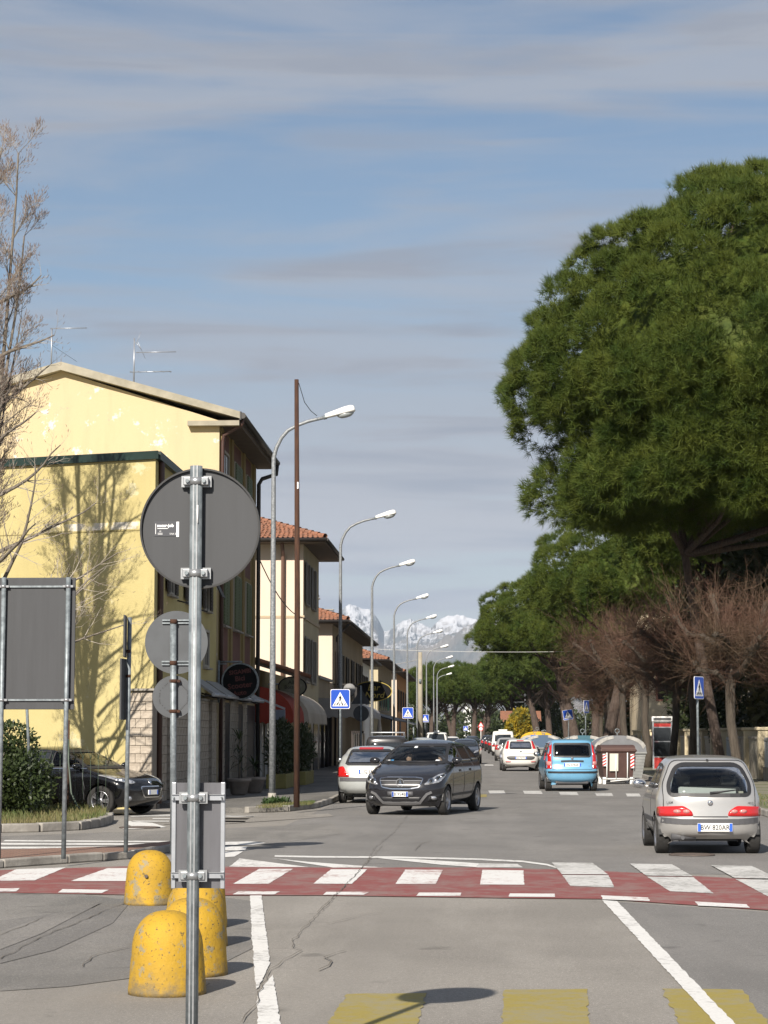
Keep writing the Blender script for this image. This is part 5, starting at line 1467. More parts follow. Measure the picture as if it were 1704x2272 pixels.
# pollarded limes with red shoots
def lime(seed, rad=3.0, shoots=850):
    rnd = random.Random(seed); trunk = MB(); sh = MB()
    H = 3.5
    trunk.tube([(0, 0, 0), (.06, 0, .5), (rnd.uniform(-.1, .1), 0, 1.6), (rnd.uniform(-.12, .12), .05, 2.6), (rnd.uniform(-.1, .1), 0, H)], [.17, .13, .12, .13, .11], 10)
    heads = []
    def vec(k): return Vector((rnd.gauss(0, k), rnd.gauss(0, k), rnd.gauss(0, k)))
    for k in range(9):
        a = k*.7+rnd.uniform(-.25, .25); l = rnd.uniform(1.0, 2.0); zz = H+rnd.uniform(-.9, .5)
        p = Vector((0, 0, H-rnd.uniform(0, 1.2))); e = Vector((math.cos(a)*l, math.sin(a)*l, zz+rnd.uniform(.3, 1.1)))
        P = [p.lerp(e, t)+vec(.07)*(t > 0) for t in (0, .25, .5, .75, 1)]
        trunk.tube(P, [.10, .085, .07, .065, .06], 7)
        heads += P[1:]+[P[-1]]
        for q in P[2:]: trunk.ellipsoid(q, (.10, .10, .09), 6, 4)
    heads += [Vector((0, 0, H)), Vector((0, 0, H+.1)), Vector((0, 0, H-.5)), Vector((0, 0, H-1.0))]
    def shoot(p, d, l, r, lvl):
        P = [p]; n = 4
        for i in range(n):
            d = (d+vec(.2)+Vector((0, 0, .04))).normalized(); P.append(P[-1]+d*(l/n))
        sh.tube(P, [r*(1-.75*i/n) for i in range(n+1)], 3, cap=False, smooth=False)
        if lvl < 2:
            for k in range(rnd.randint(2, 4) if lvl == 0 else rnd.randint(1, 3)):
                i = rnd.randint(1, n-1)
                shoot(P[i], (d+vec(.55)).normalized(), l*rnd.uniform(.3, .55), r*.6, lvl+1)
    for k in range(shoots):
        h = rnd.choice(heads)
        a = rnd.uniform(0, 6.283); e = rnd.uniform(-.8, 1.4)
        d = Vector((math.cos(a)*math.cos(e), math.sin(a)*math.cos(e), math.sin(e)))
        d = (d+Vector((h.x, h.y, .1))*.35).normalized()
        shoot(h+vec(.06), d, rnd.uniform(.5, 1.7)*(1.1 if e > .8 else .9), .007, 0)
    return trunk, sh
lm = []
for sd in (31, 32):
    a, b = lime(sd)
    oa = a.build('trunk', LIMEBARK); ob_ = b.build('crown', SHOOT, fixn=False); lm.append((oa.data, ob_.data)); bpy.data.objects.remove(oa); bpy.data.objects.remove(ob_)
for i, (x, y, s, lab) in enumerate(((8.15, 74.0, 1.28, 'pollarded bare lime with red shoots, thick trunk beside the blue crossing sign'),
        (8.1, 88, 1.3, 'pollarded bare lime with a knotty trunk behind the blue crossing sign'),
        (8.1, 97, 1.28, 'pollarded bare lime hiding one side of the telephone booth'),
        (7.9, 110, 1.4, 'pollarded bare lime on the other side of the telephone booth'),
        (7.7, 137, 1.45, 'bare lime, first of the far three beyond the brown bin'),
        (7.8, 146, 1.4, 'bare lime, second of the far three beyond the brown bin'),
        (8.1, 156, 1.15, 'bare lime, third of the far three beyond the brown bin'),
        (7.7, 124, 1.45, 'bare lime standing above the brown bin'))):
    t = thing('pollarded_lime', lab, 'tree', (x, y, .1), i*1.9, 'pollarded bare limes beside the road')
    t.scale = (s, s, s)
    a, b = lm[i % 2]; link('trunk', a, None, t); link('crown', b, None, t)
# hedge on the grass island
hd = thing('hedge', 'bushy dark green hedge on the kerbed grass island', 'hedge', (-10.6, 44.6, .14))
Vs, Ts = [], []; n0 = 0
for k, (c, r, n) in enumerate((((-.6, .6, 1.0), (1.7, 1.2, 1.05), 5200), ((.75, .3, .75), (.95, 1.0, .85), 3000), ((-.9, -.3, .6), (1.5, .9, .65), 2600), ((1.25, .5, .5), (.6, .7, .55), 1300), ((-2.4, .6, 1.1), (1.2, 1.1, 1.1), 2200), ((.2, .6, 1.75), (.7, .7, .45), 700), ((1.1, .6, 1.35), (.55, .6, .5), 700), ((1.5, .1, .62), (.62, .7, .66), 1300))):
    V, T = leaf_cloud(int(n*1.8), c, r, .095, 40+k, 2.0, .3, .35); Vs.append(V); Ts.append(T+n0); n0 += len(V)
np_mesh('foliage', np.concatenate(Vs), np.concatenate(Ts), LEAF, hd)
s = MB()
for k in range(24):
    a = random.uniform(-2.5, 1.2); s.tube([(a*.6, .3, 0), (a, .4+random.uniform(-.3, .3), random.uniform(.8, 1.7))], [.03, .01], 5)
s.build('stems', BARK, hd)
mf = MB()
for k in range(22):
    x = -11.2+k*.16; mf.tube([(x, 46.8, 1.2), (x+.08, 46.8, 1.55+.1*math.sin(k)), (x+.16, 46.8, 1.2)], .006, 4)
    mf.tube([(x, 46.8, .2), (x, 46.8, 1.3)], .004, 4)
wf = thing('wire_fence', 'scalloped garden wire fence with a thin stake behind the hedge', 'fence', (0, 0, 0)); mf.build('wire_mesh', M('green_wire', (.06, .09, .06), .6), wf)
MB().tube([(W(153, 1600, 46.5).x, 46.5, .1), (W(153, 1600, 46.5).x, 46.5, W(153, 1598, 46.5).z)], .02, 6).build('stake', RUST, wf)
MB().tube([W(152, 1640, 46.4), W(152, 1690, 46.3), W(158, 1760, 46.2), W(172, 1790, 46), W(195, 1806, 45.8)], .02, 6).build('hose', M('green_hose', (.05, .07, .05), .5), wf)
# dark evergreens in the background
def bush(name, lab, cat, x, y, parts, mat, size, seed, trunk=None, group=None):
    t = thing(name, lab, cat, (x, y, .1), 0, group); Vs, Ts, n0 = [], [], 0
    for k, (c, r, n) in enumerate(parts):
        V, T = leaf_cloud(n, c, r, size, seed+k, 2.0, .2, .3); Vs.append(V); Ts.append(T+n0); n0 += len(V)
    np_mesh('crown', np.concatenate(Vs), np.concatenate(Ts), mat, t)
    s = MB(); top = max(c[2] for c, r, n in parts)
    s.tube([(0, 0, 0), (.05, 0, top*.5), (0, 0, top)], [.2, .14, .05], 8)
    for k in range(8): a = k*.8; s.tube([(0, 0, top*.5), (math.cos(a)*.8, math.sin(a)*.8, top*.9)], [.05, .02], 5)
    s.build('trunk', BARK, t)
bush('cypress', 'dark olive cypress behind the fence wall', 'tree', 12.4, 86, [((0, 0, 3), (2.4, 2.2, 3.4), 5200), ((.6, 0, 7), (2.2, 2, 3.2), 4000)], LEAF_O, .34, 60)
bush('evergreen', 'dark evergreen tree crowding the great pine shade', 'tree', 12.4, 99, [((0, 0, 4.5), (3.4, 2.6, 4.5), 6000), ((2, 0, 8.5), (3, 2.6, 3), 3000), ((-2.4, 0, 6.5), (2, 2, 2.6), 2000)], LEAF_D, .36, 70)
bush('evergreen', 'dark evergreen tree behind the telephone booth', 'tree', 12.6, 113, [((0, 0, 4), (2.6, 2.6, 4.2), 5000), ((-1.2, 1, 7), (2.2, 2.4, 2.8), 2500)], LEAF_D, .36, 80)
bush('evergreen', 'dark evergreen tree behind the far bare limes', 'tree', 12.4, 168, [((0, 0, 4), (3.2, 2.6, 4.2), 4500), ((-1.0, 1, 7), (2.6, 2.4, 2.8), 2500)], LEAF_D, .42, 90)
bush('evergreen', 'tall dark evergreen rising behind the fence wall under the great pine', 'tree', 13.0, 92, [((0, 0, 9), (3.2, 2.6, 4.5), 5200), ((-1.8, 0, 12.5), (2.6, 2.4, 3), 2500)], LEAF_D, .36, 170)
bush('evergreen', 'dark evergreen behind the limes next to the cream villa', 'tree', 12.8, 133, [((0, 0, 4.5), (2.2, 2.6, 4.8), 4200)], LEAF_D, .4, 175)
wd_ = np.random.RandomState(9); Vs, Ts, n0 = [], [], 0
for k in range(40):
    V, T = leaf_cloud(700, (-45+k*2.5+wd_.randn(), 520+wd_.randn()*8, 3.0), (3.2, 3, 3.6+1.5*wd_.rand()), .8, 200+k, 1.8, .2, .3); Vs.append(V); Ts.append(T+n0); n0 += len(V)
for k in range(8):
    V, T = leaf_cloud(500, (1.8+k*1.1, 312+wd_.randn(), 1.6), (1.2, 1.2, 1.7+.5*wd_.rand()), .5, 300+k, 1.8, .2, .3); Vs.append(V); Ts.append(T+n0); n0 += len(V)
fo_ = np_mesh('far_wood', np.concatenate(Vs), np.concatenate(Ts), LEAF_D); fo_['kind'] = 'stuff'; fo_['label'] = 'dark far undergrowth closing the end of the street'; fo_['category'] = 'undergrowth'
bush('mimosa', 'yellow blossoming mimosa shrub before the far roofs', 'shrub', 4.7, 296, [((0, 0, 2.6), (1.7, 1.4, 2.3), 3200), ((.6, 0, 3.7), (1.1, 1.1, 1.2), 1400), ((-.9, -.2, 2.0), (1.0, 1, 1.4), 1000)], MIMOSA, .34, 95)
bush('evergreen', 'grey green tree on the slope behind the far red roofs', 'tree', 7.6, 345, [((0, 0, 4), (3, 3, 3.6), 3500), ((3, 0, 5.2), (3, 3, 3), 3000)], M('pale_olive_leaves', (.075, .09, .04), .7, var=.3, scale=.6, trans=.2), .5, 97)
for k, (x, y, s) in enumerate(((-16, 300, 1.0), (-10, 318, .8), (17, 260, 1.2), (20, 210, 1.2))):
    bush('evergreen', 'far dark evergreen tree beyond the last houses', 'tree', x, y, [((0, 0, 3.2*s), (3.4*s, 3, 3.6*s), 2600)], LEAF_D, .5, 120+k, group='far evergreens beyond the houses')
# ---------------------------------------------------------------- cars
def cpaint(name, col, metal=.35, rough=.28, coat=.6, dirt=None):
    return M(name, col, rough, metal, col2=dirt or tuple(x*.9 for x in col), scale=2.2, coat=coat, lo=.45, hi=.75)
GLASS = glass_mat('car_glass', (.80, .86, .84), 1.0, .75)
GLASS_D = glass_mat('car_glass_dark', (.6, .66, .64), .75, .40)
TRIM = M('car_trim', (.018, .018, .02), .5)
GREYTRIM = M('grey_bumper_trim', (.07, .07, .075), .6)
CHROME = M('chrome', (.62, .63, .65), .12, 1.0)
RIM = M('alloy_rim', (.40, .40, .42), .3, .85, var=.15, scale=8)
HUBCAP = M('hub_cap', (.25, .25, .26), .45, .5)
INTER = M('car_interior', (.035, .034, .036), .8, var=.2, scale=3)
LAMPRED = M('tail_lamp_red', (.42, .012, .012), .12, spec=.7, coat=.6)
LAMPCLR = M('lamp_clear', (.48, .49, .52), .1, .65, var=.3, scale=14)
LAMPPINK = M('tail_lamp_pale', (.48, .2, .19), .15)
PLATE = M('number_plate', (.68, .68, .66), .45)
PLATEB = M('number_plate_blue', (.02, .1, .5), .45)
INK = M('plate_ink', (.015, .015, .018), .5)
def smooth_rows(rows, sub):
    out = []; n = len(rows); A = np.array(rows, float)
    for i in range(n-1):
        p0, p1, p2, p3 = A[max(0, i-1)], A[i], A[i+1], A[min(n-1, i+2)]
        for k in range(sub):
            t = k/sub
            out.append(.5*((2*p1)+(-p0+p2)*t+(2*p0-5*p1+4*p2-p3)*t*t+(-p0+3*p1-3*p2+p3)*t**3))
    out.append(A[-1]); return out
class Car:
    """rows: (z_front, x_front, z_rear, x_rear, half_width, cap_front, cap_rear); x forward, y to its port side"""
    def __init__(s, label, loc, heading, rows, paint, W_, wheels, wr=.30, group=None, name='parked_car', arch=None, sub=5, cat='car'):
        s.t = thing(name, label, cat, (loc[0], loc[1], loc[2] if len(loc) > 2 else 0), heading, group)
        s.paint = paint; s.W = W_; s.wheels = wheels; s.wr = wr
        RW = smooth_rows(rows, sub); NC, NS = 13, 46
        mb = MB(); N = 0
        for zf, xf, zr, xr, w, cf, cr in RW:
            w = max(w, .01); half = (xf-xr)/2*.98
            cf = min(cf, half); cr = min(cr, half); n = 2.7
            ring = []
            for i in range(NC):      # front cap, port to starboard
                th = math.pi*i/(NC-1)-math.pi/2
                sy = math.copysign(abs(math.sin(th))**(2/n), -math.sin(th)); cx = max(0, math.cos(th))**(2/n)
                ring.append((xf-cf+cf*cx, w*sy))
            x0, x1 = xf-cf, xr+cr
            for i in range(1, NS): ring.append((x0+(x1-x0)*i/NS, -w))
            for i in range(NC):
                th = math.pi*i/(NC-1)-math.pi/2
                sy = math.copysign(abs(math.sin(th))**(2/n), math.sin(th)); cx = max(0, math.cos(th))**(2/n)
                ring.append((xr+cr-cr*cx, w*sy))
            for i in range(1, NS): ring.append((x1+(x0-x1)*i/NS, w))
            for x, y in ring:
                f = min(1, max(0, (x-xr)/max(1e-6, xf-xr)))
                mb.v.append((x, y, zr+(zf-zr)*f))
            N = len(ring)
        m = len(RW)
        for i in range(m-1):
            for j in range(N):
                a = i*N+j; b = i*N+(j+1) % N
                mb.f.append((a, b, b+N, a+N)); mb.sm.append(True)
        mb.f.append(tuple(range((m-1)*N, m*N))); mb.sm.append(True)
        mb.f.append(tuple(range(N))[::-1]); mb.sm.append(False)
        bm = bmesh.new()
        vs = [bm.verts.new(v) for v in mb.v]
        for f, sm in zip(mb.f, mb.sm):
            try: fc = bm.faces.new([vs[k] for k in f]); fc.smooth = sm
            except ValueError: pass
        bmesh.ops.recalc_face_normals(bm, faces=bm.faces)
        s.bm = bm; s.bvh = BVHTree.FromBMesh(bm)
        s.ar = arch or wr+.045
        s.cut_arches()
    def cut_arches(s):
        bm = s.bm; dele = []
        for x0 in s.wheels:
            for f in bm.faces:
                if len(f.verts) > 8: continue
                if all(math.hypot(v.co.x-x0, v.co.z-s.wr) < s.ar and abs(v.co.y) > s.W/2-.32 for v in f.verts): dele.append(f)
        bmesh.ops.delete(bm, geom=list(set(dele)), context='FACES')
        for x0 in s.wheels:
            for v in bm.verts:
                if not v.link_faces: continue
                d = math.hypot(v.co.x-x0, v.co.z-s.wr)
                if d < s.ar and abs(v.co.y) > s.W/2-.30 and any(e.is_boundary for e in v.link_edges):
                    k = s.ar/max(d, 1e-5); v.co.x = x0+(v.co.x-x0)*k; v.co.z = max(.12, s.wr+(v.co.z-s.wr)*k)
    AX = {'front': (Vector((-1, 0, 0)), lambda a, b: Vector((6, a, b))), 'rear': (Vector((1, 0, 0)), lambda a, b: Vector((-6, a, b))),
          'port': (Vector((0, -1, 0)), lambda a, b: Vector((a, 4, b))), 'star': (Vector((0, 1, 0)), lambda a, b: Vector((a, -4, b))), 'top': (Vector((0, 0, -1)), lambda a, b: Vector((a, b, 5)))}
    def hit(s, ax, a, b):
        d, o = s.AX[ax]
        loc, nrm, _, _ = s.bvh.ray_cast(o(a, b), d)
        if loc is None:
            loc, nrm, _, _ = s.bvh.find_nearest(o(a, b)+d*(5.2 if ax in ('front', 'rear') else 3.2))
        if nrm.dot(d) > 0: nrm = -nrm
        return loc, nrm
    def patch(s, name, ax, out, mat, off=.006, res=.06, parent=None, skirt=.02, build=True):
        """lay an outline (in the view along ax) onto the body as a thin piece of its own"""
        bm = bmesh.new(); f = bm.faces.new([bm.verts.new((a, b, 0)) for a, b in out])
        xs = [p[0] for p in out]; ys = [p[1] for p in out]
        def cuts(lo, hi): k = max(1, int((hi-lo)/res)); return [lo+(hi-lo)*i/k for i in range(1, k)]
        for c in cuts(min(xs), max(xs)): bmesh.ops.bisect_plane(bm, geom=bm.verts[:]+bm.edges[:]+bm.faces[:], plane_co=(c, 0, 0), plane_no=(1, 0, 0))
        for c in cuts(min(ys), max(ys)): bmesh.ops.bisect_plane(bm, geom=bm.verts[:]+bm.edges[:]+bm.faces[:], plane_co=(0, c, 0), plane_no=(0, 1, 0))
        bmesh.ops.triangulate(bm, faces=[f for f in bm.faces if len(f.verts) > 4])
        d = s.AX[ax][0]; inn = {}
        bnd = [e for e in bm.edges if e.is_boundary]
        for v in bm.verts:
            p, n = s.hit(ax, v.co.x, v.co.y); v.co = p+n*off; inn[v] = p-n*skirt
        new = {}
        for e in bnd:
            for v in e.verts:
                if v not in new: new[v] = bm.verts.new(inn[v])
        for e in bnd:
            a, b = e.verts; bm.faces.new((a, b, new[b], new[a]))
        for f in bm.faces: f.smooth = len(f.verts) != 4 or True
        bmesh.ops.recalc_face_normals(bm, faces=bm.faces)
        mb = MB(); mb.addbm(bm, None, True)
        return mb.build(name, mat, parent or s.t, fixn=False)
    def strip(s, name, ax, pts, w, mat, off=.008, closed=False, parent=None):
        """thin band along a polyline on the body"""
        P = [Vector((a, b)) for a, b in pts]
        if closed: P.append(P[0])
        full = []
        for a, b in zip(P[:-1], P[1:]):
            k = max(1, int((b-a).length/.07))
            full += [a.lerp(b, i/k) for i in range(k)]
        full.append(P[-1]); mb = MB(); prev = None
        for i, p in enumerate(full):
            t = full[min(i+1, len(full)-1)]-full[max(i-1, 0)]
            if closed and i in (0, len(full)-1): t = full[1]-full[-2]
            n = Vector((-t.y, t.x)); n = n.normalized()*w/2 if n.length > 0 else Vector((0, w/2))
            l, nl = s.hit(ax, *(p+n)); r, nr = s.hit(ax, *(p-n))
            cur = (l+nl*off, r+nr*off, l-nl*.01, r-nr*.01)
            if prev:
                mb.quad(prev[0], cur[0], cur[1], prev[1], True); mb.quad(prev[2], cur[2], cur[0], prev[0]); mb.quad(prev[1], cur[1], cur[3], prev[3])
            prev = cur
        return mb.build(name, mat, parent or s.t)
    def window(s, ax, out, glass=None, open_=True, trim=.035, name='window'):
        cx = sum(p[0] for p in out)/len(out); cy = sum(p[1] for p in out)/len(out)
        if open_:
            sh = [(cx+(a-cx)*.95, cy+(b-cy)*.93) for a, b in out]
            d = s.AX[ax][0]; dele = []
            for f in s.bm.faces:
                if len(f.verts) > 8: continue
                if f.normal.dot(d) > -.12: continue
                cc = f.calc_center_median()
                q = (cc.y, cc.z) if ax in ('front', 'rear') else (cc.x, cc.z)
                if inside(q, sh):
                    if ax in ('front', 'rear') or (cc.y > 0) == (ax == 'port'): dele.append(f)
            bmesh.ops.delete(s.bm, geom=dele, context='FACES')
        if not open_: glass = DARKGLASS
        w = s.patch(name, ax, out, glass or GLASS, .007, .07)
        if trim: s.strip('window_seal', ax, [(cx+(a-cx)*.97, cy+(b-cy)*.95) for a, b in out], trim, TRIM, .010, True, w)
        return w
    def plate(s, ax, y, z, txt, w=.52, h=.112, tilt=0.0, off=.012):
        p, n = s.hit(ax, y, z); sg = 1 if ax == 'front' else -1
        mt = Matrix.Translation(p+Vector((sg*off, 0, 0))) @ Matrix.Rotation(R(90)*sg, 4, 'Z') @ Matrix.Rotation(R(90), 4, 'X')
        b = MB(); b.bbox(-w/2, -h/2, -.02, w/2, h/2, .008, .004, mt); pl = b.build('number_plate', PLATE, s.t)
        for x0, x1 in ((-w/2+.004, -w/2+.046), (w/2-.046, w/2-.004)):
            MB().box(x0, -h/2+.004, .006, x1, h/2-.004, .0095, mt).build('plate_band', PLATEB, pl)
        if txt: text(txt, .098, INK, pl, mt @ Matrix.Translation((0, -.004, .0095)) @ Matrix.Diagonal((.92, 1, 1, 1)), bold=.0015)
        return pl
    def wheel(s, x, side, style='cap', y=None, steer=0.0):
        yy = y if y is not None else s.W/2-.10
        mt = Matrix.Translation((x, side*yy, s.wr)) @ Matrix.Rotation(steer, 4, 'Z') @ Matrix.Rotation(R(-90)*side, 4, 'X')
        r = s.wr; ty = MB().lathe([(r*.64, -.09), (r*.88, -.095), (r*.97, -.085), (r, -.055), (r, .055), (r*.97, .085), (r*.88, .095), (r*.66, .088), (r*.62, .07)], 32, mt, cap=False)
        w = ty.build('wheel', RUBBER, s.t)
        MB().lathe([(r*.655, .088), (r*.63, .092), (r*.60, .07), (r*.57, .03)], 32, mt, cap=False).build('rim', RIM, w)
        if style == 'alloy':
            MB().lathe([(r*.58, .02), (.02, .02)], 24, mt).build('brake', TRIM, w)
            sp = MB()
            for k in range(5):
                for dl in (-.12, .12):
                    a = k*2*math.pi/5; c0 = Vector((math.cos(a+dl*2.2)*r*.14, math.sin(a+dl*2.2)*r*.14, .075)); c1 = Vector((math.cos(a+dl*1.3)*r*.61, math.sin(a+dl*1.3)*r*.61, .068))
                    sd = Vector((-math.sin(a), math.cos(a), 0))*r*.055
                    sp.prism([mt @ (c0-sd), mt @ (c0+sd), mt @ (c1+sd*1.1), mt @ (c1-sd*1.1)], (mt.to_3x3() @ Vector((0, 0, -.03))))
            sp.lathe([(r*.19, .05), (r*.19, .082), (r*.1, .088)], 16, mt); sp.build('spokes', RIM, w)
        else:
            MB().lathe([(r*.58, .05), (r*.5, .075), (r*.3, .08), (r*.12, .095), (.01, .095)], 20, mt).build('hub_cap', HUBCAP, w)
    def interior(s, x0, x1, belt, top, seats=((.25, .36), (.25, -.36)), rear=None):
        w = s.W/2-.16
        m = MB().box(x1, -w, .28, x0, w, .36).box(x1-.02, -w, .30, x1+.05, w, belt-.12)
        m.build('cabin_floor', INTER, s.t)
        MB().bbox(x0-.45, -w, belt-.28, x0+.15, w, belt-.06, .05).build('dashboard', INTER, s.t)
        for x, y in seats:
            st = MB().bbox(x-.1, y-.24, .36, x+.42, y+.24, .52, .05); mt = Matrix.Translation((x-.1, y, .46)) @ Matrix.Rotation(R(-12), 4, 'Y')
            st.bbox(-.08, -.23, 0, .06, .23, .58, .05, mt).bbox(-.05, -.12, .62, .04, .12, .80, .04, mt); st.build('seat', INTER, s.t)
        if rear is not None:
            mt = Matrix.Translation((rear, 0, .42)) @ Matrix.Rotation(R(-12), 4, 'Y')
            st = MB().bbox(-.08, -w+.06, 0, .08, w-.06, .55, .06, mt)
            for y in (-.34, .34): st.bbox(-.04, y-.12, .57, .04, y+.12, .72, .03, mt)
            st.build('rear_bench', INTER, s.t)
    def mirrors(s, x, z, mat, r=.09, out=.16, sides=(1, -1)):
        for sd in sides:
            p, n = s.hit('port' if sd > 0 else 'star', x, z)
            q = Vector((x+.02, sd*(abs(p.y)+out), z+.05))
            m = MB(); m.tube([p-Vector((0, sd*.03, 0)), q-Vector((0, sd*.06, .03))], .022, 8)
            m.ellipsoid(q, (.07, .115, .075), 14, 10); o = m.build('mirror', mat, s.t)
            MB().ellipsoid(q-Vector((.045, 0, 0)), (.03, .095, .06), 12, 8).build('mirror_glass', CHROME, o)
    def finish(s, style='cap', steer=0.0, liner=True):
        me = bpy.data.meshes.new('body'); s.bm.to_mesh(me); s.bm.free(); me.update()
        link('body', me, s.paint, s.t)
        for i, x in enumerate(s.wheels):
            for sd in (1, -1): s.wheel(x, sd, style, steer=steer if i == 0 else 0)
            if liner:
                n = 14; r = s.ar+.004
                for sd in (1, -1):
                    m = MB()
                    for k in range(n):
                        a, b = math.pi*k/n, math.pi*(k+1)/n
                        y0, y1 = sd*(s.W/2-.03), sd*(s.W/2-.34)
                        P = lambda t, y: (x+r*math.cos(t), y, s.wr+r*math.sin(t))
                        m.quad(P(a, y0), P(b, y0), P(b, y1), P(a, y1))
                    m.poly([(x+r*math.cos(math.pi*k/n), sd*(s.W/2-.34), s.wr+r*math.sin(math.pi*k/n)) for k in range(n+1)]+[(x-r, sd*(s.W/2-.34), .18), (x+r, sd*(s.W/2-.34), .18)])
                    m.build('arch_liner', BLACK, s.t)
        xa, xb = max(s.wheels), min(s.wheels)
        u = MB().box(xb-.3, -s.W/2+.36, .19, xa+.3, s.W/2-.36, .30)
        for x in s.wheels: u.tube([(x, -s.W/2+.1, s.wr), (x, s.W/2-.1, s.wr)], .04, 8)
        u.build('underbody', BLACK, s.t)
        return s.t
def rquad(y0, y1, z0, z1, dy=0.0, r=.05, n=4):
    """rounded trapezoid about y=0..: bottom half widths y0, top y1"""
    P = [(y0, z0), (y1, z1), (-y1, z1), (-y0, z0)]
    return round_poly(P, r, n)
def round_poly(P, r, n=4):
    out = []; k = len(P)
    for i in range(k):
        p = Vector(P[i]); a = Vector(P[i-1])-p; b = Vector(P[(i+1) % k])-p
        ra = min(r, a.length*.45, b.length*.45); A = p+a.normalized()*ra; B = p+b.normalized()*ra
        for j in range(n+1):
            t = j/n; out.append(tuple(A*(1-t)**2+p*2*t*(1-t)+B*t*t))
    return out
def flip(out): return [(-a, b) for a, b in out]
HEAD_AWAY = R(90)      # car's nose points down the street (+y)

# ---- silver small hatchback seen from behind
fx = (G(1567, 1893).x, G(1567, 1893).y)
rows = [(.22, 1.52, .22, -1.50, .60, .4, .4), (.34, 1.62, .30, -1.64, .70, .5, .45), (.50, 1.66, .46, -1.675, .745, .5, .42), (.62, 1.62, .56, -1.665, .755, .5, .42), (.68, 1.58, .66, -1.655, .755, .5, .42), (.80, 1.25, .80, -1.64, .75, .5, .40),
        (.89, .95, .90, -1.60, .72, .45, .36), (1.0, .70, 1.0, -1.55, .69, .4, .34), (1.15, .45, 1.15, -1.47, .64, .35, .3), (1.30, .20, 1.30, -1.35, .575, .35, .3), (1.385, -.05, 1.37, -1.20, .50, .35, .35), (1.415, -.3, 1.395, -1.0, .32, .3, .3), (1.42, -.5, 1.40, -.7, .02, .1, .1)]
SILVER = cpaint('silver_paint', (.46, .45, .435), .5, .28)
C = Car('small silver hatchback seen from behind with plate BW 820AR', (fx[0], fx[1]+1.1), R(90+.5), rows, SILVER, 1.51, (1.08, -1.10), .285, name='silver_hatchback')
C.window('rear', round_poly([(.59, .84), (.60, 1.0), (.47, 1.30), (-.47, 1.30), (-.60, 1.0), (-.59, .84)], .14, 5), GLASS, trim=.05)
for ax in ('port', 'star'):
    C.window(ax, round_poly([(.72, .93), (.22, 1.28), (-.42, 1.29), (-.42, .93)], .05), GLASS_D, False, .03)
    C.window(ax, round_poly([(-.48, .93), (-.48, 1.29), (-1.02, 1.24), (-1.16, .96)], .06), GLASS_D, False, .03)
    C.strip('door_seam', ax, [(-.45, .92), (-.47, .45), (-.40, .30)], .012, BLACK, .004)
    C.strip('side_moulding', ax, [(.75, .48), (-.78, .48)], .07, GREYTRIM, .014)
for sd in (1, -1):
    tl = [(sd*a, b) for a, b in round_poly([(.74, .545), (.735, .685), (.38, .70), (.27, .63), (.24, .555)], .035)]
    o = C.patch('tail_light', 'rear', tl, LAMPRED, .014, .05)
    for a, w_ in ((.34, .05), (.47, .055)): C.patch('reversing_lens', 'rear', [(sd*a+w_*math.cos(k*.785), .62+.028*math.sin(k*.785)) for k in range(8)], LAMPPINK, .018, .06, o)
C.strip('bumper_trim', 'rear', [(.76, .50), (.4, .475), (-.4, .475), (-.76, .50)], .075, GREYTRIM, .012)
C.strip('boot_gap', 'rear', [(.25, .545), (-.25, .545)], .016, TRIM, .005)
C.strip('hatch_seam', 'rear', round_poly([(.66, .57), (.655, .82), (.665, 1.0), (.52, 1.345), (-.52, 1.345), (-.665, 1.0), (-.655, .82), (-.66, .57)], .1), .009, BLACK, .004)
C.plate('rear', -.06, .395, 'BW 820AR', .50, .12)
p, n = C.hit('rear', 0, .74); MB().lathe([(.038, 0), (.038, .012), (.02, .016)], 16, Matrix.Translation(p) @ Matrix.Rotation(R(-90), 4, 'Y')).build('badge', CHROME, C.t)
for y, s_, w_ in ((.54, 'LAMPO', .05), (-.56, 'Seicento', .055)):
    p, n = C.hit('rear', y, .745); text(s_, w_, GREYTRIM, C.t, Matrix.Translation(p+Vector((-.006, 0, 0))) @ Matrix.Rotation(R(-90), 4, 'Z') @ Matrix.Rotation(R(82), 4, 'X'), bold=.001)
p, n = C.hit('rear', 0, .88); q, n = C.hit('rear', -.42, .93)
MB().tube([p+Vector((-.02, 0, 0)), p.lerp(q, .5)+Vector((-.035, 0, 0)), q+Vector((-.02, 0, 0))], [.02, .012, .007], 6).build('wiper', TRIM, C.t)
p, n = C.hit('rear', 0, 1.335); MB().bbox(p.x-.03, -.015, p.z, p.x+.03, .015, p.z+.03, .006).build('washer_jet', TRIM, C.t)
MB().tube([(-1.35, .38, .25), (-1.66, .40, .245)], .028, 10).tube([(-1.5, .2, .26), (-1.5, .55, .26)], .06, 10).build('exhaust', GREYTRIM, C.t)
C.interior(.75, -1.2, .93, 1.3, rear=-.85)
MB().bbox(-1.42, -.55, .82, -.98, .55, .85, .01).build('parcel_shelf', INTER, C.t)
m = MB(); m.poly([(-1.30, .42, .86), (-1.36, -.40, .855), (-1.12, -.43, .93), (-1.05, .40, .96)]); m.build('folded_paper', SIGN_W, C.t)
MB().bbox(-1.3, -.52, .85, -1.2, -.45, .9, .01).build('parcel', M('beige_cloth', (.5, .46, .4)), C.t)
C.mirrors(.62, .92, SILVER, sides=(1,)); C.finish('cap')

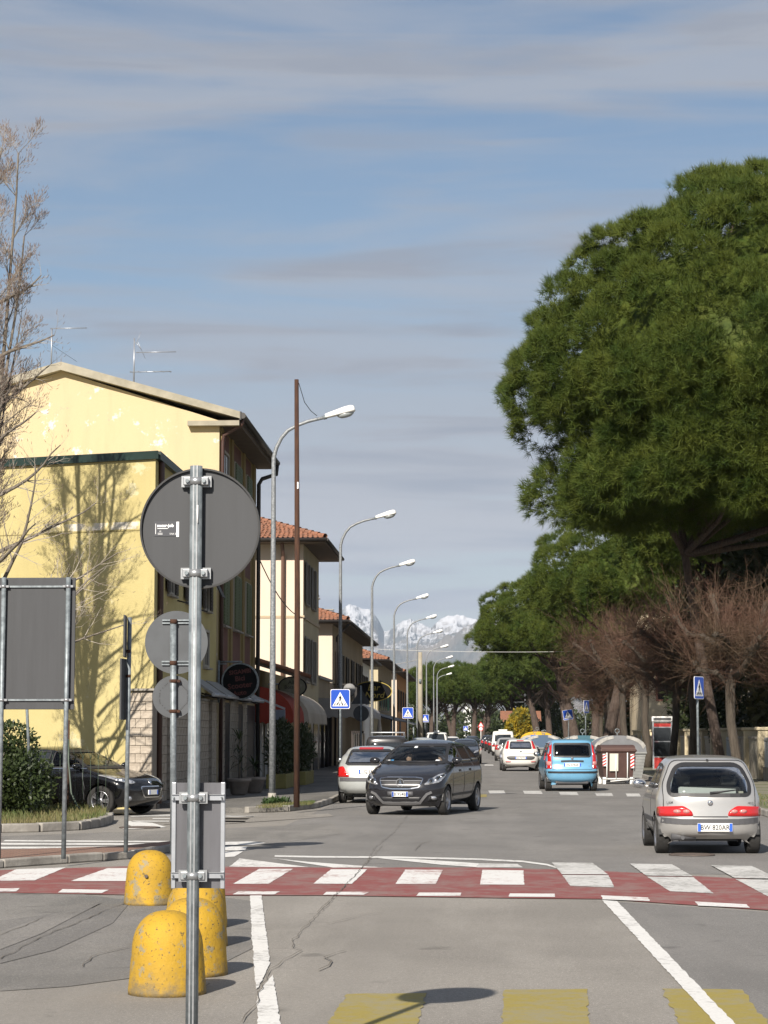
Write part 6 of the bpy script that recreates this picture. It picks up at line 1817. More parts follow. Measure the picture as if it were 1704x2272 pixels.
# ---- light blue high hatchback
LBLUE = cpaint('light_blue_paint', (.135, .33, .50), .15, .3)
bx = G(1262, 1755)
rows = [(.24, 1.60, .27, -1.62, .62, .4, .35), (.38, 1.72, .36, -1.73, .72, .5, .36), (.55, 1.76, .52, -1.765, .775, .5, .34), (.68, 1.74, .66, -1.765, .785, .5, .30), (.80, 1.66, .80, -1.72, .785, .5, .28), (.92, 1.35, .92, -1.71, .775, .5, .28), (1.02, 1.0, 1.03, -1.69, .75, .4, .26),
        (1.15, .80, 1.15, -1.66, .725, .35, .24), (1.30, .58, 1.30, -1.61, .69, .35, .22), (1.45, .32, 1.44, -1.56, .64, .35, .2), (1.53, .0, 1.53, -1.48, .56, .35, .22), (1.56, -.3, 1.555, -1.3, .4, .3, .3), (1.57, -.6, 1.565, -.9, .02, .1, .1)]
C = Car('light blue high hatchback seen from behind with plate EG 076SE', (bx.x, bx.y+1.1), R(90+3), rows, LBLUE, 1.57, (1.16, -1.14), .29, name='light_blue_hatchback')
C.window('rear', round_poly([(.57, 1.03), (.56, 1.44), (-.56, 1.44), (-.57, 1.03)], .07), GLASS_D, trim=.05)
for ax in ('port', 'star'):
    C.window(ax, round_poly([(.82, 1.06), (.40, 1.43), (-.25, 1.44), (-.25, 1.06)], .05), GLASS_D, False, .03)
    C.window(ax, round_poly([(-.32, 1.06), (-.32, 1.44), (-.95, 1.44), (-.95, 1.06)], .05), GLASS_D, False, .03)
    C.window(ax, round_poly([(-1.02, 1.06), (-1.02, 1.43), (-1.38, 1.40), (-1.36, 1.08)], .05), GLASS_D, False, .03)
    C.strip('door_seam', ax, [(-.28, 1.04), (-.30, .3)], .012, BLACK, .004)
for sd in (1, -1):
    o = C.patch('tail_light', 'rear', [(sd*a, b) for a, b in round_poly([(.785, .68), (.775, 1.0), (.70, 1.46), (.60, 1.46), (.625, 1.0), (.615, .68)], .03)], LAMPRED, .012, .05)
    C.patch('reversing_lens', 'rear', [(sd*a, b) for a, b in [(.775, .78), (.775, .90), (.625, .90), (.622, .78)]], LAMPPINK, .015, .05, o)
C.strip('bumper_trim', 'rear', [(.77, .58), (.4, .575), (-.4, .575), (-.77, .58)], .055, TRIM, .014)
C.strip('boot_handle', 'rear', [(.34, .905), (0, .915), (-.34, .905)], .05, TRIM, .016)
C.strip('hatch_seam', 'rear', [(.60, 1.48), (.60, .66), (-.60, .66), (-.60, 1.48)], .010, BLACK, .004)
C.plate('rear', -.0, .80, 'EG 076SE')
p, n = C.hit('rear', 0, .99); MB().lathe([(.04, 0), (.04, .012), (.02, .016)], 16, Matrix.Translation(p) @ Matrix.Rotation(R(-90), 4, 'Y')).build('badge', CHROME, C.t)
for y, s_ in ((.50, 'Panda'), (-.50, '4x2')):
    p, n = C.hit('rear', y, .76); text(s_, .055, CHROME, C.t, Matrix.Translation(p+Vector((-.006, 0, 0))) @ Matrix.Rotation(R(-90), 4, 'Z') @ Matrix.Rotation(R(88), 4, 'X'))
MB().tube([(-1.4, .45, .28), (-1.72, .48, .27)], .035, 10).bbox(-1.62, -.5, .22, -1.35, .5, .34, .04).build('exhaust', GREYTRIM, C.t)
MB().tube([(-.9, 0, 1.56), (-1.05, 0, 1.80)], .008, 5).build('roof_aerial', TRIM, C.t)
C.interior(.9, -1.3, 1.06, 1.45, rear=-.9)
C.mirrors(.72, 1.05, TRIM); C.finish('cap')

# ---- white rounded hatchback further on
CWHITE = cpaint('white_paint', (.62, .61, .58), 0, .35)
wx = G(1152, 1711)
HATCH = lambda L, H, k=1.0: [(.22, L/2-.14, .26, -L/2+.14, .68, .5, .4), (.34, L/2-.03, .36, -L/2+.03, .78, .6, .45), (.52, L/2, .54, -L/2, .835, .6, .45), (.68, L/2-.06, .72, -L/2+.02, .84, .6, .42), (.80, L/2-.28, .86, -L/2+.05, .84, .6, .4), (.92, L/2-.75, .98, -L/2+.12, .81, .5, .36), (1.0, L/2-1.05, 1.05, -L/2+.20, .78, .4, .34),
        (1.14, L/2-1.32, 1.17, -L/2+.33, .73, .35, .3), (H-.20, L/2-1.62, H-.20, -L/2+.48, .665, .35, .28), (H-.09, L/2-1.86, H-.08, -L/2+.60, .58, .35, .3), (H-.02, L/2-2.15, H-.02, -L/2+.85, .4, .3, .3), (H, L/2-2.4, H, -L/2+1.2, .02, .1, .1)]
C = Car('white rounded hatchback seen from behind in the moving queue', (wx.x, wx.y+1.3), R(90+2), HATCH(4.03, 1.49), CWHITE, 1.69, (1.25, -1.27), .30, name='white_hatchback')
C.window('rear', round_poly([(.52, 1.03), (.46, 1.36), (-.46, 1.36), (-.52, 1.03)], .06), GLASS_D, trim=.04)
for sd in (1, -1):
    C.patch('tail_light', 'rear', [(sd*a, b) for a, b in round_poly([(.71, 1.03), (.58, 1.40), (.51, 1.39), (.565, 1.03)], .03)], LAMPRED, .014, .05)
    C.patch('reflector', 'rear', [(sd*a, b) for a, b in [(.68, .42), (.70, .46), (.46, .46), (.48, .42)]], LAMPRED, .012, .05)
C.patch('plate_recess', 'rear', round_poly([(.66, .67), (.62, .58), (.5, .53), (-.5, .53), (-.62, .58), (-.66, .67), (-.5, .70), (.5, .70)], .05), GREYTRIM, .010, .06)
C.plate('rear', 0, .62, 'EZ 744TN', off=.024)
C.strip('hatch_seam', 'rear', [(.66, .98), (.62, .82), (-.62, .82), (-.66, .98)], .012, GREYTRIM, .004)
p, n = C.hit('rear', 0, .90); MB().lathe([(.045, 0), (.045, .012), (.02, .016)], 16, Matrix.Translation(p) @ Matrix.Rotation(R(-90), 4, 'Y')).build('badge', CHROME, C.t)
for ax in ('port', 'star'): C.window(ax, round_poly([(.75, 1.05), (.2, 1.37), (-1.0, 1.36), (-1.35, 1.08)], .06), GLASS_D, False, .03)
p, n = C.hit('rear', 0, 1.40); C.strip('brake_light', 'rear', [(.16, 1.405), (-.16, 1.405)], .03, LAMPRED, .012)
MB().tube([(-.6, 0, 1.48), (-.75, 0, 1.66)], .008, 5).build('roof_aerial', TRIM, C.t)
C.interior(.8, -1.4, 1.04, 1.4, rear=-.9); C.mirrors(.7, 1.03, CWHITE); C.finish('cap')

# ---- silver hatchback parked at the kerb
cx_ = G(826, 1782)
PALES = cpaint('pale_silver_paint', (.50, .52, .51), .45, .3)
C = Car('pale silver hatchback parked at the kerb behind the dark minivan', (cx_.x, cx_.y+1.25), R(90-1), HATCH(3.78, 1.43), PALES, 1.64, (1.2, -1.2), .29, name='pale_silver_hatchback')
C.window('rear', round_poly([(.62, .96), (.50, 1.33), (-.50, 1.33), (-.62, .96)], .07), GLASS_D, trim=.05)
for sd in (1, -1):
    C.patch('tail_light', 'rear', [(sd*a, b) for a, b in round_poly([(.82, .66), (.80, .90), (.66, .93), (.60, .80), (.50, .66)], .05)], LAMPRED, .014, .05)
C.strip('bumper_trim', 'rear', [(.84, .60), (.5, .60), (-.5, .60), (-.84, .60)], .09, GREYTRIM, .012)
C.strip('brake_light', 'rear', [(.3, 1.36), (-.3, 1.36)], .04, LAMPRED, .014)
C.plate('rear', .02, .80, 'CJ 531', off=.02)
for ax in ('port', 'star'): C.window(ax, round_poly([(.6, 1.0), (.15, 1.30), (-1.0, 1.30), (-1.25, 1.03)], .06), GLASS_D, False, .03)
MB().tube([(-.7, .1, 1.42), (-.72, .1, 1.58)], .008, 5).build('roof_aerial', TRIM, C.t)
C.interior(.8, -1.2, 1.0, 1.35, rear=-.8); C.mirrors(.6, 1.0, TRIM); C.finish('cap')

# ---- dark grey minivan coming towards us
MPAINT = cpaint('dark_grey_paint', (.019, .019, .023), .25, .2)
ra = G(822, 1811); rb = G(988, 1804)
rows = [(.20, 1.95, .25, -1.95, .74, .5, .4), (.30, 2.06, .36, -2.07, .83, .55, .42), (.50, 2.13, .56, -2.13, .875, .55, .42), (.64, 2.11, .72, -2.12, .885, .55, .4), (.76, 2.04, .84, -2.09, .885, .6, .38), (.88, 1.86, .94, -2.06, .88, .7, .36), (1.0, 1.45, 1.02, -2.03, .86, .62, .34), (1.08, 1.12, 1.09, -2.00, .82, .5, .32),
        (1.22, .82, 1.19, -1.93, .775, .4, .3), (1.38, .45, 1.32, -1.78, .70, .38, .28), (1.51, .10, 1.44, -1.60, .62, .38, .28), (1.575, -.22, 1.51, -1.40, .50, .4, .35), (1.60, -.52, 1.55, -1.1, .33, .3, .3), (1.605, -.75, 1.57, -.92, .02, .1, .1)]
MH = R(-90-13)
mc = (ra+rb)/2; mpos = mc - Vector((math.cos(MH), math.sin(MH), 0))*1.42
C = Car('dark grey minivan coming towards us with two people and plate EB 954BP', (mpos.x, mpos.y), MH, rows, MPAINT, 1.77, (1.42, -1.36), .315, name='dark_minivan')
C.window('front', round_poly([(.72, 1.10), (.575, 1.49), (-.575, 1.49), (-.72, 1.10)], .06), glass_mat('windscreen', (.85, .92, .92), .7, .95), trim=.06, name='windscreen')
for ax in ('port', 'star'):
    C.window(ax, round_poly([(.92, 1.10), (.36, 1.45), (.02, 1.48), (-.02, 1.10)], .04), GLASS_D, True, .03)
    C.window(ax, round_poly([(-.10, 1.10), (-.08, 1.48), (-.92, 1.47), (-1.0, 1.11)], .05), GLASS_D, False, .03)
    C.window(ax, round_poly([(-1.08, 1.12), (-1.0, 1.46), (-1.45, 1.42), (-1.70, 1.20), (-1.68, 1.13)], .05), GLASS_D, False, .03)
    C.strip('door_seam', ax, [(-.05, 1.08), (-.06, .36)], .012, BLACK, .004); C.strip('door_seam', ax, [(.92, 1.06), (.98, .6), (.92, .36)], .012, BLACK, .004)
    C.strip('door_seam', ax, [(-1.02, 1.10), (-.98, .7), (-.9, .36)], .012, BLACK, .004)
    C.strip('door_handle', ax, [(.10, .93), (.32, .935)], .045, MPAINT, .03); C.strip('door_handle', ax, [(-.85, .94), (-.63, .945)], .045, MPAINT, .03)
    C.strip('side_moulding', ax, [(.95, .42), (-.95, .44)], .05, TRIM, .014)
    C.strip('crease_highlight', ax, [(1.2, .74), (-1.5, .92)], .012, M('painted_crease_shine', (.10, .10, .105), .25, .5), .006)  # paler strip paints the light caught along the waist crease
for sd in (1, -1):
    o = C.patch('headlight', 'front', [(sd*a, b) for a, b in round_poly([(.50, .66), (.55, .645), (.80, .70), (.86, .82), (.84, .90), (.74, .87)], .04)], LAMPCLR, .010, .04)
    for a, b, r_ in ((.63, .725, .062), (.745, .775, .052), (.81, .83, .03)):
        C.patch('reflector_bowl', 'front', [(sd*a+r_*math.cos(k*.524), b+r_*math.sin(k*.524)) for k in range(12)], CHROME, .013, .05, o)
        C.patch('lamp_lens', 'front', [(sd*a+r_*.55*math.cos(k*.524), b+r_*.55*math.sin(k*.524)) for k in range(12)], TRIM, .016, .05, o)
    f = C.patch('fog_lamp_recess', 'front', [(sd*a, b) for a, b in round_poly([(.56, .30), (.60, .40), (.83, .46), (.80, .32)], .03)], TRIM, .008, .05)
    C.patch('fog_lamp', 'front', [(sd*.69+.05*math.cos(k*.524), .375+.038*math.sin(k*.524)) for k in range(12)], LAMPCLR, .014, .05, f)
gr = C.patch('grille', 'front', round_poly([(.40, .61), (.47, .77), (.30, .79), (-.30, .79), (-.47, .77), (-.40, .61), (-.2, .575), (.2, .575)], .04), TRIM, .008, .05)
C.strip('grille_frame', 'front', round_poly([(.41, .60), (.475, .775), (.30, .80), (-.30, .80), (-.475, .775), (-.41, .60), (-.2, .565), (.2, .565)], .04), .022, CHROME, .018, True, gr)
for z in (.645, .725): C.strip('grille_bar', 'front', [(.41+(z-.635)*.5, z), (-.41-(z-.635)*.5, z)], .017, M('grille_silver', (.22, .22, .23), .4, .5), .022, False, gr)
p, n = C.hit('front', 0, .69); X = p.x+.035
st = MB(); o_ = ring_pts(0, 0, .092, 32); i_ = ring_pts(0, 0, .078, 32)
st2 = MB()
for k in range(32):
    j = (k+1) % 32
    st.quad((X, o_[k][0], .69+o_[k][1]), (X, o_[j][0], .69+o_[j][1]), (X, i_[j][0], .69+i_[j][1]), (X, i_[k][0], .69+i_[k][1])); st.quad((X, o_[k][0], .69+o_[k][1]), (X, o_[j][0], .69+o_[j][1]), (X-.05, o_[j][0], .69+o_[j][1]), (X-.05, o_[k][0], .69+o_[k][1]))
for k in range(3):
    a = R(90+120*k); e = Vector((X, .08*math.cos(a), .69+.08*math.sin(a))); sd = Vector((0, -math.sin(a), math.cos(a)))*.016; c0 = Vector((X, 0, .69))
    st.poly([c0-sd, e, c0+sd]); st.poly([c0-sd, e, Vector((X+.008, 0, .69))]); st.poly([c0+sd, e, Vector((X+.008, 0, .69))])
st.build('star_emblem', CHROME, C.t)
MB().lathe([(.085, 0), (.085, .004)], 24, Matrix.Translation((X-.012, 0, .69)) @ Matrix.Rotation(R(90), 4, 'Y')).build('emblem_disc', TRIM, C.t)
C.patch('lower_intake', 'front', round_poly([(.36, .265), (.46, .395), (-.46, .395), (-.36, .265)], .03), TRIM, .006, .05)
C.strip('chin_trim', 'front', [(.66, .50), (.56, .455), (.40, .275), (.2, .262), (-.2, .262), (-.40, .275), (-.56, .455), (-.66, .50)], .045, M('trim_silver', (.33, .33, .34), .3, .7), .020)
C.plate('front', 0, .455, 'EB 954BP', .36, .105, off=.02)
C.patch('plate_mount', 'front', [(.28, .40), (.28, .51), (-.28, .51), (-.28, .40)], GREYTRIM, .010, .06)
C.strip('roof_header', 'front', [(.58, 1.515), (-.58, 1.515)], .018, CHROME, .006)
for y0, y1 in ((.55, -.08), (-.02, -.6)):
    a, _ = C.hit('front', y0, 1.105); b, _ = C.hit('front', y1, 1.10); mid, _ = C.hit('front', (y0+y1)/2, 1.115)
    MB().tube([a+Vector((.02, 0, .02)), mid+Vector((.025, 0, .02)), b+Vector((.02, 0, .015))], .009, 5).build('wiper', TRIM, C.t)
for y, z, w_, h_, m_ in ((-.60, 1.135, .10, .05, SIGN_W), (-.50, 1.14, .07, .05, M('badge_blue', (.06, .25, .5), .5)), (.52, 1.15, .09, .035, SIGN_W), (-.12, 1.44, .07, .04, SIGN_W), (.22, 1.46, .09, .03, INTER)):
    C.patch('windscreen_sticker', 'front', [(y-w_/2, z-h_/2), (y+w_/2, z-h_/2), (y+w_/2, z+h_/2), (y-w_/2, z+h_/2)], m_, .0095, .1, skirt=.0)
p, n = C.hit('front', 0, 1.46); MB().bbox(p.x-.16, -.11, 1.40, p.x-.12, .11, 1.46, .015).build('rear_view_mirror', TRIM, C.t)
C.interior(.95, -1.6, 1.08, 1.5, seats=((.0, .37), (.0, -.37)), rear=-.95)
sw = MB()
mt = Matrix.Translation((.50, .37, .98)) @ Matrix.Rotation(R(-62), 4, 'Y')
sw.tube([mt @ Vector((.18*math.cos(a*.393), .18*math.sin(a*.393), 0)) for a in range(17)], .016, 8, cap=False)
sw.tube([mt @ Vector((-.17, 0, 0)), mt @ Vector((.17, 0, 0))], .02, 6).build('steering_wheel', TRIM, C.t)
C.mirrors(.80, 1.10, MPAINT, out=.15); C.finish('alloy')
MINI = C.t

# ---- glossy black hatchback nosing out of the side street
BLK = cpaint('black_paint', (.005, .005, .006), .0, .15, .5)
pw = G(226, 1810)
H_ = R(-24)
rows = [(.20, 1.78, .24, -1.8, .70, .5, .4), (.32, 1.92, .36, -1.92, .80, .55, .42), (.50, 1.97, .55, -1.97, .85, .6, .42), (.66, 1.93, .72, -1.95, .865, .6, .4), (.78, 1.78, .86, -1.9, .86, .65, .38), (.90, 1.35, .97, -1.84, .83, .6, .36), (.99, .98, 1.03, -1.78, .79, .45, .34),
        (1.14, .66, 1.16, -1.68, .73, .38, .3), (1.28, .34, 1.29, -1.54, .665, .36, .28), (1.39, .02, 1.39, -1.40, .58, .36, .3), (1.445, -.28, 1.44, -1.15, .4, .3, .3), (1.46, -.6, 1.45, -.85, .02, .1, .1)]
off = Vector((math.cos(H_)*1.19-math.sin(H_)*-.76, math.sin(H_)*1.19+math.cos(H_)*-.76, 0))
pp = pw-off
C = Car('glossy black hatchback with alloy wheels nosing out of the side street', (pp.x, pp.y), H_, rows, BLK, 1.74, (1.19, -1.35), .315, name='black_hatchback')
C.window('front', round_poly([(.70, 1.0), (.55, 1.36), (-.55, 1.36), (-.70, 1.0)], .06), glass_mat('windscreen_clear', (.85, .9, .85), 1.0, .7), trim=.05, name='windscreen')
for ax in ('port', 'star'):
    C.window(ax, round_poly([(.74, 1.0), (.28, 1.33), (-.10, 1.36), (-.12, 1.0)], .04), GLASS_D, True, .03)
    C.window(ax, round_poly([(-.20, 1.0), (-.18, 1.36), (-.95, 1.33), (-1.2, 1.08)], .05), GLASS_D, False, .03)
    C.strip('window_chrome', ax, [(.78, .985), (-.12, .985), (-1.2, 1.05)], .018, CHROME, .012)
    C.strip('door_seam', ax, [(.72, .96), (.80, .6), (.76, .34)], .012, GREYTRIM, .004)
for sd in (1, -1):
    o = C.patch('headlight', 'front', [(sd*a, b) for a, b in round_poly([(.47, .70), (.60, .67), (.80, .74), (.845, .86), (.70, .86)], .04)], LAMPCLR, .010, .04)
    C.patch('reflector_bowl', 'front', [(sd*.70+.05*math.cos(k*.524), .765+.045*math.sin(k*.524)) for k in range(12)], CHROME, .013, .05, o)
    C.patch('fog_lamp', 'front', [(sd*.66+.06*math.cos(k*.524), .36+.05*math.sin(k*.524)) for k in range(12)], LAMPCLR, .012, .05)
gr = C.patch('grille', 'front', round_poly([(.30, .40), (.40, .60), (-.40, .60), (-.30, .40)], .06), TRIM, .006, .05)
C.strip('grille_frame', 'front', round_poly([(.30, .39), (.41, .61), (-.41, .61), (-.30, .39)], .06), .025, CHROME, .014, True, gr)
C.plate('front', 0, .49, None, .36, .10, off=.02)
o = C.patch('emblem', 'front', [(.045*math.cos(k*.524), .70+.05*math.sin(k*.524)) for k in range(12)], CHROME, .012, .05)
C.interior(.8, -1.3, .99, 1.36, rear=-.8); C.mirrors(.64, .99, BLK); C.finish('alloy', steer=R(6))

# ---- simpler cars further down the street
def far_car(label, name, u, v, x_off, head, L, H, W_, paint, kind, group, y=None, x=None):
    g = G(u, v) if y is None else Vector((x, y, 0))
    rows = HATCH(L, H) if kind != 'van' else [(.25, L/2-.15, .3, -L/2+.08, .72, .5, .25), (.4, L/2, .45, -L/2, .84, .5, .25), (.8, L/2-.1, .8, -L/2, .86, .5, .22), (1.0, L/2-.8, 1.0, -L/2+.02, .85, .45, .2), (1.1, L/2-1.05, 1.15, -L/2+.03, .83, .4, .2), (1.35, L/2-1.35, 1.4, -L/2+.06, .80, .35, .18), (H-.12, L/2-1.75, H-.1, -L/2+.12, .74, .3, .18), (H-.02, L/2-2.0, H-.02, -L/2+.3, .6, .3, .3), (H, L/2-2.4, H, -L/2+.9, .02, .1, .1)]
    s = W_/1.69
    rows = [(a, b, c, d, w*s, e, f) for a, b, c, d, w, e, f in rows]
    d = 1 if head > 0 else -1
    cy = g.y + (L/2 if d > 0 else L/2)
    C = Car(label, (g.x+x_off, cy), head, rows, paint, W_, (L*.31, -L*.31), .30, group, name, sub=3)
    k = s
    if kind == 'van':
        C.window('rear', round_poly([(.62*k, 1.12), (.58*k, H-.28), (-.58*k, H-.28), (-.62*k, 1.12)], .06), DARKGLASS, False, 0)
    else: C.window('rear', round_poly([(.60*k, H-.46), (.50*k, H-.13), (-.50*k, H-.13), (-.60*k, H-.46)], .06), DARKGLASS, False, 0)
    C.window('front', round_poly([(.66*k, 1.03), (.54*k, H-.14), (-.54*k, H-.14), (-.66*k, 1.03)], .06), DARKGLASS, False, 0, name='windscreen')
    for ax in ('port', 'star'): C.window(ax, round_poly([(L/2-1.3, 1.05), (L/2-1.8, H-.14), (-L/2+.9, H-.15), (-L/2+.55, 1.08)], .06), DARKGLASS, False, 0)
    for sd in (1, -1):
        C.patch('tail_light', 'rear', [(sd*a*k, b) for a, b in round_poly([(.82, .72), (.78, 1.02), (.66, 1.04), (.60, .84), (.52, .72)], .04)], LAMPRED, .014, .08)
        C.patch('headlight', 'front', [(sd*a*k, b) for a, b in round_poly([(.50, .64), (.78, .70), (.80, .82), (.62, .78)], .04)], LAMPCLR, .012, .08)
    C.plate('rear', 0, .60, None); C.plate('front', 0, .45, None)
    C.patch('grille', 'front', round_poly([(.4, .50), (.45, .62), (-.45, .62), (-.4, .50)], .04), TRIM, .008, .1)
    C.mirrors(L/2-1.35, 1.02, paint); C.finish('cap', liner=False)
    return C.t
DK = cpaint('dark_blue_black_paint', (.012, .013, .018), .2, .18, 1.0)
DK2 = cpaint('charcoal_paint', (.035, .034, .036), .3, .25)
far_car('shiny dark oncoming car behind the grey minivan', 'dark_oncoming_car', 1033, 1696, 0, R(-90-2), 4.2, 1.45, 1.72, DK, 'hatch', None)
far_car('silver hatchback ahead of the white hatchback in the queue', 'silver_queue_car', 1127, 1688.5, 0, R(90), 4.1, 1.5, 1.68, SILVER, 'hatch', None)
t = far_car('tall white delivery van in the queue with a rack light on its roof', 'white_van', 1110, 1677, .22, R(90), 4.3, 1.95, 1.78, CWHITE, 'van', None)
MB().bbox(-1.6, -.35, 1.97, -1.2, .35, 2.06, .02).tube([(-1.4, -.25, 1.9), (-1.4, -.25, 2.0)], .03, 6).tube([(-1.4, .25, 1.9), (-1.4, .25, 2.0)], .03, 6).build('roof_rack_light', WHITE, t)
far_car('dark car in the queue just beyond the white van', 'queued_dark_car', 1104, 1672, 0, R(90), 4.2, 1.55, 1.72, DK2, 'hatch', 'dark cars in the queue')
far_car('dark high car second beyond the white van in the queue', 'queued_dark_car', 1094, 1667, 0, R(90), 4.2, 1.62, 1.74, DK2, 'hatch', 'dark cars in the queue')
far_car('black car at the far head of the visible queue', 'queued_dark_car', 1084, 1663, 0, R(90), 4.3, 1.6, 1.74, DK, 'hatch', 'dark cars in the queue')
far_car('far dark oncoming car under the distant pines', 'far_oncoming_car', 1048, 1664, 0, R(-90), 4.2, 1.5, 1.72, DK, 'hatch', None)
t = far_car('dark estate car with pale roof bars parked before the silver hatchback', 'roof_bar_car', 0, 0, 0, R(90), 4.3, 1.66, 1.74, DK2, 'van', None, y=92, x=-3.95)
rb_ = MB()
for x in (-1.2, .1): rb_.tube([(x, -.68, 1.60), (x, -.66, 1.78), (x, .66, 1.78), (x, .68, 1.60)], .028, 8)
rb_.build('roof_bars', ALU, t)
far_car('pale silver car parked between the dark estate and the white taxi', 'parked_silver_car', 0, 0, 0, R(90), 4.1, 1.5, 1.7, PALES, 'hatch', None, y=138, x=-3.75)
t = far_car('white taxi van parked at the kerb with a roof light', 'white_taxi', 0, 0, 0, R(-90), 4.3, 1.85, 1.75, CWHITE, 'van', None, y=172, x=-3.6)
MB().bbox(.2, -.2, 1.84, .45, .2, 1.98, .03).build('roof_light', WHITE, t)
far_car('white saloon parked beyond the white taxi', 'parked_white_car', 0, 0, 0, R(-90), 4.3, 1.48, 1.72, CWHITE, 'hatch', None, y=212, x=-3.0)

# ---- people in the minivan
def person(label, y, pose, shirt, hair, skin=(.42, .26, .19)):
    """seated figure in the minivan's coordinates, one skinned body"""
    V = []; E = []; RD = []
    def v(p, r): V.append(p); RD.append(r); return len(V)-1
    def e(a, b): E.append((a, b))
    hip = v((-.02, y, .58), .15); bel = v((-.05, y, .72), .135); ch = v((-.07, y, .92), .145); nb = v((-.06, y, 1.04), .07); nk = v((-.04, y, 1.10), .05)
    hb = v((-.02, y, 1.16), .065); hm = v((-.015, y, 1.235), .088); ht = v((-.02, y, 1.30), .07)
    for a, b in ((hip, bel), (bel, ch), (ch, nb), (nb, nk), (nk, hb), (hb, hm), (hm, ht)): e(a, b)
    for sd in (1, -1):
        k = v((.42, y+sd*.12, .62), .075); f = v((.62, y+sd*.12, .42), .05); e(hip, k); e(k, f)
        sh = v((-.06, y+sd*.17, .99), .066); el, wr, ha = pose[sd]
        a = v(tuple(Vector((0, y, 0))+Vector(el)), .046); b = v(tuple(Vector((0, y, 0))+Vector(wr)), .032); c = v(tuple(Vector((0, y, 0))+Vector(ha)), .036)
        e(ch, sh); e(sh, a); e(a, b); e(b, c)
        hd = (Vector(ha)-Vector(wr)).normalized(); sidev = Vector((0, 1, 0)) if abs(hd.y) < .7 else Vector((1, 0, 0))
        for q in range(4):
            l = (.052, .06, .057, .045)[q]
            p1 = Vector((0, y, 0))+Vector(ha)+sidev*(-.027+.018*q)+hd*l*.7; p2 = p1+(hd*.4+Vector((.02, 0, -.8)).normalized()*.6)*l*.7
            i1 = v(tuple(p1), .0095); i2 = v(tuple(p2), .0085); e(c, i1); e(i1, i2)
        p1 = Vector((0, y, 0))+Vector(ha)+sidev*(.04*-sd)+hd*.01; i1 = v(tuple(p1), .011); e(c, i1); i2 = v(tuple(p1+hd*.03), .009); e(i1, i2)
    me = bpy.data.meshes.new('p'); me.from_pydata(V, E, []); ob = bpy.data.objects.new('p', me); COL.objects.link(ob)
    md = ob.modifiers.new('s', 'SKIN'); md.use_smooth_shade = True; md.branch_smoothing = .6
    for i, sv in enumerate(me.skin_vertices[0].data):
        sv.radius = (RD[i], RD[i]*(1.15 if i in (1, 2) else 1)); sv.use_root = (i == 0)
    m2 = ob.modifiers.new('d', 'SUBSURF'); m2.levels = 2; m2.render_levels = 2
    dg = bpy.context.evaluated_depsgraph_get(); body = bpy.data.meshes.new_from_object(ob.evaluated_get(dg)); bpy.data.objects.remove(ob)
    # face: nose, brow and chin pulled out of the head
    for vv in body.vertices:
        c_ = vv.co
        if c_.z > 1.12 and c_.x > 0:
            fy = c_.y-y
            c_.x += .022*math.exp(-((fy/.014)**2))*math.exp(-(((c_.z-1.215)/.022)**2))
            c_.x -= .010*math.exp(-(((abs(fy)-.034)/.016)**2))*math.exp(-(((c_.z-1.238)/.014)**2))
            c_.x += .006*math.exp(-((fy/.03)**2))*math.exp(-(((c_.z-1.165)/.014)**2))
    body.materials.clear(); body.materials.append(M('shirt_'+label[:14], shirt, .9, var=.15, scale=9)); body.materials.append(M('skin_tone', skin, .6, var=.08, scale=20))
    hz = [Vector((0, y, 0))+Vector(pose[s_][1]) for s_ in (1, -1)]
    for p in body.polygons:
        c_ = p.center; p.use_smooth = True
        hand = any((Vector(c_)-h).length < .11 and (Vector(c_)-h).dot(Vector(pose[s_][2])-Vector(pose[s_][1])) > -.002 for h, s_ in zip(hz, (1, -1)))
        p.material_index = 1 if (c_.z > 1.075 or hand) else 0
    t = thing('person', label, 'person', MINI.location, MINI.rotation_euler.z)
    link('body', body, None, t)
    # hair cap over the skull, behind the face
    hm_ = MB(); bm = bmesh.new(); bmesh.ops.create_uvsphere(bm, u_segments=20, v_segments=14, radius=1)
    bmesh.ops.delete(bm, geom=[q for q in bm.verts if q.co.z < .05 and q.co.x > -.1 or (q.co.x > .55 and q.co.z < .45) or q.co.z < -.7], context='VERTS')
    hm_.addbm(bm, Matrix.Translation((-.02, y, 1.245)) @ Matrix.Diagonal((.108, .100, .105, 1)), True); hm_.build('hair', hair, t)
    ey = MB()
    for sd in (1, -1): ey.ellipsoid((.068, y+sd*.034, 1.238), (.012, .014, .010), 8, 6)
    ey.build('eyes', M('eye_dark', (.03, .025, .02), .3), t)
    return t
HAIR = M('brown_hair', (.05, .03, .02), .7); HAIR2 = M('grey_hair', (.12, .11, .10), .7)
person('driver in a pale blue shirt holding the steering wheel of the minivan', .37, {1: ((.10, .22, .86), (.36, .17, 1.0), (.43, .13, 1.06)), -1: ((.10, -.24, .88), (.38, -.13, 1.03), (.45, -.08, 1.07))}, (.30, .36, .42), HAIR2)
person('passenger in a beige coat with folded hands in the minivan', -.37, {1: ((.06, .24, .82), (.27, .10, .82), (.31, .03, .84)), -1: ((.06, -.24, .82), (.27, -.10, .84), (.31, -.03, .88))}, (.42, .37, .27), HAIR)
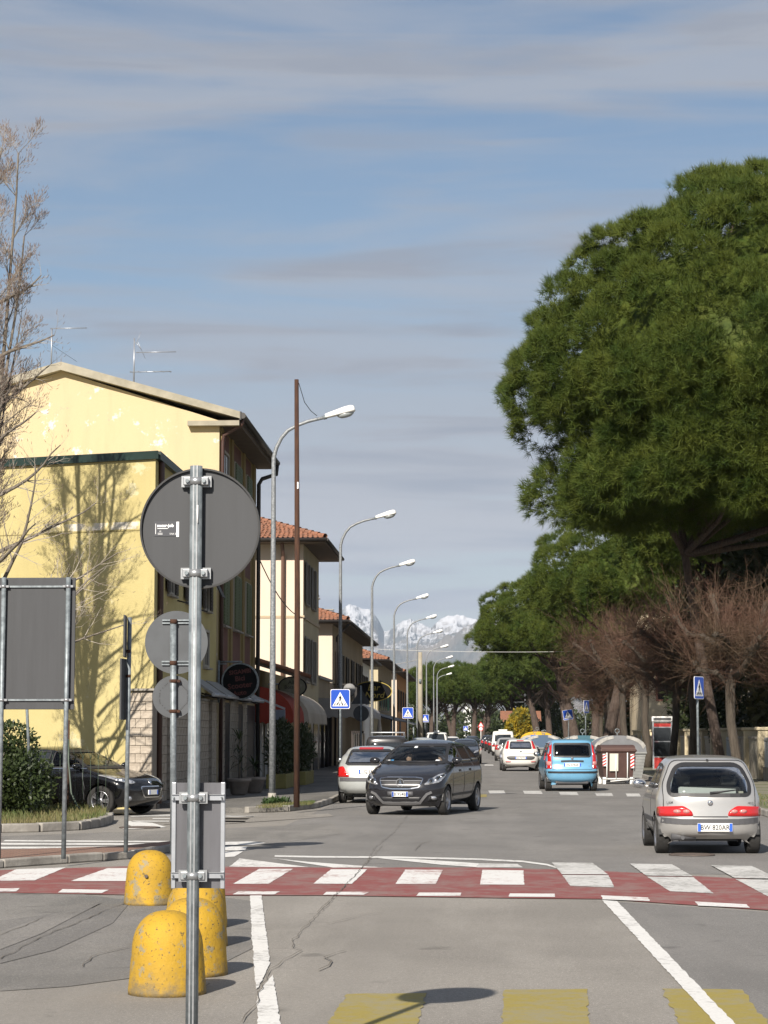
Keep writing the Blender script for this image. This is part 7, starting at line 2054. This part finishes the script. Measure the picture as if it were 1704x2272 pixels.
# ---------------------------------------------------------------- bins, booth, fence, far houses, mountains, haze
def stripe_panel(parent, mt, w, h, name='warning_panel'):
    b = MB().box(0, -.004, 0, w, 0, h, mt).build(name, SIGN_W, parent)
    n = 4
    for i in range(n):
        z = h*(i)/n
        q = [(0, z), (w, z+h/n*.7), (w, z+h/n*1.2), (0, z+h/n*.5)]
        q = [(a, min(h, c)) for a, c in q]
        MB().prism([mt @ Vector((a, -.008, c)) for a, c in q], mt.to_3x3() @ Vector((0, .003, 0))).build('red_stripe', SIGN_R, b)
    return b
def brown_bin(x, y, rz):
    t = thing('brown_bin', 'brown street waste container with white lifting frame and red striped panels', 'waste container', (x, y, 0), rz)
    BR = M('brown_bin_plastic', (.065, .032, .026), .55, var=.15, scale=3)
    m = MB(); b0 = [(-.50, -.42, .22), (.50, -.42, .22), (.50, .42, .22), (-.50, .42, .22)]; b1 = [(-.60, -.5, 1.12), (.60, -.5, 1.12), (.60, .5, 1.12), (-.60, .5, 1.12)]
    for i in range(4): m.quad(b0[i], b0[(i+1) % 4], b1[(i+1) % 4], b1[i])
    m.poly(b0); m.build('body', BR, t)
    MB().bbox(-.64, -.55, 1.10, .64, .55, 1.20, .04).build('rim', BR, t)
    l = MB(); n = 8
    for i in range(n):
        a, b = math.pi*i/n, math.pi*(i+1)/n
        l.quad((-.60, -.5*math.cos(a), 1.19+.16*math.sin(a)), (-.60, -.5*math.cos(b), 1.19+.16*math.sin(b)), (.60, -.5*math.cos(b), 1.19+.16*math.sin(b)), (.60, -.5*math.cos(a), 1.19+.16*math.sin(a)), True)
    for s in (-.60, .60): l.poly([(s, -.5*math.cos(math.pi*i/n), 1.19+.16*math.sin(math.pi*i/n)) for i in range(n+1)])
    l.build('lid', M('brown_bin_lid', (.085, .05, .043), .5), t)
    fr = MB()
    for x_ in (-.42, .30): MB().tube([(x_, -.50, .12), (x_, -.55, .60), (x_, -.57, 1.08)], .02, 8).build('frame_upright', WHITE, t)
    fr.tube([(-.55, -.5, .18), (.55, -.5, .18)], .02, 8).tube([(-.30, -.52, .10), (.34, -.52, .15)], .018, 8).tube([(-.1, -.53, .2), (-.1, -.56, 1.0)], .018, 8)
    for x_ in (-.5, .45):
        for y_ in (-.48, .3): MB().box(x_-.05, y_, 0, x_+.05, y_+.09, .24).build('foot', WHITE, t)
    fr.build('lifting_frame', WHITE, t)
    MB().prism([(-.32, -.515, .45), (-.02, -.515, .45), (-.02, -.558, 1.05), (-.32, -.558, 1.05)], (0, .01, 0)).build('notice_plate', M('plate_cream', (.55, .53, .46), .6), t)
    stripe_panel(t, Matrix.Translation((-.57, -.55, .62)) @ Matrix.Rotation(R(5), 4, 'X'), .13, .42); stripe_panel(t, Matrix.Translation((.40, -.55, .55)) @ Matrix.Rotation(R(5), 4, 'X'), .13, .48)
    stripe_panel(t, Matrix.Translation((.59, -.40, .45)) @ Matrix.Rotation(R(90), 4, 'Z') @ Matrix.Rotation(R(4), 4, 'X'), .14, .5)
    return t
gb = G(1369, 1740)
brown_bin(gb.x, gb.y+.6, R(8))
def dome_bin(x, y, rz, lab, lid, band=M('worn_white_band', (.34, .33, .31), .6, var=.25, scale=6), body=None, scale=1.0, half=False):
    t = thing('dome_bin', lab, 'waste container', (x, y, 0), rz, 'dome lidded street containers'); t.scale = (scale,)*3
    BG = body or M('grey_bin_plastic', (.21, .215, .21), .6, var=.15, scale=2)
    m = MB(); w0, w1, d0, d1 = .80, .94, .6, .68
    for i in range(8):
        z0, z1 = .15+.11*i, .15+.11*(i+1); f0, f1 = i/8, (i+1)/8
        a0, a1 = w0+(w1-w0)*f0, w0+(w1-w0)*f1-.012; c0, c1 = d0+(d1-d0)*f0, d0+(d1-d0)*f1-.012
        P0 = [(-a0, -c0, z0), (a0, -c0, z0), (a0, c0, z0), (-a0, c0, z0)]; P1 = [(-a1, -c1, z1), (a1, -c1, z1), (a1, c1, z1), (-a1, c1, z1)]
        for k in range(4): m.quad(P0[k], P0[(k+1) % 4], P1[(k+1) % 4], P1[k])
    m.poly([(-.8, -.6, .15), (.8, -.6, .15), (.8, .6, .15), (-.8, .6, .15)]); m.build('body', BG, t)
    MB().bbox(-.98, -.72, 1.0, .98, .72, 1.08, .03).build('rim', BG, t)
    l = MB(); n = 12
    prof = [(-.96*math.cos(math.pi*i/n), 1.07+.60*math.sin(math.pi*i/n)**.75) for i in range(n+1)]
    for i in range(n): l.quad((prof[i][0], -.70, prof[i][1]), (prof[i+1][0], -.70, prof[i+1][1]), (prof[i+1][0], .70, prof[i+1][1]), (prof[i][0], .70, prof[i][1]), True)
    for s in (-.70, .70): l.poly([(a, s, b) for a, b in prof])
    l.build('lid', lid, t)
    for y0 in (-.72, .64):
        for k, (i0, i1) in enumerate(((1, 5), (7, 11))):
            b = MB()
            for i in range(i0, i1): b.prism([(prof[i][0], y0, prof[i][1]+.012), (prof[i+1][0], y0, prof[i+1][1]+.012), (prof[i+1][0]*.9, y0, prof[i+1][1]-.10), (prof[i][0]*.9, y0, prof[i][1]-.10)], (0, .08, 0))
            b.build('lid_band', band, t)
    MB().tube([(0, 0, 1.64), (0, 0, 1.74)], .02, 6).tube([(.08*math.cos(k*.628), 0, 1.83+.08*math.sin(k*.628)) for k in range(11)], .016, 6).build('lifting_ring', GALV, t)
    for x_ in (-.6, .6): MB().bbox(x_-.12, -.55, 0, x_+.12, .55, .16, .02).build('foot', GREYTRIM, t)
    if 'beyond the light' in lab: stripe_panel(t, Matrix.Translation((-.88, -.665, .6)), .14, .4)
    return t
GL = M('grey_lid', (.16, .165, .175), .45, var=.1, scale=3); BL = M('blue_grey_lid', (.06, .10, .16), .4, .1); YL = M('yellow_lid', (.58, .33, .01), .5)
dome_bin(4.85, 82.6, R(5), 'grey domed container standing behind the brown bin', GL)
dome_bin(3.75, 86.2, R(2), 'domed container with teal blue lid beside the light blue car', M('teal_lid', (.05, .13, .17), .4, .1))
dome_bin(2.9, 108.5, R(-6), 'domed container with blue lid beyond the light blue car', BL)
dome_bin(3.1, 119, R(0), 'grey domed container with white bands in the far bin row', GL)
dome_bin(2.95, 131, R(0), 'domed container with bright blue lid in the far bin row', M('bright_blue_lid', (.05, .14, .42), .4))
dome_bin(3.35, 142, R(0), 'container with a bright yellow lid rising above the others', YL, YL, M('green_yellow_body', (.3, .3, .22), .6), 1.12)
# telephone booth
tb = thing('telephone_booth', 'red and white telephone booth between the bare limes', 'telephone booth', (8.22, 104.5, .1), R(-6))
for x_ in (-.42, .42):
    for y_ in (-.42, .42): MB().box(x_-.035, y_-.035, 0, x_+.035, y_+.035, 2.15).build('corner_post', ALU, tb)
MB().bbox(-.48, -.48, 2.15, .48, .48, 2.42, .03).build('roof_sign', WHITE, tb)
MB().box(-.49, -.495, 2.18, .49, -.482, 2.20).box(-.40, -.495, 2.24, .40, -.485, 2.36).build('sign_band', GREYTRIM, tb)
for z0, z1, mt_, nm in ((.05, .55, M('booth_red', (.42, .02, .015), .5), 'lower_panel'), (.6, 1.25, DARKGLASS, 'pane'), (1.3, 1.9, DARKGLASS, 'pane'), (1.95, 2.1, M('booth_red', (.42, .02, .015)), 'upper_panel')):
    MB().box(-.385, -.43, z0, .385, -.41, z1).build(nm, mt_, tb); MB().box(-.43, -.385, z0, -.41, .385, z1).build(nm, mt_, tb); MB().box(.41, -.385, z0, .43, .385, z1).build(nm, mt_, tb)
for z in (.575, 1.275, 1.925): MB().box(-.385, -.445, z-.022, .385, -.40, z+.022).build('crossbar', ALU, tb)
MB().bbox(-.2, .1, 1.0, .2, .36, 1.65, .03).build('telephone', M('phone_grey', (.2, .25, .2), .5), tb)
MB().box(-.46, -.46, 0, .46, .46, .05).build('floor', CONC, tb)
t = thing('red_letter_box', 'red letter box on a thin stand beyond the telephone booth', 'letter box', (8.0+.55, 111.8, .1))
MB().bbox(-.28, -.16, .55, .28, .16, 1.75, .04).build('box', M('letter_red', (.36, .025, .02), .5), t); MB().box(-.04, -.04, 0, .04, .04, .6).build('stand', GALV, t); MB().box(-.18, -.168, 1.45, .18, -.158, 1.5).build('slot', BLACK, t)
# fence wall
fw = thing('fence_wall', 'low cement wall with cream pillars and railings behind the limes', 'wall', (0, 0, 0))
CW = plaster_mat('stained_cement', (.36, .33, .27), (.24, .21, .17), None, .55)
PW = M('cream_pillar', (.58, .50, .34), .9, col2=(.45, .38, .26), scale=2)
y = 60.0; k = 0
while y < 150:
    MB().bbox(9.75, y, .1, 10.2, y+.42, 1.85, .03).build('pillar', PW, fw)
    MB().bbox(9.68, y-.06, 1.85, 10.27, y+.48, 1.97, .03).build('pillar_cap', PW, fw)
    if k % 3 != 1:
        MB().box(9.9, y+.42, .1, 10.05, y+4.2, 1.55).build('wall_panel', CW, fw); MB().box(9.86, y+.42, 1.55, 10.09, y+4.2, 1.63).build('coping', CONC, fw)
    else:
        MB().box(9.9, y+.42, .1, 10.05, y+4.2, .55).build('wall_panel', CW, fw); r_ = MB()
        for i in range(24): r_.box(9.95, y+.5+i*.155, .55, 9.99, y+.55+i*.155, 1.6)
        r_.box(9.94, y+.42, 1.48, 10.0, y+4.2, 1.53).build('railing', M('white_railing', (.4, .42, .42), .6), fw)
    y += 4.2; k += 1
# front pieces seen square on between the trunks
for x0, lab in ((10.2, 'cement garden wall running back from the cream pillar'),):
    t = thing('garden_wall', lab, 'wall', (0, 0, 0))
    MB().box(10.2, 84.1, .1, 18, 84.3, 1.6).build('wall_panel', CW, t); MB().box(10.2, 84.05, 1.6, 18, 84.35, 1.68).build('coping', CONC, t)
# cream villa behind the branches
vl = thing('cream_villa', 'sunlit cream villa half hidden behind the bare lime branches', 'house', (0, 0, 0))
MB().box(10.3, 150, 0, 18, 160, 10.2).build('wall', plaster_mat('villa_render', (.66, .56, .40), None), vl)
ROSE = M('villa_rose', (.42, .2, .15), .9)
for x0 in (11.5, 13.3, 15.2):
    for z0, z1 in ((4.0, 6.0), (7.2, 9.0)):
        f = MB().box(x0-.12, 149.93, z0-.12, x0+1.02, 150.0, z1+.12).build('window', ROSE, vl); MB().box(x0, 149.9, z0, x0+.9, 149.96, z1).build('pane', DARKGLASS, f)
m = MB(); m.prism([(10.4, 149.4, 10.2), (18.6, 149.4, 10.2), (14.5, 149.4, 11.9)], (0, 11.2, 0)); m.build('roof', TILE, vl)
# red roofed houses at the end
for x0, x1, y0, zt, lab in ((3.0, 7.6, 322, 3.3, 'far low house with red roof beyond the mimosa shrub'), (-4.4, -2.8, 505, 6.2, 'far white gabled house glimpsed between the pine trunks')):
    t = thing('far_house', lab, 'house', (0, 0, 0))
    MB().box(x0, y0, 0, x1, y0+8, zt).build('wall', BEIGE_W if x0 > -2 else WHITE, t)
    m = MB(); m.prism([(x0-.6, y0-.6, zt), (x0-.6, y0+8.6, zt), (x0-.6, y0+4, zt+1.7)], (x1-x0+1.2, 0, 0)) if x0 > -2 else m.prism([(x0-.4, y0-.5, zt), (x1+.4, y0-.5, zt), ((x0+x1)/2, y0-.5, zt+2)], (0, 9, 0))
    m.build('roof', TILE if x0 > -2 else WHITE, t)
    for xx in np.arange(x0+.8, x1-1.2, 2.2): MB().box(xx, y0-.04, 1.2, xx+1, y0+.02, 2.6).build('window', DARKGLASS, t)
aerial(1165, 1585, 1537, 320, [(.9, -.9, .9, 7, .6), (.6, -1.6, 1.0, 9, .5)], 'far television aerial above the red roofs')

# mountains
def mountains():
    prof = [(-2600, 1560), (-1800, 1520), (-1000, 1500), (-300, 1480), (200, 1450), (560, 1430), (690, 1405), (735, 1376), (752, 1360), (766, 1348), (776, 1342), (788, 1345), (800, 1352), (820, 1360), (838, 1378), (852, 1404), (866, 1400), (880, 1392), (897, 1382), (912, 1379), (925, 1386), (942, 1392), (955, 1398), (968, 1388), (985, 1378), (1000, 1374), (1014, 1370), (1035, 1378), (1055, 1384), (1075, 1384), (1090, 1378), (1130, 1390), (1250, 1400), (1500, 1440), (1900, 1470), (2600, 1500), (3800, 1540), (5200, 1570)]
    front = [(-2600, 1590), (-1000, 1560), (0, 1530), (500, 1490), (700, 1470), (800, 1458), (840, 1446), (870, 1440), (900, 1447), (930, 1436), (960, 1428), (990, 1420), (1020, 1412), (1050, 1408), (1080, 1400), (1150, 1420), (1300, 1460), (1800, 1520), (3000, 1570), (5200, 1600)]
    pu = np.array([p[0] for p in prof]); pv = np.array([p[1] for p in prof]); fu = np.array([p[0] for p in front]); fv = np.array([p[1] for p in front])
    us = np.concatenate([np.arange(-2600, 640, 40), np.arange(640, 1300, 2.0), np.arange(1300, 5200, 40)])
    nr = 170; rs = np.linspace(15500, 27500, nr)
    V = np.zeros((len(us)*nr, 3), np.float32)
    for i, u in enumerate(us):
        d = ray(u, HV); dx, dy = d.x/math.hypot(d.x, d.y), d.y/math.hypot(d.x, d.y)
        k = math.sqrt(1+((u-CU)/F)**2)
        hb = (HV-np.interp(u, pu, pv))/F*25500/k; hf = (HV-np.interp(u, fu, fv))/F*19500/k
        for j, r_ in enumerate(rs):
            x, y = dx*r_, dy*r_
            q = Vector((x/1500, y/1500, 0))
            n1 = noise.ridged_multi_fractal(q, 1.0, 2.1, 6, 1.0, 2.0)/2.2-.5
            n2 = noise.fractal(Vector((x/420, y/420, 3)), 1.0, 2.0, 5)
            n3 = noise.fractal(Vector((x/140, y/140, 9)), .9, 2.0, 4)
            f = math.exp(-((r_-19500)/2300)**2)*hf
            b_ = hb*max(0, 1-abs(r_-25500)/5200)**.9
            amp = min(1.0, abs(r_-25500)/1800.0)
            h = max(f, b_)+(n1*280+n2*110+n3*32)*min(1, max(f, b_)/500)*(.5+.5*amp)
            edge = min(1, (r_-15500)/1500)
            V[i*nr+j] = (x, y, h*edge-4)
    idx = np.arange(len(us)*nr).reshape(len(us), nr)
    a, b, c, d = idx[:-1, :-1].ravel(), idx[1:, :-1].ravel(), idx[1:, 1:].ravel(), idx[:-1, 1:].ravel()
    T = np.concatenate([np.stack([a, b, c], 1), np.stack([a, c, d], 1)])
    m = bpy.data.materials.new('snowy_rock'); m.use_nodes = True
    nt = m.node_tree; N, L = nt.nodes, nt.links; p = N['Principled BSDF']; p.inputs['Roughness'].default_value = .9; p.inputs['Specular IOR Level'].default_value = .1
    g = N.new('ShaderNodeNewGeometry'); sp = N.new('ShaderNodeSeparateXYZ'); L.new(g.outputs['Position'], sp.inputs[0])
    sn = N.new('ShaderNodeSeparateXYZ'); L.new(g.outputs['Normal'], sn.inputs[0])
    nz = N.new('ShaderNodeTexNoise'); nz.inputs['Scale'].default_value = .0035; nz.inputs['Detail'].default_value = 10; nz.inputs['Roughness'].default_value = .68; L.new(g.outputs['Position'], nz.inputs['Vector'])
    ma = N.new('ShaderNodeMath'); ma.operation = 'MULTIPLY_ADD'; ma.inputs[1].default_value = 1100; L.new(nz.outputs['Fac'], ma.inputs[0]); L.new(sp.outputs['Z'], ma.inputs[2])
    mb_ = N.new('ShaderNodeMath'); mb_.operation = 'MULTIPLY_ADD'; mb_.inputs[1].default_value = 2200; L.new(sn.outputs['Z'], mb_.inputs[0]); L.new(ma.outputs[0], mb_.inputs[2])
    r = N.new('ShaderNodeMapRange'); r.inputs['From Min'].default_value = 3250; r.inputs['From Max'].default_value = 3700; L.new(mb_.outputs[0], r.inputs['Value'])
    n2 = N.new('ShaderNodeTexNoise'); n2.inputs['Scale'].default_value = .0016; n2.inputs['Detail'].default_value = 8; L.new(g.outputs['Position'], n2.inputs['Vector'])
    mr = N.new('ShaderNodeMixRGB'); mr.inputs['Color1'].default_value = (.10, .105, .10, 1); mr.inputs['Color2'].default_value = (.19, .165, .14, 1)
    r2 = N.new('ShaderNodeMapRange'); r2.inputs['From Min'].default_value = .42; r2.inputs['From Max'].default_value = .6; L.new(n2.outputs['Fac'], r2.inputs['Value']); L.new(r2.outputs[0], mr.inputs['Fac'])
    mx = N.new('ShaderNodeMixRGB'); mx.inputs['Color2'].default_value = (.62, .62, .64, 1); L.new(mr.outputs[0], mx.inputs['Color1']); L.new(r.outputs[0], mx.inputs['Fac']); L.new(mx.outputs[0], p.inputs['Base Color'])
    o = np_mesh('mountains', V, T, m); o['kind'] = 'structure'
    for q in o.data.polygons: q.use_smooth = False
    return o
mountains()

# haze between here and the mountains
hz = MB().box(-28500, -28500, -1.2, 28500, 28500, 1800).build('haze', None)
hz['kind'] = 'stuff'; hz['label'] = 'thin blue haze in the air before the mountains'; hz['category'] = 'haze'
hm = bpy.data.materials.new('haze_air'); hm.use_nodes = True
nt = hm.node_tree; nt.nodes.remove(nt.nodes['Principled BSDF'])
pv_ = nt.nodes.new('ShaderNodeVolumePrincipled')
pv_.inputs['Color'].default_value = (.66, .80, 1.0, 1)
pv_.inputs['Density'].default_value = 3.2e-5
pv_.inputs['Anisotropy'].default_value = 0.1
nt.links.new(pv_.outputs[0], nt.nodes['Material Output'].inputs['Volume'])
hz.data.materials.append(hm)
